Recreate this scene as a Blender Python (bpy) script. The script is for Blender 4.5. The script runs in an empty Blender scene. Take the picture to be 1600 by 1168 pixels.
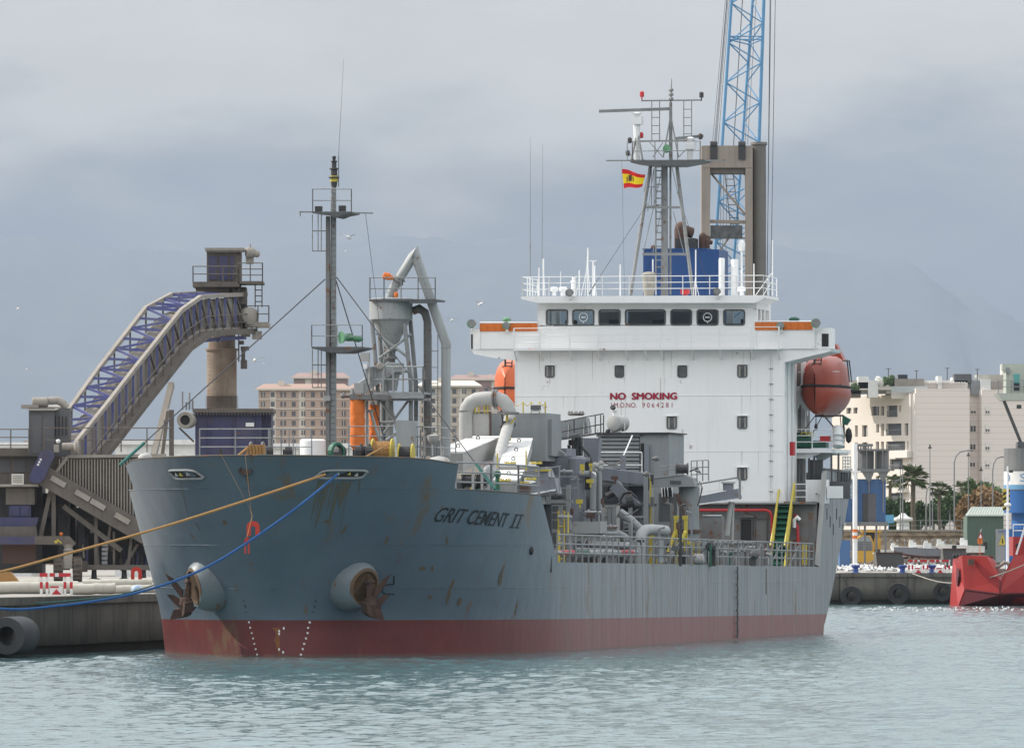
import bpy, math, random
from mathutils import Vector, Matrix
random.seed(7)
SC = bpy.context.scene
COL = SC.collection
R = math.radians
# ------------------------------------------------------------------ camera
F = 12000.0; YH = 851.5; H = 3.99
cd = bpy.data.cameras.new('camera'); cam = bpy.data.objects.new('camera', cd); COL.objects.link(cam)
cam.location = (0, 0, H); cam.rotation_euler = (R(90), 0, 0)
cd.sensor_width = 36; cd.lens = 36*F/1600; cd.shift_y = (YH-584)/1600
cd.clip_start = 1; cd.clip_end = 60000
SC.camera = cam
# ------------------------------------------------------------------ sky, sun, exposure
SUN_AZ = 17.0   # degrees the sun stands behind the picture plane, on the left
SUN_EL = 38.0
sun_dir = Vector((-math.cos(R(SUN_AZ))*math.cos(R(SUN_EL)), math.sin(R(SUN_AZ))*math.cos(R(SUN_EL)), math.sin(R(SUN_EL))))
sd = bpy.data.lights.new('sun', 'SUN'); sun = bpy.data.objects.new('sun', sd); COL.objects.link(sun)
sd.energy = 5.0; sd.angle = R(0.6); sd.color = (1.0, 0.94, 0.85)
sun.rotation_euler = sun_dir.to_track_quat('Z', 'Y').to_euler()
sun.location = (-60, 100, 90)
W = bpy.data.worlds.new('World'); SC.world = W; W.use_nodes = True
nt = W.node_tree; nt.nodes.clear()
def N(t, **k):
    n = nt.nodes.new(t)
    for a, b in k.items(): setattr(n, a, b)
    return n
def Lk(a, b): nt.links.new(a, b)
wo = N('ShaderNodeOutputWorld')
sky = N('ShaderNodeTexSky', sky_type='NISHITA', sun_disc=False, sun_elevation=R(SUN_EL), sun_rotation=math.atan2(sun_dir.x, sun_dir.y))
bg1 = N('ShaderNodeBackground'); bg1.inputs[1].default_value = 0.07; Lk(sky.outputs[0], bg1.inputs[0])
tc = N('ShaderNodeTexCoord'); sep = N('ShaderNodeSeparateXYZ'); Lk(tc.outputs['Generated'], sep.inputs[0])
# cloud layer: lumps by direction, stretched flat towards the horizon
mp = N('ShaderNodeMapping'); mp.inputs['Scale'].default_value = (26, 26, 70); Lk(tc.outputs['Generated'], mp.inputs[0])
nz = N('ShaderNodeTexNoise'); nz.inputs['Scale'].default_value = 1.0; nz.inputs['Detail'].default_value = 5; nz.inputs['Roughness'].default_value = .5; Lk(mp.outputs[0], nz.inputs['Vector'])
r1 = N('ShaderNodeValToRGB')   # colour by height above the horizon
e = r1.color_ramp.elements; e[0].position = 0.0; e[0].color = (.25, .325, .43, 1); e[1].position = 1.0; e[1].color = (.86, .88, .92, 1)
for p, c in ((.034, (.30, .37, .46, 1)), (.044, (.42, .475, .53, 1)), (.060, (.90, .89, .85, 1)), (.2, (.84, .86, .88, 1))):
    x = e.new(p); x.color = c
nf = N('ShaderNodeMath', operation='MULTIPLY_ADD'); Lk(nz.outputs['Fac'], nf.inputs[0]); nf.inputs[1].default_value = .06; nf.inputs[2].default_value = -.030
ad = N('ShaderNodeMath', operation='ADD'); Lk(sep.outputs['Z'], ad.inputs[0]); Lk(nf.outputs[0], ad.inputs[1]); Lk(ad.outputs[0], r1.inputs[0])
bg2 = N('ShaderNodeBackground'); hi = N('ShaderNodeMapRange'); hi.interpolation_type = 'SMOOTHSTEP'; Lk(sep.outputs['Z'], hi.inputs[0])
for i_, v_ in ((1, .06), (2, .5), (3, 1.0), (4, 2.0)): hi.inputs[i_].default_value = v_
mp2 = N('ShaderNodeMapping'); mp2.inputs['Scale'].default_value = (20, 20, 44); mp2.inputs['Location'].default_value = (3.1, 1.7, .4); Lk(tc.outputs['Generated'], mp2.inputs[0])
nz2 = N('ShaderNodeTexNoise'); nz2.inputs['Scale'].default_value = 1.0; nz2.inputs['Detail'].default_value = 6; nz2.inputs['Roughness'].default_value = .55; Lk(mp2.outputs[0], nz2.inputs['Vector'])
cl = N('ShaderNodeMapRange'); Lk(nz2.outputs['Fac'], cl.inputs[0])
for i_, v_ in ((1, .3), (2, .7), (3, .89), (4, 1.12)): cl.inputs[i_].default_value = v_
st2 = N('ShaderNodeMath', operation='MULTIPLY'); Lk(hi.outputs[0], st2.inputs[0]); Lk(cl.outputs[0], st2.inputs[1]); Lk(st2.outputs[0], bg2.inputs[1]); Lk(r1.outputs[0], bg2.inputs[0])
mx = N('ShaderNodeMixShader'); mx.inputs[0].default_value = .93; Lk(bg1.outputs[0], mx.inputs[1]); Lk(bg2.outputs[0], mx.inputs[2]); Lk(mx.outputs[0], wo.inputs[0])
SC.view_settings.view_transform = 'Standard'; SC.view_settings.look = 'None'
SC.view_settings.exposure = 0.0; SC.view_settings.gamma = 1.0; SC.view_settings.use_curve_mapping = False

# ------------------------------------------------------------------ frames
class Frame:
    """Right handed frame on the ground. x = right, y = depth along its axis, z = up."""
    def __init__(f, X0, Y0, th): f.X0, f.Y0, f.th, f.c, f.s_ = X0, Y0, th, math.cos(th), math.sin(th)
    def s(f, px, py, v):      # where the sight line through a photograph point meets depth v
        dx = (px-800)/F; dz = (YH-py)/F
        k = (v+f.X0*f.s_+f.Y0*f.c)/(dx*f.s_+f.c); X = k*dx
        return Vector(((X-f.X0)*f.c-(k-f.Y0)*f.s_, v, H+k*dz))
    def t(f, px, py, v):      # ... meets the long plane x = v
        dx = (px-800)/F; dz = (YH-py)/F
        k = (v+f.X0*f.c-f.Y0*f.s_)/(dx*f.c-f.s_); X = k*dx
        return Vector((v, (X-f.X0)*f.s_+(k-f.Y0)*f.c, H+k*dz))
    def w(f, p): return Vector((f.X0+p[0]*f.c+p[1]*f.s_, f.Y0-p[0]*f.s_+p[1]*f.c, p[2]))
SH = Frame(-8.30, 272.8, R(11.63))     # the ship (x port, y aft) and everything built parallel to it
WF = Frame(0, 0, 0)
BASE = {}

class MB:
    def __init__(m): m.v = []; m.f = []; m.mi = []; m.cur = 0
    def add(m, vs, fs):
        o = len(m.v); m.v += [tuple(v) for v in vs]
        for f in fs: m.f.append(tuple(i+o for i in f)); m.mi.append(m.cur)
        return m
    def box(m, a, b):
        x0, x1 = sorted((a[0], b[0])); y0, y1 = sorted((a[1], b[1])); z0, z1 = sorted((a[2], b[2]))
        return m.add([(x0,y0,z0),(x1,y0,z0),(x1,y1,z0),(x0,y1,z0),(x0,y0,z1),(x1,y0,z1),(x1,y1,z1),(x0,y1,z1)],
              [(0,3,2,1),(4,5,6,7),(0,1,5,4),(1,2,6,5),(2,3,7,6),(3,0,4,7)])
    def cb(m, c, sz): return m.box((c[0]-sz[0]/2, c[1]-sz[1]/2, c[2]-sz[2]/2), (c[0]+sz[0]/2, c[1]+sz[1]/2, c[2]+sz[2]/2))
    def pb(m, fr, x0, y0, x1, y1, d, dep):
        a = fr.s(x0, y1, d); b = fr.s(x1, y0, d); return m.box(a, (b[0], d+dep, b[2]))
    def prism(m, pts, vec):
        n = len(pts); pts = [Vector(p) for p in pts]; q = [p+Vector(vec) for p in pts]
        return m.add(pts+q, [tuple(range(n))[::-1], tuple(range(n, 2*n))]+[(i, (i+1) % n, (i+1) % n+n, i+n) for i in range(n)])
    def pp(m, fr, pix, d, dep):           # outline at depth d, thickness dep
        return m.prism([fr.s(x, y, d) for x, y in pix], (0, dep, 0))
    def tube(m, a, b, r, r2=None, n=7, cap=True):
        return m.path([a, b], r, n, r2=r2, cap=cap)
    def path(m, pts, r, n=7, r2=None, cap=True):
        pts = [Vector(p) for p in pts]; k = len(pts); rings = []
        up = None
        for i, p in enumerate(pts):
            d = (pts[min(i+1, k-1)]-pts[max(i-1, 0)])
            if d.length < 1e-9: d = Vector((0, 0, 1))
            d.normalize()
            if up is None:
                up = Vector((0, 0, 1)) if abs(d.z) < .9 else Vector((1, 0, 0))
            u = (up-d*up.dot(d)).normalized(); w = d.cross(u); up = u
            rr = r if r2 is None else r+(r2-r)*i/(k-1)
            if 0 < i < k-1:
                a = (pts[i]-pts[i-1]).normalized(); b = (pts[i+1]-pts[i]).normalized()
                rr = rr/max(.6, math.cos(a.angle(b, 0)/2))
            rings.append([p+(u*math.cos(2*math.pi*j/n)+w*math.sin(2*math.pi*j/n))*rr for j in range(n)])
        vs = [v for g in rings for v in g]
        fs = [(i*n+j, i*n+(j+1) % n, (i+1)*n+(j+1) % n, (i+1)*n+j) for i in range(k-1) for j in range(n)]
        if cap: fs += [tuple(range(n))[::-1], tuple((k-1)*n+j for j in range(n))]
        return m.add(vs, fs)
    def lathe(m, c, prof, ax=(0, 0, 1), n=16, cap=True):   # prof: (distance along axis, radius)
        c = Vector(c); ax = Vector(ax).normalized(); up = Vector((0, 0, 1)) if abs(ax.z) < .9 else Vector((1, 0, 0))
        u = (up-ax*up.dot(ax)).normalized(); w = ax.cross(u); k = len(prof)
        vs = [c+ax*h+(u*math.cos(2*math.pi*j/n)+w*math.sin(2*math.pi*j/n))*max(r, 1e-4) for h, r in prof for j in range(n)]
        fs = [(i*n+j, i*n+(j+1) % n, (i+1)*n+(j+1) % n, (i+1)*n+j) for i in range(k-1) for j in range(n)]
        if cap: fs += [tuple(range(n))[::-1], tuple((k-1)*n+j for j in range(n))]
        return m.add(vs, fs)
    def ball(m, c, r, n=10, sx=1, sy=1, sz=1):
        vs = []; k = max(5, n//2+1)
        for i in range(k):
            a = math.pi*i/(k-1)
            for j in range(n):
                vs.append((c[0]+r*sx*math.sin(a)*math.cos(2*math.pi*j/n), c[1]+r*sy*math.sin(a)*math.sin(2*math.pi*j/n), c[2]-r*sz*math.cos(a)))
        return m.add(vs, [(i*n+j, i*n+(j+1) % n, (i+1)*n+(j+1) % n, (i+1)*n+j) for i in range(k-1) for j in range(n)])
    def ring(m, c, ro, ri, ax, h, n=18):         # annular tyre / flange with thickness
        return m.lathe(c, [(0, ri), (0, ro*.96), (h*.12, ro), (h*.88, ro), (h, ro*.96), (h, ri), (0, ri)], ax, n, cap=False)
    def rail(m, pts, h=1.0, nr=3, step=1.5, r=.025, base=True):
        """guard rail along floor points"""
        pts = [Vector(p) for p in pts]
        for a, b in zip(pts, pts[1:]):
            L = (b-a).length; k = max(1, round(L/step))
            for i in range(k+1):
                p = a+(b-a)*i/k; m.tube(p, p+Vector((0, 0, h)), r*1.15, n=5)
            for j in range(nr):
                z = Vector((0, 0, h*(j+1)/nr)); m.tube(a+z, b+z, r, n=5)
        return m
    def ladder(m, a, b, w, r=.025, step=.3):
        a = Vector(a); b = Vector(b); w = Vector(w)
        m.tube(a-w/2, b-w/2, r, n=5); m.tube(a+w/2, b+w/2, r, n=5)
        k = int((b-a).length/step)
        for i in range(1, k): p = a+(b-a)*i/k; m.tube(p-w/2, p+w/2, r*.8, n=4)
        return m
    def beam(m, a, b, w, h=None):            # square bar between two points
        h = h or w; a = Vector(a); b = Vector(b); d = (b-a).normalized()
        up = Vector((0, 0, 1)) if abs(d.z) < .95 else Vector((0, 1, 0))
        x = d.cross(up).normalized()*w/2; y = x.cross(d).normalized()*h/2
        vs = [a-x-y, a+x-y, a+x+y, a-x+y, b-x-y, b+x-y, b+x+y, b-x+y]
        return m.add(vs, [(0,1,2,3),(7,6,5,4),(0,4,5,1),(1,5,6,2),(2,6,7,3),(3,7,4,0)])

def bake(mb, off, mats, name, smooth):
    me = bpy.data.meshes.new(name)
    ox, oy, oz = off
    me.from_pydata([(x-ox, y-oy, z-oz) for x, y, z in mb.v], [], mb.f)
    for mt in (mats if isinstance(mats, (list, tuple)) else [mats]): me.materials.append(mt)
    if len(me.materials) > 1: me.polygons.foreach_set('material_index', mb.mi)
    if smooth:
        me.polygons.foreach_set('use_smooth', [True]*len(me.polygons))
        me.set_sharp_from_angle(angle=R(38))
    me.update()
    return me
def thing(name, fr, base, label, cat, group=None):
    o = bpy.data.objects.new(name, None); COL.objects.link(o); o.empty_display_size = .5
    o.location = fr.w(base); o.rotation_euler = (0, 0, -fr.th)
    o['label'] = label; o['category'] = cat
    if group: o['group'] = group
    BASE[o.name] = Vector(base); return o
def part(name, mb, mats, parent, at=None, smooth=False, label=None, kind=None):
    b = Vector(at) if at is not None else BASE[parent.name]
    o = bpy.data.objects.new(name, bake(mb, b, mats, name, smooth)); COL.objects.link(o)
    o.parent = parent; o.location = b-BASE[parent.name]
    if label: o['label'] = label
    if kind: o['kind'] = kind
    BASE[o.name] = b; return o
def again(o, at, parent=None, scale=None):     # another piece sharing its mesh
    c = o.copy(); COL.objects.link(c); c.parent = parent or o.parent
    c.location = Vector(at)-BASE[c.parent.name]
    if scale: c.scale = scale
    BASE[c.name] = Vector(at); return c
def solo(name, fr, mb, mats, label, cat, group=None, base=None, smooth=False, kind=None):
    if base is None:
        xs, ys, zs = zip(*mb.v); base = ((min(xs)+max(xs))/2, (min(ys)+max(ys))/2, min(zs))
    o = bpy.data.objects.new(name, bake(mb, base, mats, name, smooth)); COL.objects.link(o)
    o.location = fr.w(base); o.rotation_euler = (0, 0, -fr.th); BASE[o.name] = Vector(base)
    if kind == 'structure': o['kind'] = kind; return o
    o['label'] = label; o['category'] = cat
    if group: o['group'] = group
    if kind: o['kind'] = kind
    return o
def kids(o): return [c for c in bpy.data.objects if c.parent == o]
def dup(root, loc, label, rz=None, scale=None, group=None):
    def rec(o, par):
        c = o.copy(); COL.objects.link(c); c.parent = par
        for k in kids(o): rec(k, c)
        return c
    c = rec(root, None); c.location = loc; c['label'] = label
    if rz is not None: c.rotation_euler = (0, 0, rz)
    if scale: c.scale = (scale,)*3
    if group: c['group'] = group
    return c

# ------------------------------------------------------------------ materials
def newmat(name):
    m = bpy.data.materials.new(name); m.use_nodes = True; return m, m.node_tree, m.node_tree.nodes['Principled BSDF']
TONE = dict(ship_grey=.74, dark_deck_grey=.6, rusty_grey=.6, mast_grey=.62, rail_grey=.62, dusty_brown=.62, dusty_pale=.85, dustG_surface=.55, cyclone_grey=.8, blue_grey_plate=.75, crane_tan=1.05, tanG_surface=.8,
    quay_paving=.72, sack_cream=.8, pier_concrete=.62, dusty_blue=.62, conveyor_blue=1.15, cement_dusted=.78, lifeboat_orange_shaded=.54, lifeboat_orange=.8, rboat_surface=.62, crane_blue=.72, plant_blue=.7, tank_grey=.65, safety_yellow=.8, bolster_paint=.8,
    blue_rope=.55, orange_rope=.65, guard_red=.7, hazed_limestone=1., chute_lid=.95, farbrick_surface=.9, kblue_surface=.7, loader_yellow=.8, orange_cloth=.85, deck_green=.7, fend_surface=.7, colm_surface=.8, funnel_blue=.7, fardark_surface=1.)
def paint(name, col, col2=None, rough=.55, var=.18, scale=.6, streak=0., rust=0., metal=0., bump=.15, rcol=(.16, .065, .025), spec=.4, bscale=6.):
    k_ = TONE.get(name, 1.0); col = tuple(c*k_ for c in col); col2 = tuple(c*k_ for c in col2) if col2 else None
    m, t, b = newmat(name); n = t.nodes; l = t.links
    b.inputs['Roughness'].default_value = rough; b.inputs['Metallic'].default_value = metal
    b.inputs['Specular IOR Level'].default_value = spec
    tc = n.new('ShaderNodeTexCoord'); col = tuple(col); col2 = tuple(col2) if col2 else tuple(c*.55 for c in col)
    def noise(sc, det=4, vec=None, rg=.6):
        z = n.new('ShaderNodeTexNoise'); z.inputs['Scale'].default_value = sc; z.inputs['Detail'].default_value = det; z.inputs['Roughness'].default_value = rg
        l.new(vec or tc.outputs['Object'], z.inputs['Vector']); return z.outputs['Fac']
    def mix(f, a, c):
        x = n.new('ShaderNodeMix'); x.data_type = 'RGBA'
        l.new(f, x.inputs[0]) if not isinstance(f, float) else setattr(x.inputs[0], 'default_value', f)
        for s, v in ((6, a), (7, c)):
            if isinstance(v, tuple): x.inputs[s].default_value = v+(1,)
            else: l.new(v, x.inputs[s])
        return x.outputs[2]
    def rng(v, a, b_, c=0., d=1.):
        x = n.new('ShaderNodeMapRange'); x.inputs[1].default_value = a; x.inputs[2].default_value = b_; x.inputs[3].default_value = c; x.inputs[4].default_value = d
        l.new(v, x.inputs[0]); return x.outputs[0]
    cur = mix(rng(noise(scale), .3, .7, 0, var*2), col, col2)
    if streak:
        mp = n.new('ShaderNodeMapping'); mp.inputs['Scale'].default_value = (2.2, 2.2, .16); l.new(tc.outputs['Object'], mp.inputs[0])
        cur = mix(rng(noise(1.6, 5, mp.outputs[0]), .5, .78, 0, streak), cur, tuple(c*.45 for c in col2))
    if rust:
        f = rng(noise(scale*2.3, 7, rg=.7), .66-.22*rust, .72-.16*rust)
        cur = mix(f, cur, rcol)
    l.new(cur, b.inputs['Base Color'])
    if bump:
        bp = n.new('ShaderNodeBump'); bp.inputs['Strength'].default_value = bump; bp.inputs['Distance'].default_value = .03
        l.new(noise(bscale, 4), bp.inputs['Height']); l.new(bp.outputs[0], b.inputs['Normal'])
    return m
M = {}
M['white'] = paint('ship_white', (.80, .805, .80), (.70, .70, .69), .45, .15, .5, streak=.12, rust=.05)
M['grey'] = paint('ship_grey', (.33, .35, .36), (.25, .265, .27), .5, .25, .8, streak=.35, rust=.22)
M['dgrey'] = paint('dark_deck_grey', (.17, .18, .185), (.10, .105, .11), .6, .25, .8, streak=.4, rust=.22)
M['pale'] = paint('cement_dusted', (.48, .48, .46), (.36, .36, .35), .7, .25, 1.0, streak=.3, rust=.12)
M['rustgrey'] = paint('rusty_grey', (.30, .31, .31), (.22, .2, .18), .65, .3, 1.2, streak=.4, rust=.5)
M['mast'] = paint('mast_grey', (.36, .38, .38), (.24, .25, .25), .5, .3, 1.5, streak=.3, rust=.45, rcol=(.13, .06, .035))
M['rail'] = paint('rail_grey', (.36, .37, .38), None, .5, .2, 2., rust=.2, bump=0)
M['wrail'] = paint('rail_white', (.75, .76, .76), None, .5, .1, 2., bump=0)
M['black'] = paint('black_rubber', (.018, .018, .02), (.035, .034, .033), .8, .3, 1.5)
M['dark'] = paint('dark_iron', (.05, .05, .052), (.03, .03, .03), .6, .3, 2., rust=.3)
M['yellow'] = paint('safety_yellow', (.62, .50, .06), (.45, .36, .08), .5, .2, 2., rust=.15)
M['green'] = paint('deck_green', (.02, .15, .09), (.02, .09, .06), .5, .25, 2., rust=.1)
M['hornG'] = paint('horn_green', (.10, .26, .14), (.06, .17, .09), .4, .2, 2.)
M['red'] = paint('pipe_red', (.50, .03, .035), (.34, .03, .03), .45, .2, 1.)
M['orange'] = paint('lifeboat_orange', (.72, .16, .045), (.58, .11, .04), .35, .2, .8, streak=.15)
M['orangeShade'] = paint('lifeboat_orange_shaded', (.56, .085, .035), (.45, .06, .03), .35, .25, .8, streak=.25)  # same orange for the boat out of the sun, shade put into the colour
M['cloth'] = paint('orange_cloth', (.75, .20, .035), (.55, .13, .03), .85, .3, 2.5, bump=.6, bscale=3)
M['ropeO'] = paint('orange_rope', (.58, .33, .12), (.42, .22, .08), .9, .3, 8., bump=.8, bscale=40)
M['ropeB'] = paint('blue_rope', (.02, .14, .42), (.02, .10, .30), .8, .3, 8., bump=.8, bscale=40)
M['ropeG'] = paint('green_rope', (.05, .17, .15), None, .9, .3, 8.)
M['funnel'] = paint('funnel_blue', (.018, .085, .28), (.015, .06, .2), .4, .2, .8, streak=.2)
M['rustpipe'] = paint('exhaust_rust', (.10, .055, .04), (.06, .04, .035), .8, .35, 1.5)
M['tan'] = paint('crane_tan', (.30, .25, .21), (.22, .185, .16), .65, .25, .5, streak=.4, rust=.1)
M['lblue'] = paint('crane_blue', (.17, .40, .66), (.12, .30, .52), .5, .2, .5)
M['wire'] = paint('wire_rope', (.06, .06, .065), None, .7, .1, 2., bump=0)
M['dust'] = paint('dusty_brown', (.21, .185, .16), (.14, .12, .105), .85, .35, .7, streak=.4, rust=.25, rcol=(.12, .07, .05))
M['dustL'] = paint('dusty_pale', (.36, .33, .29), (.25, .225, .195), .85, .35, .9, streak=.3)
M['cblue'] = paint('conveyor_blue', (.055, .065, .22), (.14, .14, .20), .6, .35, .9, streak=.2)
M['dblue'] = paint('dusty_blue', (.07, .075, .19), (.12, .11, .15), .75, .4, .8, streak=.5, rust=.15)
M['glass'] = paint('dark_glass', (.02, .025, .03), (.05, .055, .06), .08, .3, .8, bump=0, spec=.6)
M['grime'] = paint('grime', (.58, .56, .52), (.50, .46, .40), .6, .5, 2., bump=0)
M['pane'] = paint('curtained_pane', (.05, .055, .06), (.13, .13, .13), .15, .5, 3., bump=0, spec=.5)
M['boot'] = paint('lettering_red', (.32, .012, .04), None, .6, .1, 2., bump=0)
M['ink'] = paint('lettering_black', (.012, .016, .02), None, .6, .1, 2., bump=0)
M['flagR'] = paint('flag_red', (.60, .02, .02), None, .9, .05, 2., bump=0)
M['flagY'] = paint('flag_yellow', (.85, .62, .02), None, .9, .05, 2., bump=0)
M['lampG'] = paint('lamp_lens', (.25, .26, .26), (.12, .12, .12), .2, .4, 4., bump=0, spec=.8)
M['rock'] = paint('pier_concrete', (.27, .255, .215), (.13, .125, .11), .9, .4, .35, streak=.75, bump=.5, bscale=2.5)
M['rock_'] = M['rock']; M['conc'] = paint('quay_paving', (.42, .40, .36), (.30, .285, .26), .9, .35, .12, bump=.4, bscale=3)
M['cream'] = paint('sack_cream', (.55, .53, .46), (.38, .36, .31), .9, .3, 1.2, streak=.2, bump=.4)
M['barR'] = paint('barrier_red', (.50, .03, .04), None, .6, .2, 3., bump=0)
M['barW'] = paint('barrier_white', (.72, .72, .70), None, .6, .2, 3., bump=0)
M['guard'] = paint('guard_red', (.66, .05, .03), (.5, .04, .02), .55, .2, 2.)
M['hi'] = paint('gull_white', (.75, .75, .74), (.5, .5, .5), .8, .3, 9., bump=0)
M['bgrey'] = paint('blue_grey_plate', (.25, .27, .31), (.19, .20, .235), .5, .2, .7, streak=.3, rust=.15)
M['curt'] = paint('curtain_cloth', (.34, .33, .30), (.2, .2, .19), .9, .4, 6.)
M['canvas'] = paint('canvas_cover', (.30, .29, .25), (.2, .19, .16), .9, .4, 5., bump=.5)
for k_, c1, c2, rg, ex in (('colm', (.33, .28, .22), (.22, .14, .10), .8, dict(var=.5, scale=.8, streak=.4, rust=.2)), ('dustG', (.19, .19, .20), (.13, .13, .14), .8, dict(var=.3, streak=.3, rust=.1)),
    ('sign', (.55, .54, .50), (.4, .4, .36), .8, dict()), ('tyre', (.13, .105, .085), (.05, .045, .04), .9, dict(var=.5, scale=2)), ('fend', (.11, .115, .12), (.07, .07, .075), .7, dict(var=.4)),
    ('tanG', (.22, .20, .18), (.16, .15, .14), .6, dict(streak=.4)), ('faded', (.42, .15, .13), (.30, .16, .14), .9, dict(var=.5, scale=1.5, streak=.6)), ('bollB', (.03, .07, .26), (.05, .06, .15), .6, dict()),
    ('gullg', (.12, .13, .14), None, .8, dict(bump=0)), ('boatred', (.16, .05, .05), None, .7, dict()), ('shedG', (.10, .15, .12), (.07, .105, .085), .7, dict(streak=.3)), ('roofG', (.36, .40, .36), (.28, .31, .28), .7, dict(streak=.2)),
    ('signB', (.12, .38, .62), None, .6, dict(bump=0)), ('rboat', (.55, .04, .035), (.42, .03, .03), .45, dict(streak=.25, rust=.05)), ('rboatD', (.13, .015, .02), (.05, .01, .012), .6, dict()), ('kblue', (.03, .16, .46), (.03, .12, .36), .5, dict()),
    ('cabG', (.38, .41, .36), (.30, .33, .28), .6, dict(streak=.2)), ('teal', (.10, .36, .34), None, .2, dict(bump=0)), ('bark', (.14, .115, .085), (.09, .075, .055), .95, dict(var=.5, scale=2)), ('palmleaf', (.05, .085, .025), (.08, .12, .035), .6, dict(bump=0)), ('palmdry', (.11, .12, .045), (.14, .12, .06), .7, dict(bump=0)),
    ('stoneW', (.70, .66, .61), (.6, .57, .53), .85, dict(bump=0)), ('glassrail', (.42, .45, .45), (.35, .38, .38), .3, dict(bump=0)), ('farbrick', (.50, .37, .29), (.44, .33, .26), .9, dict(scale=.05, bump=0)), ('farbrown', (.30, .21, .19), (.26, .18, .16), .9, dict(scale=.05, bump=0)), ('farred', (.36, .25, .20), (.32, .22, .18), .9, dict(scale=.05, bump=0)),
    ('farcream', (.62, .57, .49), (.55, .5, .43), .9, dict(scale=.05, bump=0)), ('farcream2', (.50, .43, .35), (.45, .39, .32), .9, dict(scale=.05, bump=0)), ('fardark', (.11, .09, .09), (.16, .14, .13), .7, dict(scale=.3, bump=0))):
    M[k_] = paint(k_+'_surface', c1, c2, rg, **ex)
# ================================================================== SETTING
def sheet(name, pts, z, mat):
    mb = MB(); mb.add([(x, y, z) for x, y in pts], [tuple(range(len(pts)))]); return solo(name, WF, mb, mat, '', '', kind='structure', base=(0, 0, z))
# water
wm, wt, wb = newmat('harbour_water'); n = wt.nodes; l = wt.links
wb.inputs['Base Color'].default_value = (.09, .165, .175, 1); wb.inputs['Roughness'].default_value = .07; wb.inputs['IOR'].default_value = 1.33
wtc = n.new('ShaderNodeTexCoord')
def wn(sx, sy, sc, det, rot=0):
    mp = n.new('ShaderNodeMapping'); mp.inputs['Scale'].default_value = (sx, sy, 1); mp.inputs['Rotation'].default_value = (0, 0, R(rot)); l.new(wtc.outputs['Object'], mp.inputs[0])
    z = n.new('ShaderNodeTexNoise'); z.inputs['Scale'].default_value = sc; z.inputs['Detail'].default_value = det; z.inputs['Roughness'].default_value = .6; l.new(mp.outputs[0], z.inputs['Vector']); return z.outputs['Fac']
wa = n.new('ShaderNodeMath'); wa.operation = 'MULTIPLY_ADD'; l.new(wn(3.8, .55, 1.3, 5, 4), wa.inputs[0]); wa.inputs[1].default_value = 1.3
l.new(wn(1.3, .15, 1.0, 4, -5), wa.inputs[2])
bp = n.new('ShaderNodeBump'); bp.inputs['Strength'].default_value = 1.0; bp.inputs['Distance'].default_value = .06; l.new(wa.outputs[0], bp.inputs['Height']); l.new(bp.outputs[0], wb.inputs['Normal'])
sheet('water', [(-1500, -60), (1500, -60), (1500, 519.5), (-1500, 519.5)], -.22, wm)
import numpy as np
rg_ = np.random.RandomState(5); gx = np.arange(-52, 74, .165); gy = [115.]
while gy[-1] < 519.3: gy.append(gy[-1]+.2+gy[-1]*.0009)
GX, GY = np.meshgrid(gx, np.array(gy)); Zw = np.zeros_like(GX); gust = np.zeros_like(GX)
for i in range(9):
    a = rg_.uniform(0, 6.28); lm = rg_.uniform(14, 60); gust += np.sin((GX*math.cos(a)*1.6+GY*math.sin(a)*.5)*6.28/lm+rg_.uniform(0, 6.28))
gust = np.clip(.97+gust*.05, .7, 1.25)
for i in range(64):
    lm = .40*(4.6**rg_.uniform(0, 1)**1.5); a = rg_.normal(-1.15, .62); kx, ky = math.cos(a)*6.28/lm, math.sin(a)*6.28/lm; ph = GX*kx+GY*ky+rg_.uniform(0, 6.28); am = .0043*lm**.85
    Zw += am*np.sin(ph+.35*np.sin(ph*.31+i))
Zw *= gust*.88
nyv, nxv = GX.shape; co_ = np.stack([GX, GY, Zw], -1).reshape(-1, 3).astype(np.float32); idx = np.arange(nyv*nxv).reshape(nyv, nxv)
fc = np.stack([idx[:-1, :-1], idx[:-1, 1:], idx[1:, 1:], idx[1:, :-1]], -1).reshape(-1, 4).astype(np.int32)
me = bpy.data.meshes.new('water'); me.vertices.add(len(co_)); me.vertices.foreach_set('co', co_.ravel()); me.loops.add(fc.size); me.loops.foreach_set('vertex_index', fc.ravel()); me.polygons.add(len(fc)); me.polygons.foreach_set('loop_start', np.arange(0, fc.size, 4, dtype=np.int32)); me.polygons.foreach_set('use_smooth', np.ones(len(fc), bool)); me.update(calc_edges=True); me.materials.append(wm)
wo3 = bpy.data.objects.new('water', me); COL.objects.link(wo3); wo3['kind'] = 'structure'
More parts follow.
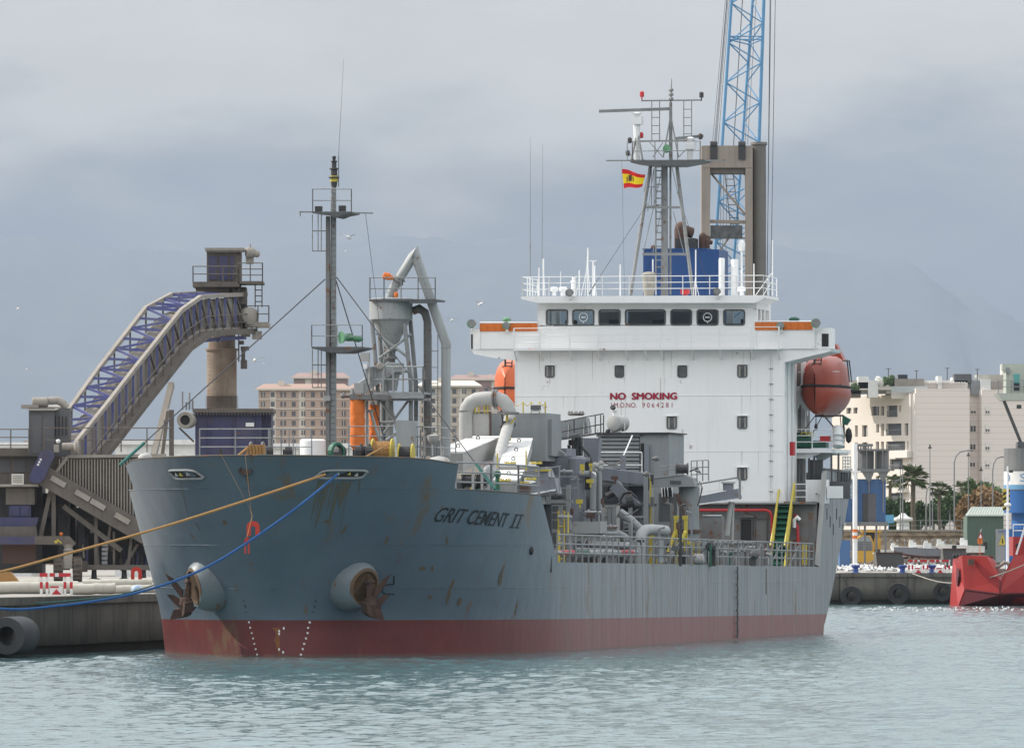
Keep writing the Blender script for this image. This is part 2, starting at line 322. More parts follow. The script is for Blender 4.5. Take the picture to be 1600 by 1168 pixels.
# land: quay in the ship's frame along t = -9.8 and across at world Y = 518
QZ = 2.1
def qe(s, t=-9.8): p = SH.w((t, s, 0)); return (p.x, p.y)
q0 = qe(-335); k = None
kc = qe(125); k = (kc[0], 518)
land = [(-1400, -60), q0, kc, k, (1400, 518), (1400, 747), (-1400, 747)]
sheet('quay_apron', land, QZ, M['conc'])
gm = paint('ground_earth', (.16, .15, .11), (.09, .1, .06), .95, .4, .02)
sheet('city_ground', [(-3500, 746), (3500, 746), (3500, 32500), (-3500, 32500)], 4.9, gm)
sheet('basin_floor', [(-3500, -60), (3500, -60), (3500, 32500), (-3500, 32500)], -.75, gm)
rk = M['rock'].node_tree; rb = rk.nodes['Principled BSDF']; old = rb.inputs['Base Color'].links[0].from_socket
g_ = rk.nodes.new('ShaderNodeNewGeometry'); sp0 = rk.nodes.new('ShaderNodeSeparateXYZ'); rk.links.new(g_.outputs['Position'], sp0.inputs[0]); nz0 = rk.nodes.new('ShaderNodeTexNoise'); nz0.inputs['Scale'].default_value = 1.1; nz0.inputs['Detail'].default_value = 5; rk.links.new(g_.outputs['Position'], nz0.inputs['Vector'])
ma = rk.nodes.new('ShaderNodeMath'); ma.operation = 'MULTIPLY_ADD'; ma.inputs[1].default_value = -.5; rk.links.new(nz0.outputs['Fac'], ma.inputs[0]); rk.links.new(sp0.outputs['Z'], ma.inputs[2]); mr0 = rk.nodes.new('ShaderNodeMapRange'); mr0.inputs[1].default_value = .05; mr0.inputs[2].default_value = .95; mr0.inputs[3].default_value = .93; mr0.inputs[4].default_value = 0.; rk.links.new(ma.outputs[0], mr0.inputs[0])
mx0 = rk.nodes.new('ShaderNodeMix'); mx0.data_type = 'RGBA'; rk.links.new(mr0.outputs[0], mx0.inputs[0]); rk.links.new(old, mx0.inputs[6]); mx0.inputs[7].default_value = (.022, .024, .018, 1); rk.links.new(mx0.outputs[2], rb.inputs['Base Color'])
# quay walls, built of cast blocks with recessed joints
def quay_wall(name, a, b, z0, z1, pieceL, thick=.8):
    a = Vector((a[0], a[1], 0)); b = Vector((b[0], b[1], 0)); L = (b-a).length; d = (b-a)/L
    back = MB(); nrm = Vector((-d.y, d.x, 0))
    pts = [a+nrm*.12, b+nrm*.12, b+nrm*thick, a+nrm*thick]
    back.prism([(p.x, p.y, z0-.7) for p in pts], (0, 0, z1-z0+.66))
    root = solo(name, WF, back, M['rock'], '', '', kind='structure', base=(a.x, a.y, 0))
    k = int(L/pieceL); blocks = []
    mb = MB(); mb.box((.03, 0, 0), (pieceL-.03, .3, z1-.28-z0)); cp = MB(); cp.box((.02, -.08, z1-.26), (pieceL-.02, .9, z1+.03))
    ang = math.atan2(d.y, d.x)
    me1 = bake(mb, (0, 0, 0), M['rock'], 'wall_block', False); me2 = bake(cp, (0, 0, 0), M['rock'], 'coping', False)
    for i in range(k):
        p = a+d*(i*pieceL)
        for me, nm, zz in ((me1, 'wall_block', z0), (me2, 'coping', 0)):
            o = bpy.data.objects.new(nm, me); COL.objects.link(o); o.parent = root; o.location = (p.x-a.x, p.y-a.y, zz+random.uniform(-.012, .012)); o.rotation_euler = (0, 0, ang)
    return root
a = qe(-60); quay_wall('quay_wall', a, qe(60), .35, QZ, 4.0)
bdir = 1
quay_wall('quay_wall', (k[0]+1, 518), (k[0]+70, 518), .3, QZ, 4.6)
# hills in the haze, with haze blue also mixed into their limestone colour
hm = paint('hazed_limestone', (.085, .115, .14), (.12, .145, .16), .95, .5, .004, bump=0)
def hills(Y, prof, name, depth=5200):
    mb = MB(); nx = 130; ny = 8; vs = []
    for j in range(ny):
        for i in range(nx):
            px = -550+2700*i/(nx-1)
            for q in range(len(prof)-1):
                if prof[q][0] <= px <= prof[q+1][0]:
                    u = (px-prof[q][0])/(prof[q+1][0]-prof[q][0]); u = u*u*(3-2*u); y = prof[q][1]*(1-u)+prof[q+1][1]*u; break
            zt = H+(YH-y)/F*Y; x = (px-800)/F*Y; v = j/(ny-1)
            hgt = math.sin(v*math.pi/2) if v < 1 else 1
            zz = 4+(zt-4)*hgt+math.sin(i*1.3+j*2.1)*22*(v*(1-v)*4)+math.sin(i*.7)*9*v+math.sin(i*2.9+1)*5*v
            vs.append((x, Y-depth*(1-v), zz))
    for i in range(nx): vs.append((vs[(ny-1)*nx+i][0], Y+900, 4))
    mb.add(vs, [(j*nx+i, j*nx+i+1, (j+1)*nx+i+1, (j+1)*nx+i) for j in range(ny) for i in range(nx-1)])
    return solo(name, WF, mb, hm, '', '', kind='structure', base=(0, Y, 0), smooth=True)
hills(30000, [(-600, 360), (0, 372), (300, 395), (620, 372), (1000, 385), (1230, 388), (1400, 412), (1480, 452), (1600, 512), (1800, 590), (2300, 690)], 'hills')
# the air
hz = MB(); hz.box((-4300, -75, -1.75), (4300, 33500, 1330))
ho = solo('haze', WF, hz, [], 'thin sea haze lying over the whole harbour and city', 'haze', kind='stuff', base=(0, 0, 0))
hmat = bpy.data.materials.new('haze_air'); hmat.use_nodes = True; ht = hmat.node_tree; ht.nodes.clear()
pv = ht.nodes.new('ShaderNodeVolumePrincipled'); pv.inputs['Density'].default_value = .46e-4; pv.inputs['Color'].default_value = (.40, .465, .56, 1); pv.inputs['Anisotropy'].default_value = .1
ox = ht.nodes.new('ShaderNodeOutputMaterial'); ht.links.new(pv.outputs[0], ox.inputs['Volume']); ho.data.materials.append(hmat)

# ================================================================== SHIP: hull
def s0(z): return 0. if z < 1.4 else -4.0*((z-1.4)/5.9)**1.15
def hb(s, z):
    w = (s-s0(z))/(15.5+min(max(z/7, 0), 1)); w = min(max(w, 0), 1)
    k_ = min(max(z/7, 0), 1)
    return 7.6*(1-(1-w)**(1.6+k_))**(1/(1.6+.3*k_))
ZT = [(-5, 7.15), (0, 7.05), (2.0, 6.86), (2.35, 5.98), (10.0, 5.80), (12.9, 3.37), (29, 3.28), (72.0, 3.04), (73.0, 7.32), (95, 7.22)]
def zt(s):
    for (a, b), (c, d) in zip(ZT, ZT[1:]):
        if a <= s <= c: return b+(d-b)*(s-a)/(c-a)
    return ZT[-1][1]
def send(z): return 73.2+8.0*min(max((z-.3)/6.6, 0), 1)**.85
ship = thing('cement_carrier', SH, (0, 0, 0), 'grey blue cement ship with red waterline band and tall white bridge moored at the quay', 'ship')
hullm, t_, b_ = newmat('hull_paint'); n = t_.nodes; l = t_.links
tcn = n.new('ShaderNodeTexCoord'); sp_ = n.new('ShaderNodeSeparateXYZ'); l.new(tcn.outputs['Object'], sp_.inputs[0])
def hn(sc, det, scale=(1, 1, 1), rg=.6):
    mp = n.new('ShaderNodeMapping'); mp.inputs['Scale'].default_value = scale; l.new(tcn.outputs['Object'], mp.inputs[0])
    z = n.new('ShaderNodeTexNoise'); z.inputs['Scale'].default_value = sc; z.inputs['Detail'].default_value = det; z.inputs['Roughness'].default_value = rg; l.new(mp.outputs[0], z.inputs['Vector']); return z.outputs['Fac']
def hmath(op, a, b=None, c=None, clamp=False):
    x = n.new('ShaderNodeMath'); x.operation = op; x.use_clamp = clamp
    for i, v in enumerate((a, b, c)):
        if v is None: continue
        if isinstance(v, (int, float)): x.inputs[i].default_value = v
        else: l.new(v, x.inputs[i])
    return x.outputs[0]
def hr(v, a, b, c=0., d=1.):
    x = n.new('ShaderNodeMapRange'); l.new(v, x.inputs[0])
    for i, q in enumerate((a, b, c, d)): x.inputs[i+1].default_value = q
    return x.outputs[0]
def hmix(f, a, c):
    x = n.new('ShaderNodeMix'); x.data_type = 'RGBA'
    if isinstance(f, float): x.inputs[0].default_value = f
    else: l.new(f, x.inputs[0])
    for s_, v in ((6, a), (7, c)):
        if isinstance(v, tuple): x.inputs[s_].default_value = v+(1,)
        else: l.new(v, x.inputs[s_])
    return x.outputs[2]
aft = hr(sp_.outputs['Y'], 6., 24.)                    # the weathered, chalky side plating
base = hmix(hr(hn(.35, 4), .35, .65), (.077, .107, .140), (.098, .130, .163))
strk = hr(hn(1.5, 6, (2.5, 2.5, .09), .7), .38, .66)
chalk = hmix(strk, (.15, .17, .185), (.275, .29, .298))
grey = hmix(aft, base, chalk)
s2 = hmath('MULTIPLY', hr(hn(1.1, 5, (3.5, 3.5, .12)), .52, .68), hmath('ADD', hmath('MULTIPLY', aft, .55), .06))
grey = hmix(s2, grey, (.07, .065, .055))
redc = hmix(hr(hn(.5, 5), .35, .65), (.135, .026, .024), (.095, .021, .021))
redA = hmix(strk, (.17, .045, .044), (.22, .10, .095))
redc = hmix(aft, redc, redA)
bl = hmath('MULTIPLY_ADD', sp_.outputs['Y'], .0056, sp_.outputs['Z'])
col = hmix(hr(bl, 1.325, 1.345), redc, grey)
# slime at the waterline, welded strake seams, rust
col = hmix(hmath('MULTIPLY', hr(hmath('ADD', sp_.outputs['Z'], hmath('MULTIPLY', hn(2.5, 3), .12)), .20, .10), .7), col, (.10, .075, .06))
r1_ = hr(hn(.42, 8, (1, 1, .42), .72), .565, .65)
col = hmix(hmath('MULTIPLY', r1_, .85), col, (.13, .085, .045))
r2_ = hr(hn(1.1, 6, (1.6, 1.6, .22), .7), .625, .69)
col = hmix(hmath('MULTIPLY', r2_, .8), col, (.14, .07, .03))
l.new(col, b_.inputs['Base Color']); b_.inputs['Roughness'].default_value = .42
bp = n.new('ShaderNodeBump'); bp.inputs['Distance'].default_value = .09; bp.inputs['Strength'].default_value = .5
l.new(hmath('ADD', hn(.55, 3), hmath('MULTIPLY', hn(5, 4), .12)), bp.inputs['Height']); l.new(bp.outputs[0], b_.inputs['Normal'])
mb = MB(); NL = 17
us = [0, .012, .03, .06, .1, .15, .2, .26, .32, .38, .44]
fix = [2.0, 2.36, 3.4, 4.6, 6, 7.6, 9, 10.0, 10.8, 11.6, 12.4, 12.9, 14, 16, 20, 26, 34, 44, 54, 64, 71.9, 72.9]
cols = []
for u in us:                                            # columns fanning from the stem
    cols.append(('u', u))
for s in fix: cols.append(('s', s))
cols += [('e', .0), ('e', .5), ('e', 1.)]
def hullpt(c, z):
    kind, v = c
    if kind == 'u': s = s0(z)+(v/.44)**1.6*(1.6-s0(z))
    elif kind == 's': s = v if v > 16 else max(v, 0)
    else: s = 73.0+(send(z)-73.0)*v
    return hb(s, z), s
rows = []
for c in cols:
    if c[0] == 'u': _, s_ = hullpt(c, 7.1); top = zt(s_)
    elif c[0] == 's': top = zt(c[1])
    else: top = zt(74)
    rows.append([(hullpt(c, -.6+(top+.6)*(j/(NL-1)))+(-.6+(top+.6)*(j/(NL-1)),)) for j in range(NL)])
for side in (1, -1):
    vs = [(x*side, s, z) for r in rows for (x, s, z) in r]
    fs = []
    for i in range(len(rows)-1):
        for j in range(NL-1):
            q = (i*NL+j, (i+1)*NL+j, (i+1)*NL+j+1, i*NL+j+1); fs.append(q if side == 1 else q[::-1])
    mb.add(vs, fs)
last = rows[-1]; o = len(mb.v)
mb.add([(x, s, z) for x, s, z in last]+[(-x, s, z) for x, s, z in last], [(j, NL+j, NL+j+1, j+1) for j in range(NL-1)])
# inner skin of the bulwark and the decks
def deck(z, sa, sb, step=.8):
    ss = []; s = sa
    while s < sb: ss.append(s); s += step
    ss.append(sb)
    vs = [((max(hb(s, z)-.10, 0))*sd_, s, z) for s in ss for sd_ in (-1, 1)]
    mb.add(vs, [(2*i, 2*i+1, 2*i+3, 2*i+2) for i in range(len(ss)-1)])
hull = part('hull', mb, hullm, ship, smooth=True)
dk = MB(); mb = dk
deck(5.5, -2.6, 12.0); deck(3.02, 11.5, 73.2); deck(5.9, 71.9, 80.2)
dk.box((-7.5, 12.0, 3.0), (7.5, 12.1, 5.5)); 
part('deck_plating', dk, M['dgrey'], ship)
M['caprail'] = paint('capping_paint', (.045, .06, .06), (.09, .06, .035), .6, .5, 1.5, rust=.4)
# bulwark capping rail
cp = MB(); pts = []
for c, r in zip(cols, rows):
    x, s, z = r[-1]
    pts.append((x, s, z+.01))
cut = [i for i, c in enumerate(cols) if c == ('s', 2.0)][0]
cp.path([(x-.02, s, z) for x, s, z in pts[:cut+1]], .03, 5); cp.path([(-x+.02, s, z) for x, s, z in pts[:cut+1]], .03, 5)
c2 = [i for i, c in enumerate(cols) if c == ('s', 2.36)][0]; c3 = [i for i, c in enumerate(cols) if c == ('s', 10.0)][0]
for sg in (1, -1): cp.path([(sg*(x-.02), s, z) for x, s, z in pts[c2:c3+1]], .03, 5)
part('capping_rail', cp, M['caprail'], ship)
# rust stains bleeding down from fittings and scrapes
def stain(px, py, w_, h_, side, slant=0., mat='stain', name='rust_stain'):
    z = 3.99+(YH-py)/F*273; q = MB(); n_ = 7; L_ = []; R_ = []
    for i in range(n_+1):
        u = i/n_; zz = z-h_*u; ww = w_*(math.sin(math.pi*min(1, u*.93+.07))**.6 if mat == 'scrape' else (1-u**1.5))*random.uniform(.35, 1.15)+.008; s = s_at(px+slant*u, zz, side); p, nn = hullface(s, zz, side); t1 = Vector((nn.y, -nn.x, 0))
        L_.append(p+nn*.004-t1*ww/2); R_.append(p+nn*.004+t1*ww/2)
    q.add(L_+R_, [(i, i+1, n_+2+i, n_+1+i) for i in range(n_)]); part(name, q, M[mat], hull)
M['stain'] = paint('rust_bleed', (.12, .085, .05), (.085, .105, .105), .6, .5, 6., bump=0)
M['scrape'] = paint('scrape_rust', (.13, .075, .035), (.09, .09, .075), .6, .5, 4., bump=0)
# raised weld seams along the bow plating
sm = MB()
for zz, sa, sb in ((5.98, -3.1, 12), (4.0, -1.5, 14), (2.45, -.6, 71)):
    pl = []; s = sa
    while s <= sb: pl.append((hb(s, zz)+.0, s, zz)); s += .35 if s < 14 else 3
    sm.path(pl, .009, 4); sm.path([(-x, s, z) for x, s, z in pl], .014, 4)
part('weld_seam', sm, hullm, hull)
def hullface(s, z, side=1):
    """point and outward normal on the plating"""
    p = Vector((hb(s, z)*side, s, z)); d = Vector((hb(s+.05, z)*side, s+.05, z))-Vector((hb(s-.05, z)*side, s-.05, z))
    nn = Vector((d.y*side, -d.x*side, 0)).normalized(); return p, nn
def s_at(px, z, side=1):
    """s on the plating that lines up with a photograph column"""
    s = s0(z)+.001
    while s < 80:
        X = SH.w((hb(s, z)*side, s, z)); q = 800+F*X.x/X.y
        if (side == 1 and q >= px) or (side == -1 and q <= px): return s
        s += .02
    return s
def text_mesh(body, shear=0., bold_=0.):
    cu = bpy.data.curves.new('t', 'FONT'); cu.body = body; cu.size = 1; cu.shear = shear; cu.extrude = 0; cu.resolution_u = 3; cu.offset = bold_
    o = bpy.data.objects.new('t', cu); COL.objects.link(o); bpy.context.view_layer.update()
    me = o.to_mesh(); vs = [v.co.copy() for v in me.vertices]; fs = [tuple(p.vertices) for p in me.polygons]
    o.to_mesh_clear(); bpy.data.objects.remove(o); bpy.data.curves.remove(cu)
    x0 = min(v.x for v in vs); x1 = max(v.x for v in vs); y1 = max(v.y for v in vs)
    return [((v.x-x0)/(x1-x0), v.y/y1) for v in vs], fs
def hull_text(body, px0, px1, za0, za1, h, side=1, shear=.25):
    vs, fs = text_mesh(body, shear, .004) if body else ([(x+y*.28, y) for x, y in ((0,0),(.42,0),(.42,.09),(0,.09),(0,.91),(.42,.91),(.42,1),(0,1),(.15,.09),(.27,.09),(.27,.91),(.15,.91),(.5,0),(.92,0),(.92,.09),(.5,.09),(.5,.91),(.92,.91),(.92,1),(.5,1),(.65,.09),(.77,.09),(.77,.91),(.65,.91))], [tuple(range(i_, i_+4)) for i_ in (0, 4, 8, 12, 16, 20)]); mb = MB()
    sa = s_at(px0, za0, side); sb = s_at(px1, za1, side)
    out = []
    for u, v in vs:
        if side == -1: u = 1-u if False else u
        s = sa+(sb-sa)*u; z = za0+(za1-za0)*u+h*v
        p, nn = hullface(s, z, side); out.append(p+nn*.012)
    mb.add(out, fs); return mb
part('ship_name', hull_text('', 795, 811.5, 4.62, 4.60, .51), M['ink'], hull, label='black numeral II ending the ship name', kind='stuff')
part('ship_name', hull_text('GRIT CEMENT', 675, 791, 4.84, 4.64, .51), M['ink'], hull, label='black italic letters reading GRIT CEMENT on the port bow')
for a_ in ((500, 752, .18, 1.4, 1, -16), (512, 756, .3, 1.6, 1, -22), (528, 754, .2, 1.8, 1, -18), (540, 754, .35, 1.0, 1, -12), (505, 752, .12, 1.3, 1, -14), (520, 752, .16, 1.1, 1, -10), (535, 752, .10, .8, 1, -12), (548, 752, .22, .8, 1, -16), (562, 752, .10, .5, 1, -2), (282, 752, .07, 1.2, -1, 12), (396, 745, .10, .5, -1, 1), (545, 758, .05, 2.0, 1, -20), (395, 712, .12, .35, -1, 0)): stain(*a_)
for a_ in ((709, 905, .18, .85, 1, -14), (703, 925, .2, .5, 1, -6), (788, 884, .16, .7, 1, -12), (784, 900, .2, .4, 1, -4), (809, 938, .14, .7, 1, -6), (720, 935, .4, .3, 1, -4), (672, 930, .25, .16, 1, 0), (699, 838, .2, .35, 1, -2), (660, 885, .5, .14, 1, 0), (675, 884, .2, .2, 1, 0), (606, 838, .18, .3, 1, -5), (512, 812, .25, .12, 1, -3), (540, 822, .2, .3, 1, -8), (306, 815, .06, .35, -1, 8), (352, 812, .2, .2, -1, 0), (252, 880, .06, .3, -1, 4), (550, 945, .5, .35, 1, -6), (325, 945, .5, .3, -1, 6), (1060, 0, 0, 0, 1, 0)):
    if a_[0] < 1000: stain(*a_, mat='scrape', name='scrape_mark')
M['orust'] = paint('orange_rust', (.22, .085, .025), (.14, .05, .03), .8, .5, 3., bump=0)
stain(430, 980, .50, 1.0, 1, 0, 'orust')
# draught marks, bulb mark
dm = MB()
for px0, px1, side in ((470, 492, 1), (403, 382, -1)):
    for i in range(11):
        z = .12+i*.19; px = px0+(px1-px0)*i/10*1.0
        s = s_at(px, z, 1 if px > 432 else -1); p, nn = hullface(s, z, 1 if px > 432 else -1)
        tdir = Vector((nn.y, -nn.x, 0)); 
        a = [p+nn*.012+tdir*du+Vector((0, 0, dv)) for du, dv in ((-.045, -.035), (random.uniform(.01, .05), -.035), (.04, random.uniform(.0, .035)), (-.03, .035))]
        dm.cur = 0 if z < 1.3 else 1; dm.add(a, [(0, 1, 2, 3)])
part('draught_marks', dm, [M['barW'], M['ink']], hull, kind='stuff')
bm = MB()
for dz, dx in ((0, 0), (.1, .05), (-.1, -.05), (-.65, -.02), (-.75, .03)):
    p, nn = hullface(s_at(436+dx*60, .95+dz), .95+dz); bm.add([p+nn*.013+Vector(q) for q in ((-.03, 0, -.04), (.03, 0, -.04), (.03, 0, .04), (-.03, 0, .04))], [(0, 1, 2, 3)])
part('bulb_mark', bm, M['barW'], hull, kind='stuff')
# thruster mark behind the port anchor
tm = MB(); 
for a_, b_2 in (((601, 927), (616, 927)), ((598, 924), (601, 927)), ((597, 919), (598, 924)), ((600, 914), (597, 919)), ((605, 912), (600, 914)), ((605, 912), (615, 912)), ((615, 899), (615, 912))):
    pts_ = []
    for px, py in (a_, b_2):
        z = 3.99+(YH-py)/F*276; p, nn = hullface(s_at(px, z), z); pts_.append(p+nn*.01)
    tm.tube(pts_[0], pts_[1], .02, n=4)
part('thruster_mark', tm, M['ink'], hull, kind='stuff')
# fairleads: closed chocks cut in the bulwark
def fairlead(px0, px1, py, hgt, side, name='fairlead'):
    z = 3.99+(YH-py)/F*271; fr_ = MB(); dk_ = MB()
    sa = s_at(px0, z, side); sb = s_at(px1, z, side); m_ = 9; pts_ = []; nn0 = None
    loop = []
    for i in range(24):
        a = 2*math.pi*i/24; u = .5+.5*max(-1, min(1, 1.25*math.cos(a))); v = max(-1, min(1, 1.25*math.sin(a)))*hgt/2
        p, nn = hullface(sa+(sb-sa)*u, z+v, side); loop.append(p+nn*.03); pts_.append(p+nn*.015)
    fr_.path(loop+[loop[0], loop[1]], .045, 6, cap=False)
    dk_.add(pts_, [tuple(range(24))])
    f = part(name, fr_, M['grey'], hull, smooth=True); part('opening', dk_, M['black'], f)
    # rollers and rope seen through the opening
    for u in (.35, .6, .78):
        p, nn = hullface(sa+(sb-sa)*u, z, side); q = MB(); q.cb(p+nn*.02+Vector((0, 0, random.uniform(-.04, .04))), (.13, .02, hgt*.45)); part('roller', q, M['yellow'] if u == .6 else M['pale'], f)
fairlead(496, 569, 741, .27, 1); fairlead(313, 270, 741, .30, -1); 
sz_ = 3.99+(YH-735)/F*269; be = MB(); p, nn = hullface(s_at(396, sz_, -1), sz_, -1)
ax = Vector((0, -1, 0)); ringp = [p+Vector((.23*math.cos(a), -.04, .15*math.sin(a))) for a in [2*math.pi*i/16 for i in range(18)]]
be.path(ringp, .045, 6, cap=False); f = part('bow_fairlead', be, M['dark'], hull, smooth=True)
be = MB(); be.add([p+Vector((.2*math.cos(a), -.02, .13*math.sin(a))) for a in [2*math.pi*i/16 for i in range(16)]], [tuple(range(16))]); part('opening', be, M['rustpipe'], f)
# scupper hole port
p, nn = hullface(s_at(830, 3.8+.0), 3.8); q = MB(); q.ball(p+nn*.0, .16, 10, .5, 1.2, 1.0); part('hawse_hole', q, M['black'], hull)
# anchor bolsters and anchors
def bolster(px, py, side, apx):
    z = 3.99+(YH-py)/F*275; s = s_at(px, z, side); p, nn = hullface(s, z, side)
    root = MB(); out = (nn+Vector((side*.38, 0, -.28))).normalized()
    prof = [(-.9, .98), (-.3, .95), (0, .89), (.22, .81), (.40, .72), (.47, .65), (.47, .58), (.36, .53), (-.3, .5)]
    root.cur = 0; k0 = len(root.v); root.lathe(p, prof, out, 20)
    for i in range(k0, len(root.v)):
        v = Vector(root.v[i])-p; u_ = Vector((0, 0, 1)); root.v[i] = tuple(p+v+u_*(v.dot(u_)*.12))
    o = part('anchor_bolster', root, M['bol'], ship, smooth=True)
    inn = MB(); inn.lathe(p+out*.2, [(0, .55), (.05, .53)], out, 16); part('mouth', inn, M['rustpipe'], o)
    lip = MB(); lip.lathe(p+out*.43, [(0, .70), (.035, .69), (.06, .63), (.06, .58), (0, .56)], out, 20); part('worn_lip', lip, M['worn'], o, smooth=True)
    # anchor: shank, crown and two flukes hanging from the mouth
    c = p+out*.62+Vector((0, 0, -.12)); fw = Vector((0, -1, 0)); sidev = Vector((1, 0, 0)) 
    a = MB(); tdir = Vector((-out.y, out.x, 0)).normalized()
    a.tube(c+out*.05+Vector((0, 0, .35)), c+out*.12+Vector((0, 0, -.55)), .10, .15, n=6)
    a.prism([c+tdir*x_+Vector((0, 0, z_))+out*.0 for x_, z_ in ((-.38, -.35), (.38, -.35), (.30, -.72), (.12, -.85), (-.12, -.85), (-.30, -.72))], out*.32)
    sv = Vector((side, -.25, 0))
    for dz_, ln_ in ((.62, .85), (-.12, .8)):
        e_ = c+sv*ln_+Vector((0, 0, dz_)); b_0 = c+out*.12+sv*.15+Vector((0, 0, dz_*.5-.42)); a.prism([b_0+Vector((0, 0, -.17)), b_0+Vector((0, 0, .17)), b_0.lerp(e_, .6)+Vector((0, 0, .15)), e_, b_0.lerp(e_, .6)+Vector((0, 0, -.12))], Vector((0, .16, 0)))
    a.ball(c+out*.15+Vector((0, 0, -.45)), .3, 9, 1, .8, 1.1); a.prism([c+sv*-.25+Vector((0, 0, -.55)), c+sv*.3+Vector((0, 0, -.6)), c+sv*.42+Vector((0, 0, -.95)), c+sv*.05+Vector((0, 0, -.9))], out*.3)
    a.tube(c+out*.1+tdir*-.2+Vector((0, 0, .36)), c+out*.1+tdir*.2+Vector((0, 0, .36)), .07, n=6)
    part('anchor', a, M['anchor'], ship)
M['bol'] = paint('bolster_paint', (.17, .205, .225), (.13, .16, .18), .45, .2, .9, rust=.18)
M['anchor'] = paint('anchor_rust', (.04, .027, .024), (.085, .045, .032), .9, .5, 2.5, bump=.6)
M['worn'] = paint('worn_lip_rust', (.13, .075, .035), (.10, .07, .05), .9, .5, 4., bump=.4)
bolster(556, 912, 1, 565); bolster(322, 912, -1, 310)
# ================================================================== SHIP: superstructure
p = SH.s
SF = 71.6
wg, wt_, wb_ = newmat('window_glass')
ws = wt_.nodes; wl = wt_.links; wo_ = ws['Material Output']
tr = ws.new('ShaderNodeBsdfTransparent'); tr.inputs[0].default_value = (.55, .6, .62, 1); gl = ws.new('ShaderNodeBsdfGlossy'); gl.inputs['Roughness'].default_value = .03
fr_n = ws.new('ShaderNodeFresnel'); fr_n.inputs[0].default_value = 1.5; mm = ws.new('ShaderNodeMixShader'); wl.new(fr_n.outputs[0], mm.inputs[0]); wl.new(tr.outputs[0], mm.inputs[1]); wl.new(gl.outputs[0], mm.inputs[2]); wl.new(mm.outputs[0], wo_.inputs['Surface'])
M['wglass'] = wg
def rrect(fr, x0, y0, x1, y1, d, r=3., n=3):
    c = []
    for cx, cy, a0 in ((x1-r, y0+r, -90), (x1-r, y1-r, 0), (x0+r, y1-r, 90), (x0+r, y0+r, 180)):
        for i in range(n+1):
            a = R(a0+90*i/n); c.append(fr.s(cx+r*math.cos(a), cy+r*math.sin(a), d))
    return c
ss = MB(); a = p(805, 785, SF); b = p(1225, 545, SF)
ss.box((a.x, SF, a.z), (b.x, 75.0, b.z)); ss.box((-5.1, 75.0, a.z), (5.1, 81.5, b.z))
# bridge wings: wedges under the wing deck, both sides
ss.pp(SH, [(735, 545), (805, 545), (805, 563), (771, 559), (741, 553)], SF-.02, 3.0)
ss.pp(SH, [(1225, 545), (1299, 544), (1296, 549), (1225, 566)], SF-.02, 3.0)
sup = part('superstructure', ss, M['white'], ship)
wf = MB()                                        # bulwark of the wings and plate below the wheelhouse windows
wf.pb(SH, 749, 517, 840, 545, SF-.1, .1); wf.pb(SH, 735, 514, 749, 546, SF-.05, 1.2); wf.pb(SH, 840, 507.5, 1180, 545, SF-.1, .12)
wf.pb(SH, 1180, 515, 1272, 545, SF-.1, .1); wf.pb(SH, 1272, 512, 1298, 545, SF-.05, 1.2)
for x in (749, 1180, 1272): wf.pb(SH, x-1, 516, x+1, 545, SF-.16, .06)
part('wing_bulwark', wf, M['white'], sup)
for x0, x1, y0 in ((750, 839, 505), (1180, 1269, 503)):
    q = MB(); q.pb(SH, x0, y0, x1, y0+12.5, SF-.14, .05)
    for i in range(9): xx = x0+(x1-x0)*i/8; q.pb(SH, xx-.5, y0+1, xx+.5, y0+11, SF-.165, .03)
    part('wind_dodger', q, M['cloth'], sup)
    q = MB(); q.tube(p(x0, y0-1, SF-.1), p(x1, y0-1, SF-.1), .035, n=6); part('handrail', q, M['wrail'], sup)
sd_ = MB(); sd_.pb(SH, 1284, 521, 1294.5, 541, SF-.075, .03); part('sidelight_box', sd_, M['black'], sup)
sd_ = MB(); sd_.pb(SH, 736, 522, 738.5, 545, SF-.075, .03); part('sidelight_box', sd_, M['black'], sup)
# weld seams across the white face
for y in (617.5, 704.5):
    q = MB(); q.pb(SH, 805, y, 1225, y+.8, SF-.02, .03); part('plate_seam', q, M['white'], sup)
# square windows
for x0, y0, x1, y1 in ((852, 571, 866, 589), (961, 571, 974.5, 589), (1059, 571, 1073, 589), (1152.5, 570, 1167, 589), (1042, 650.5, 1057, 669.5), (1152.5, 650, 1167, 669), (1152.5, 730.5, 1167, 749)):
    q = MB(); q.add(rrect(SH, x0, y0, x1, y1, SF-.012), [tuple(range(16))]); w = part('window', q, M['pane'], sup)
    q = MB(); L_ = rrect(SH, x0, y0, x1, y1, SF-.03); q.path(L_+[L_[0], L_[1]], .022, 5, cap=False); part('frame', q, M['dgrey'], w)
    if x0 != 961 and x0 != 1059:
        q = MB(); q.pb(SH, x0+1.5, y0+1, x0+4.5, y1-1, SF-.018, .004); q.pb(SH, x1-4, y0+1, x1-1.5, y1-1, SF-.018, .004); part('curtain', q, M['curt'] if 'curt' in M else M['grey'], w)
for i in range(46):       # grime weeping down the white face
    x = random.choice([random.uniform(808, 1222), random.choice((843, 890, 934, 977, 1032, 1080, 1124, 1173, 859, 968, 1066, 1159, 1159, 1049))]); y = random.choice((549, 590, 618, 670, 705, 750)); L_ = random.uniform(10, 55); wd_ = random.uniform(.4, 1.5)
    q = MB(); a_ = p(x, y, SF-.006); q.add([a_+Vector((-wd_*.014, 0, 0)), a_+Vector((wd_*.014, 0, 0)), a_+Vector((wd_*.006, 0, -L_*.0285)), a_+Vector((-wd_*.004, 0, -L_*.0285))], [(0, 1, 2, 3)]); part('grime_streak', q, M['grime'], sup)
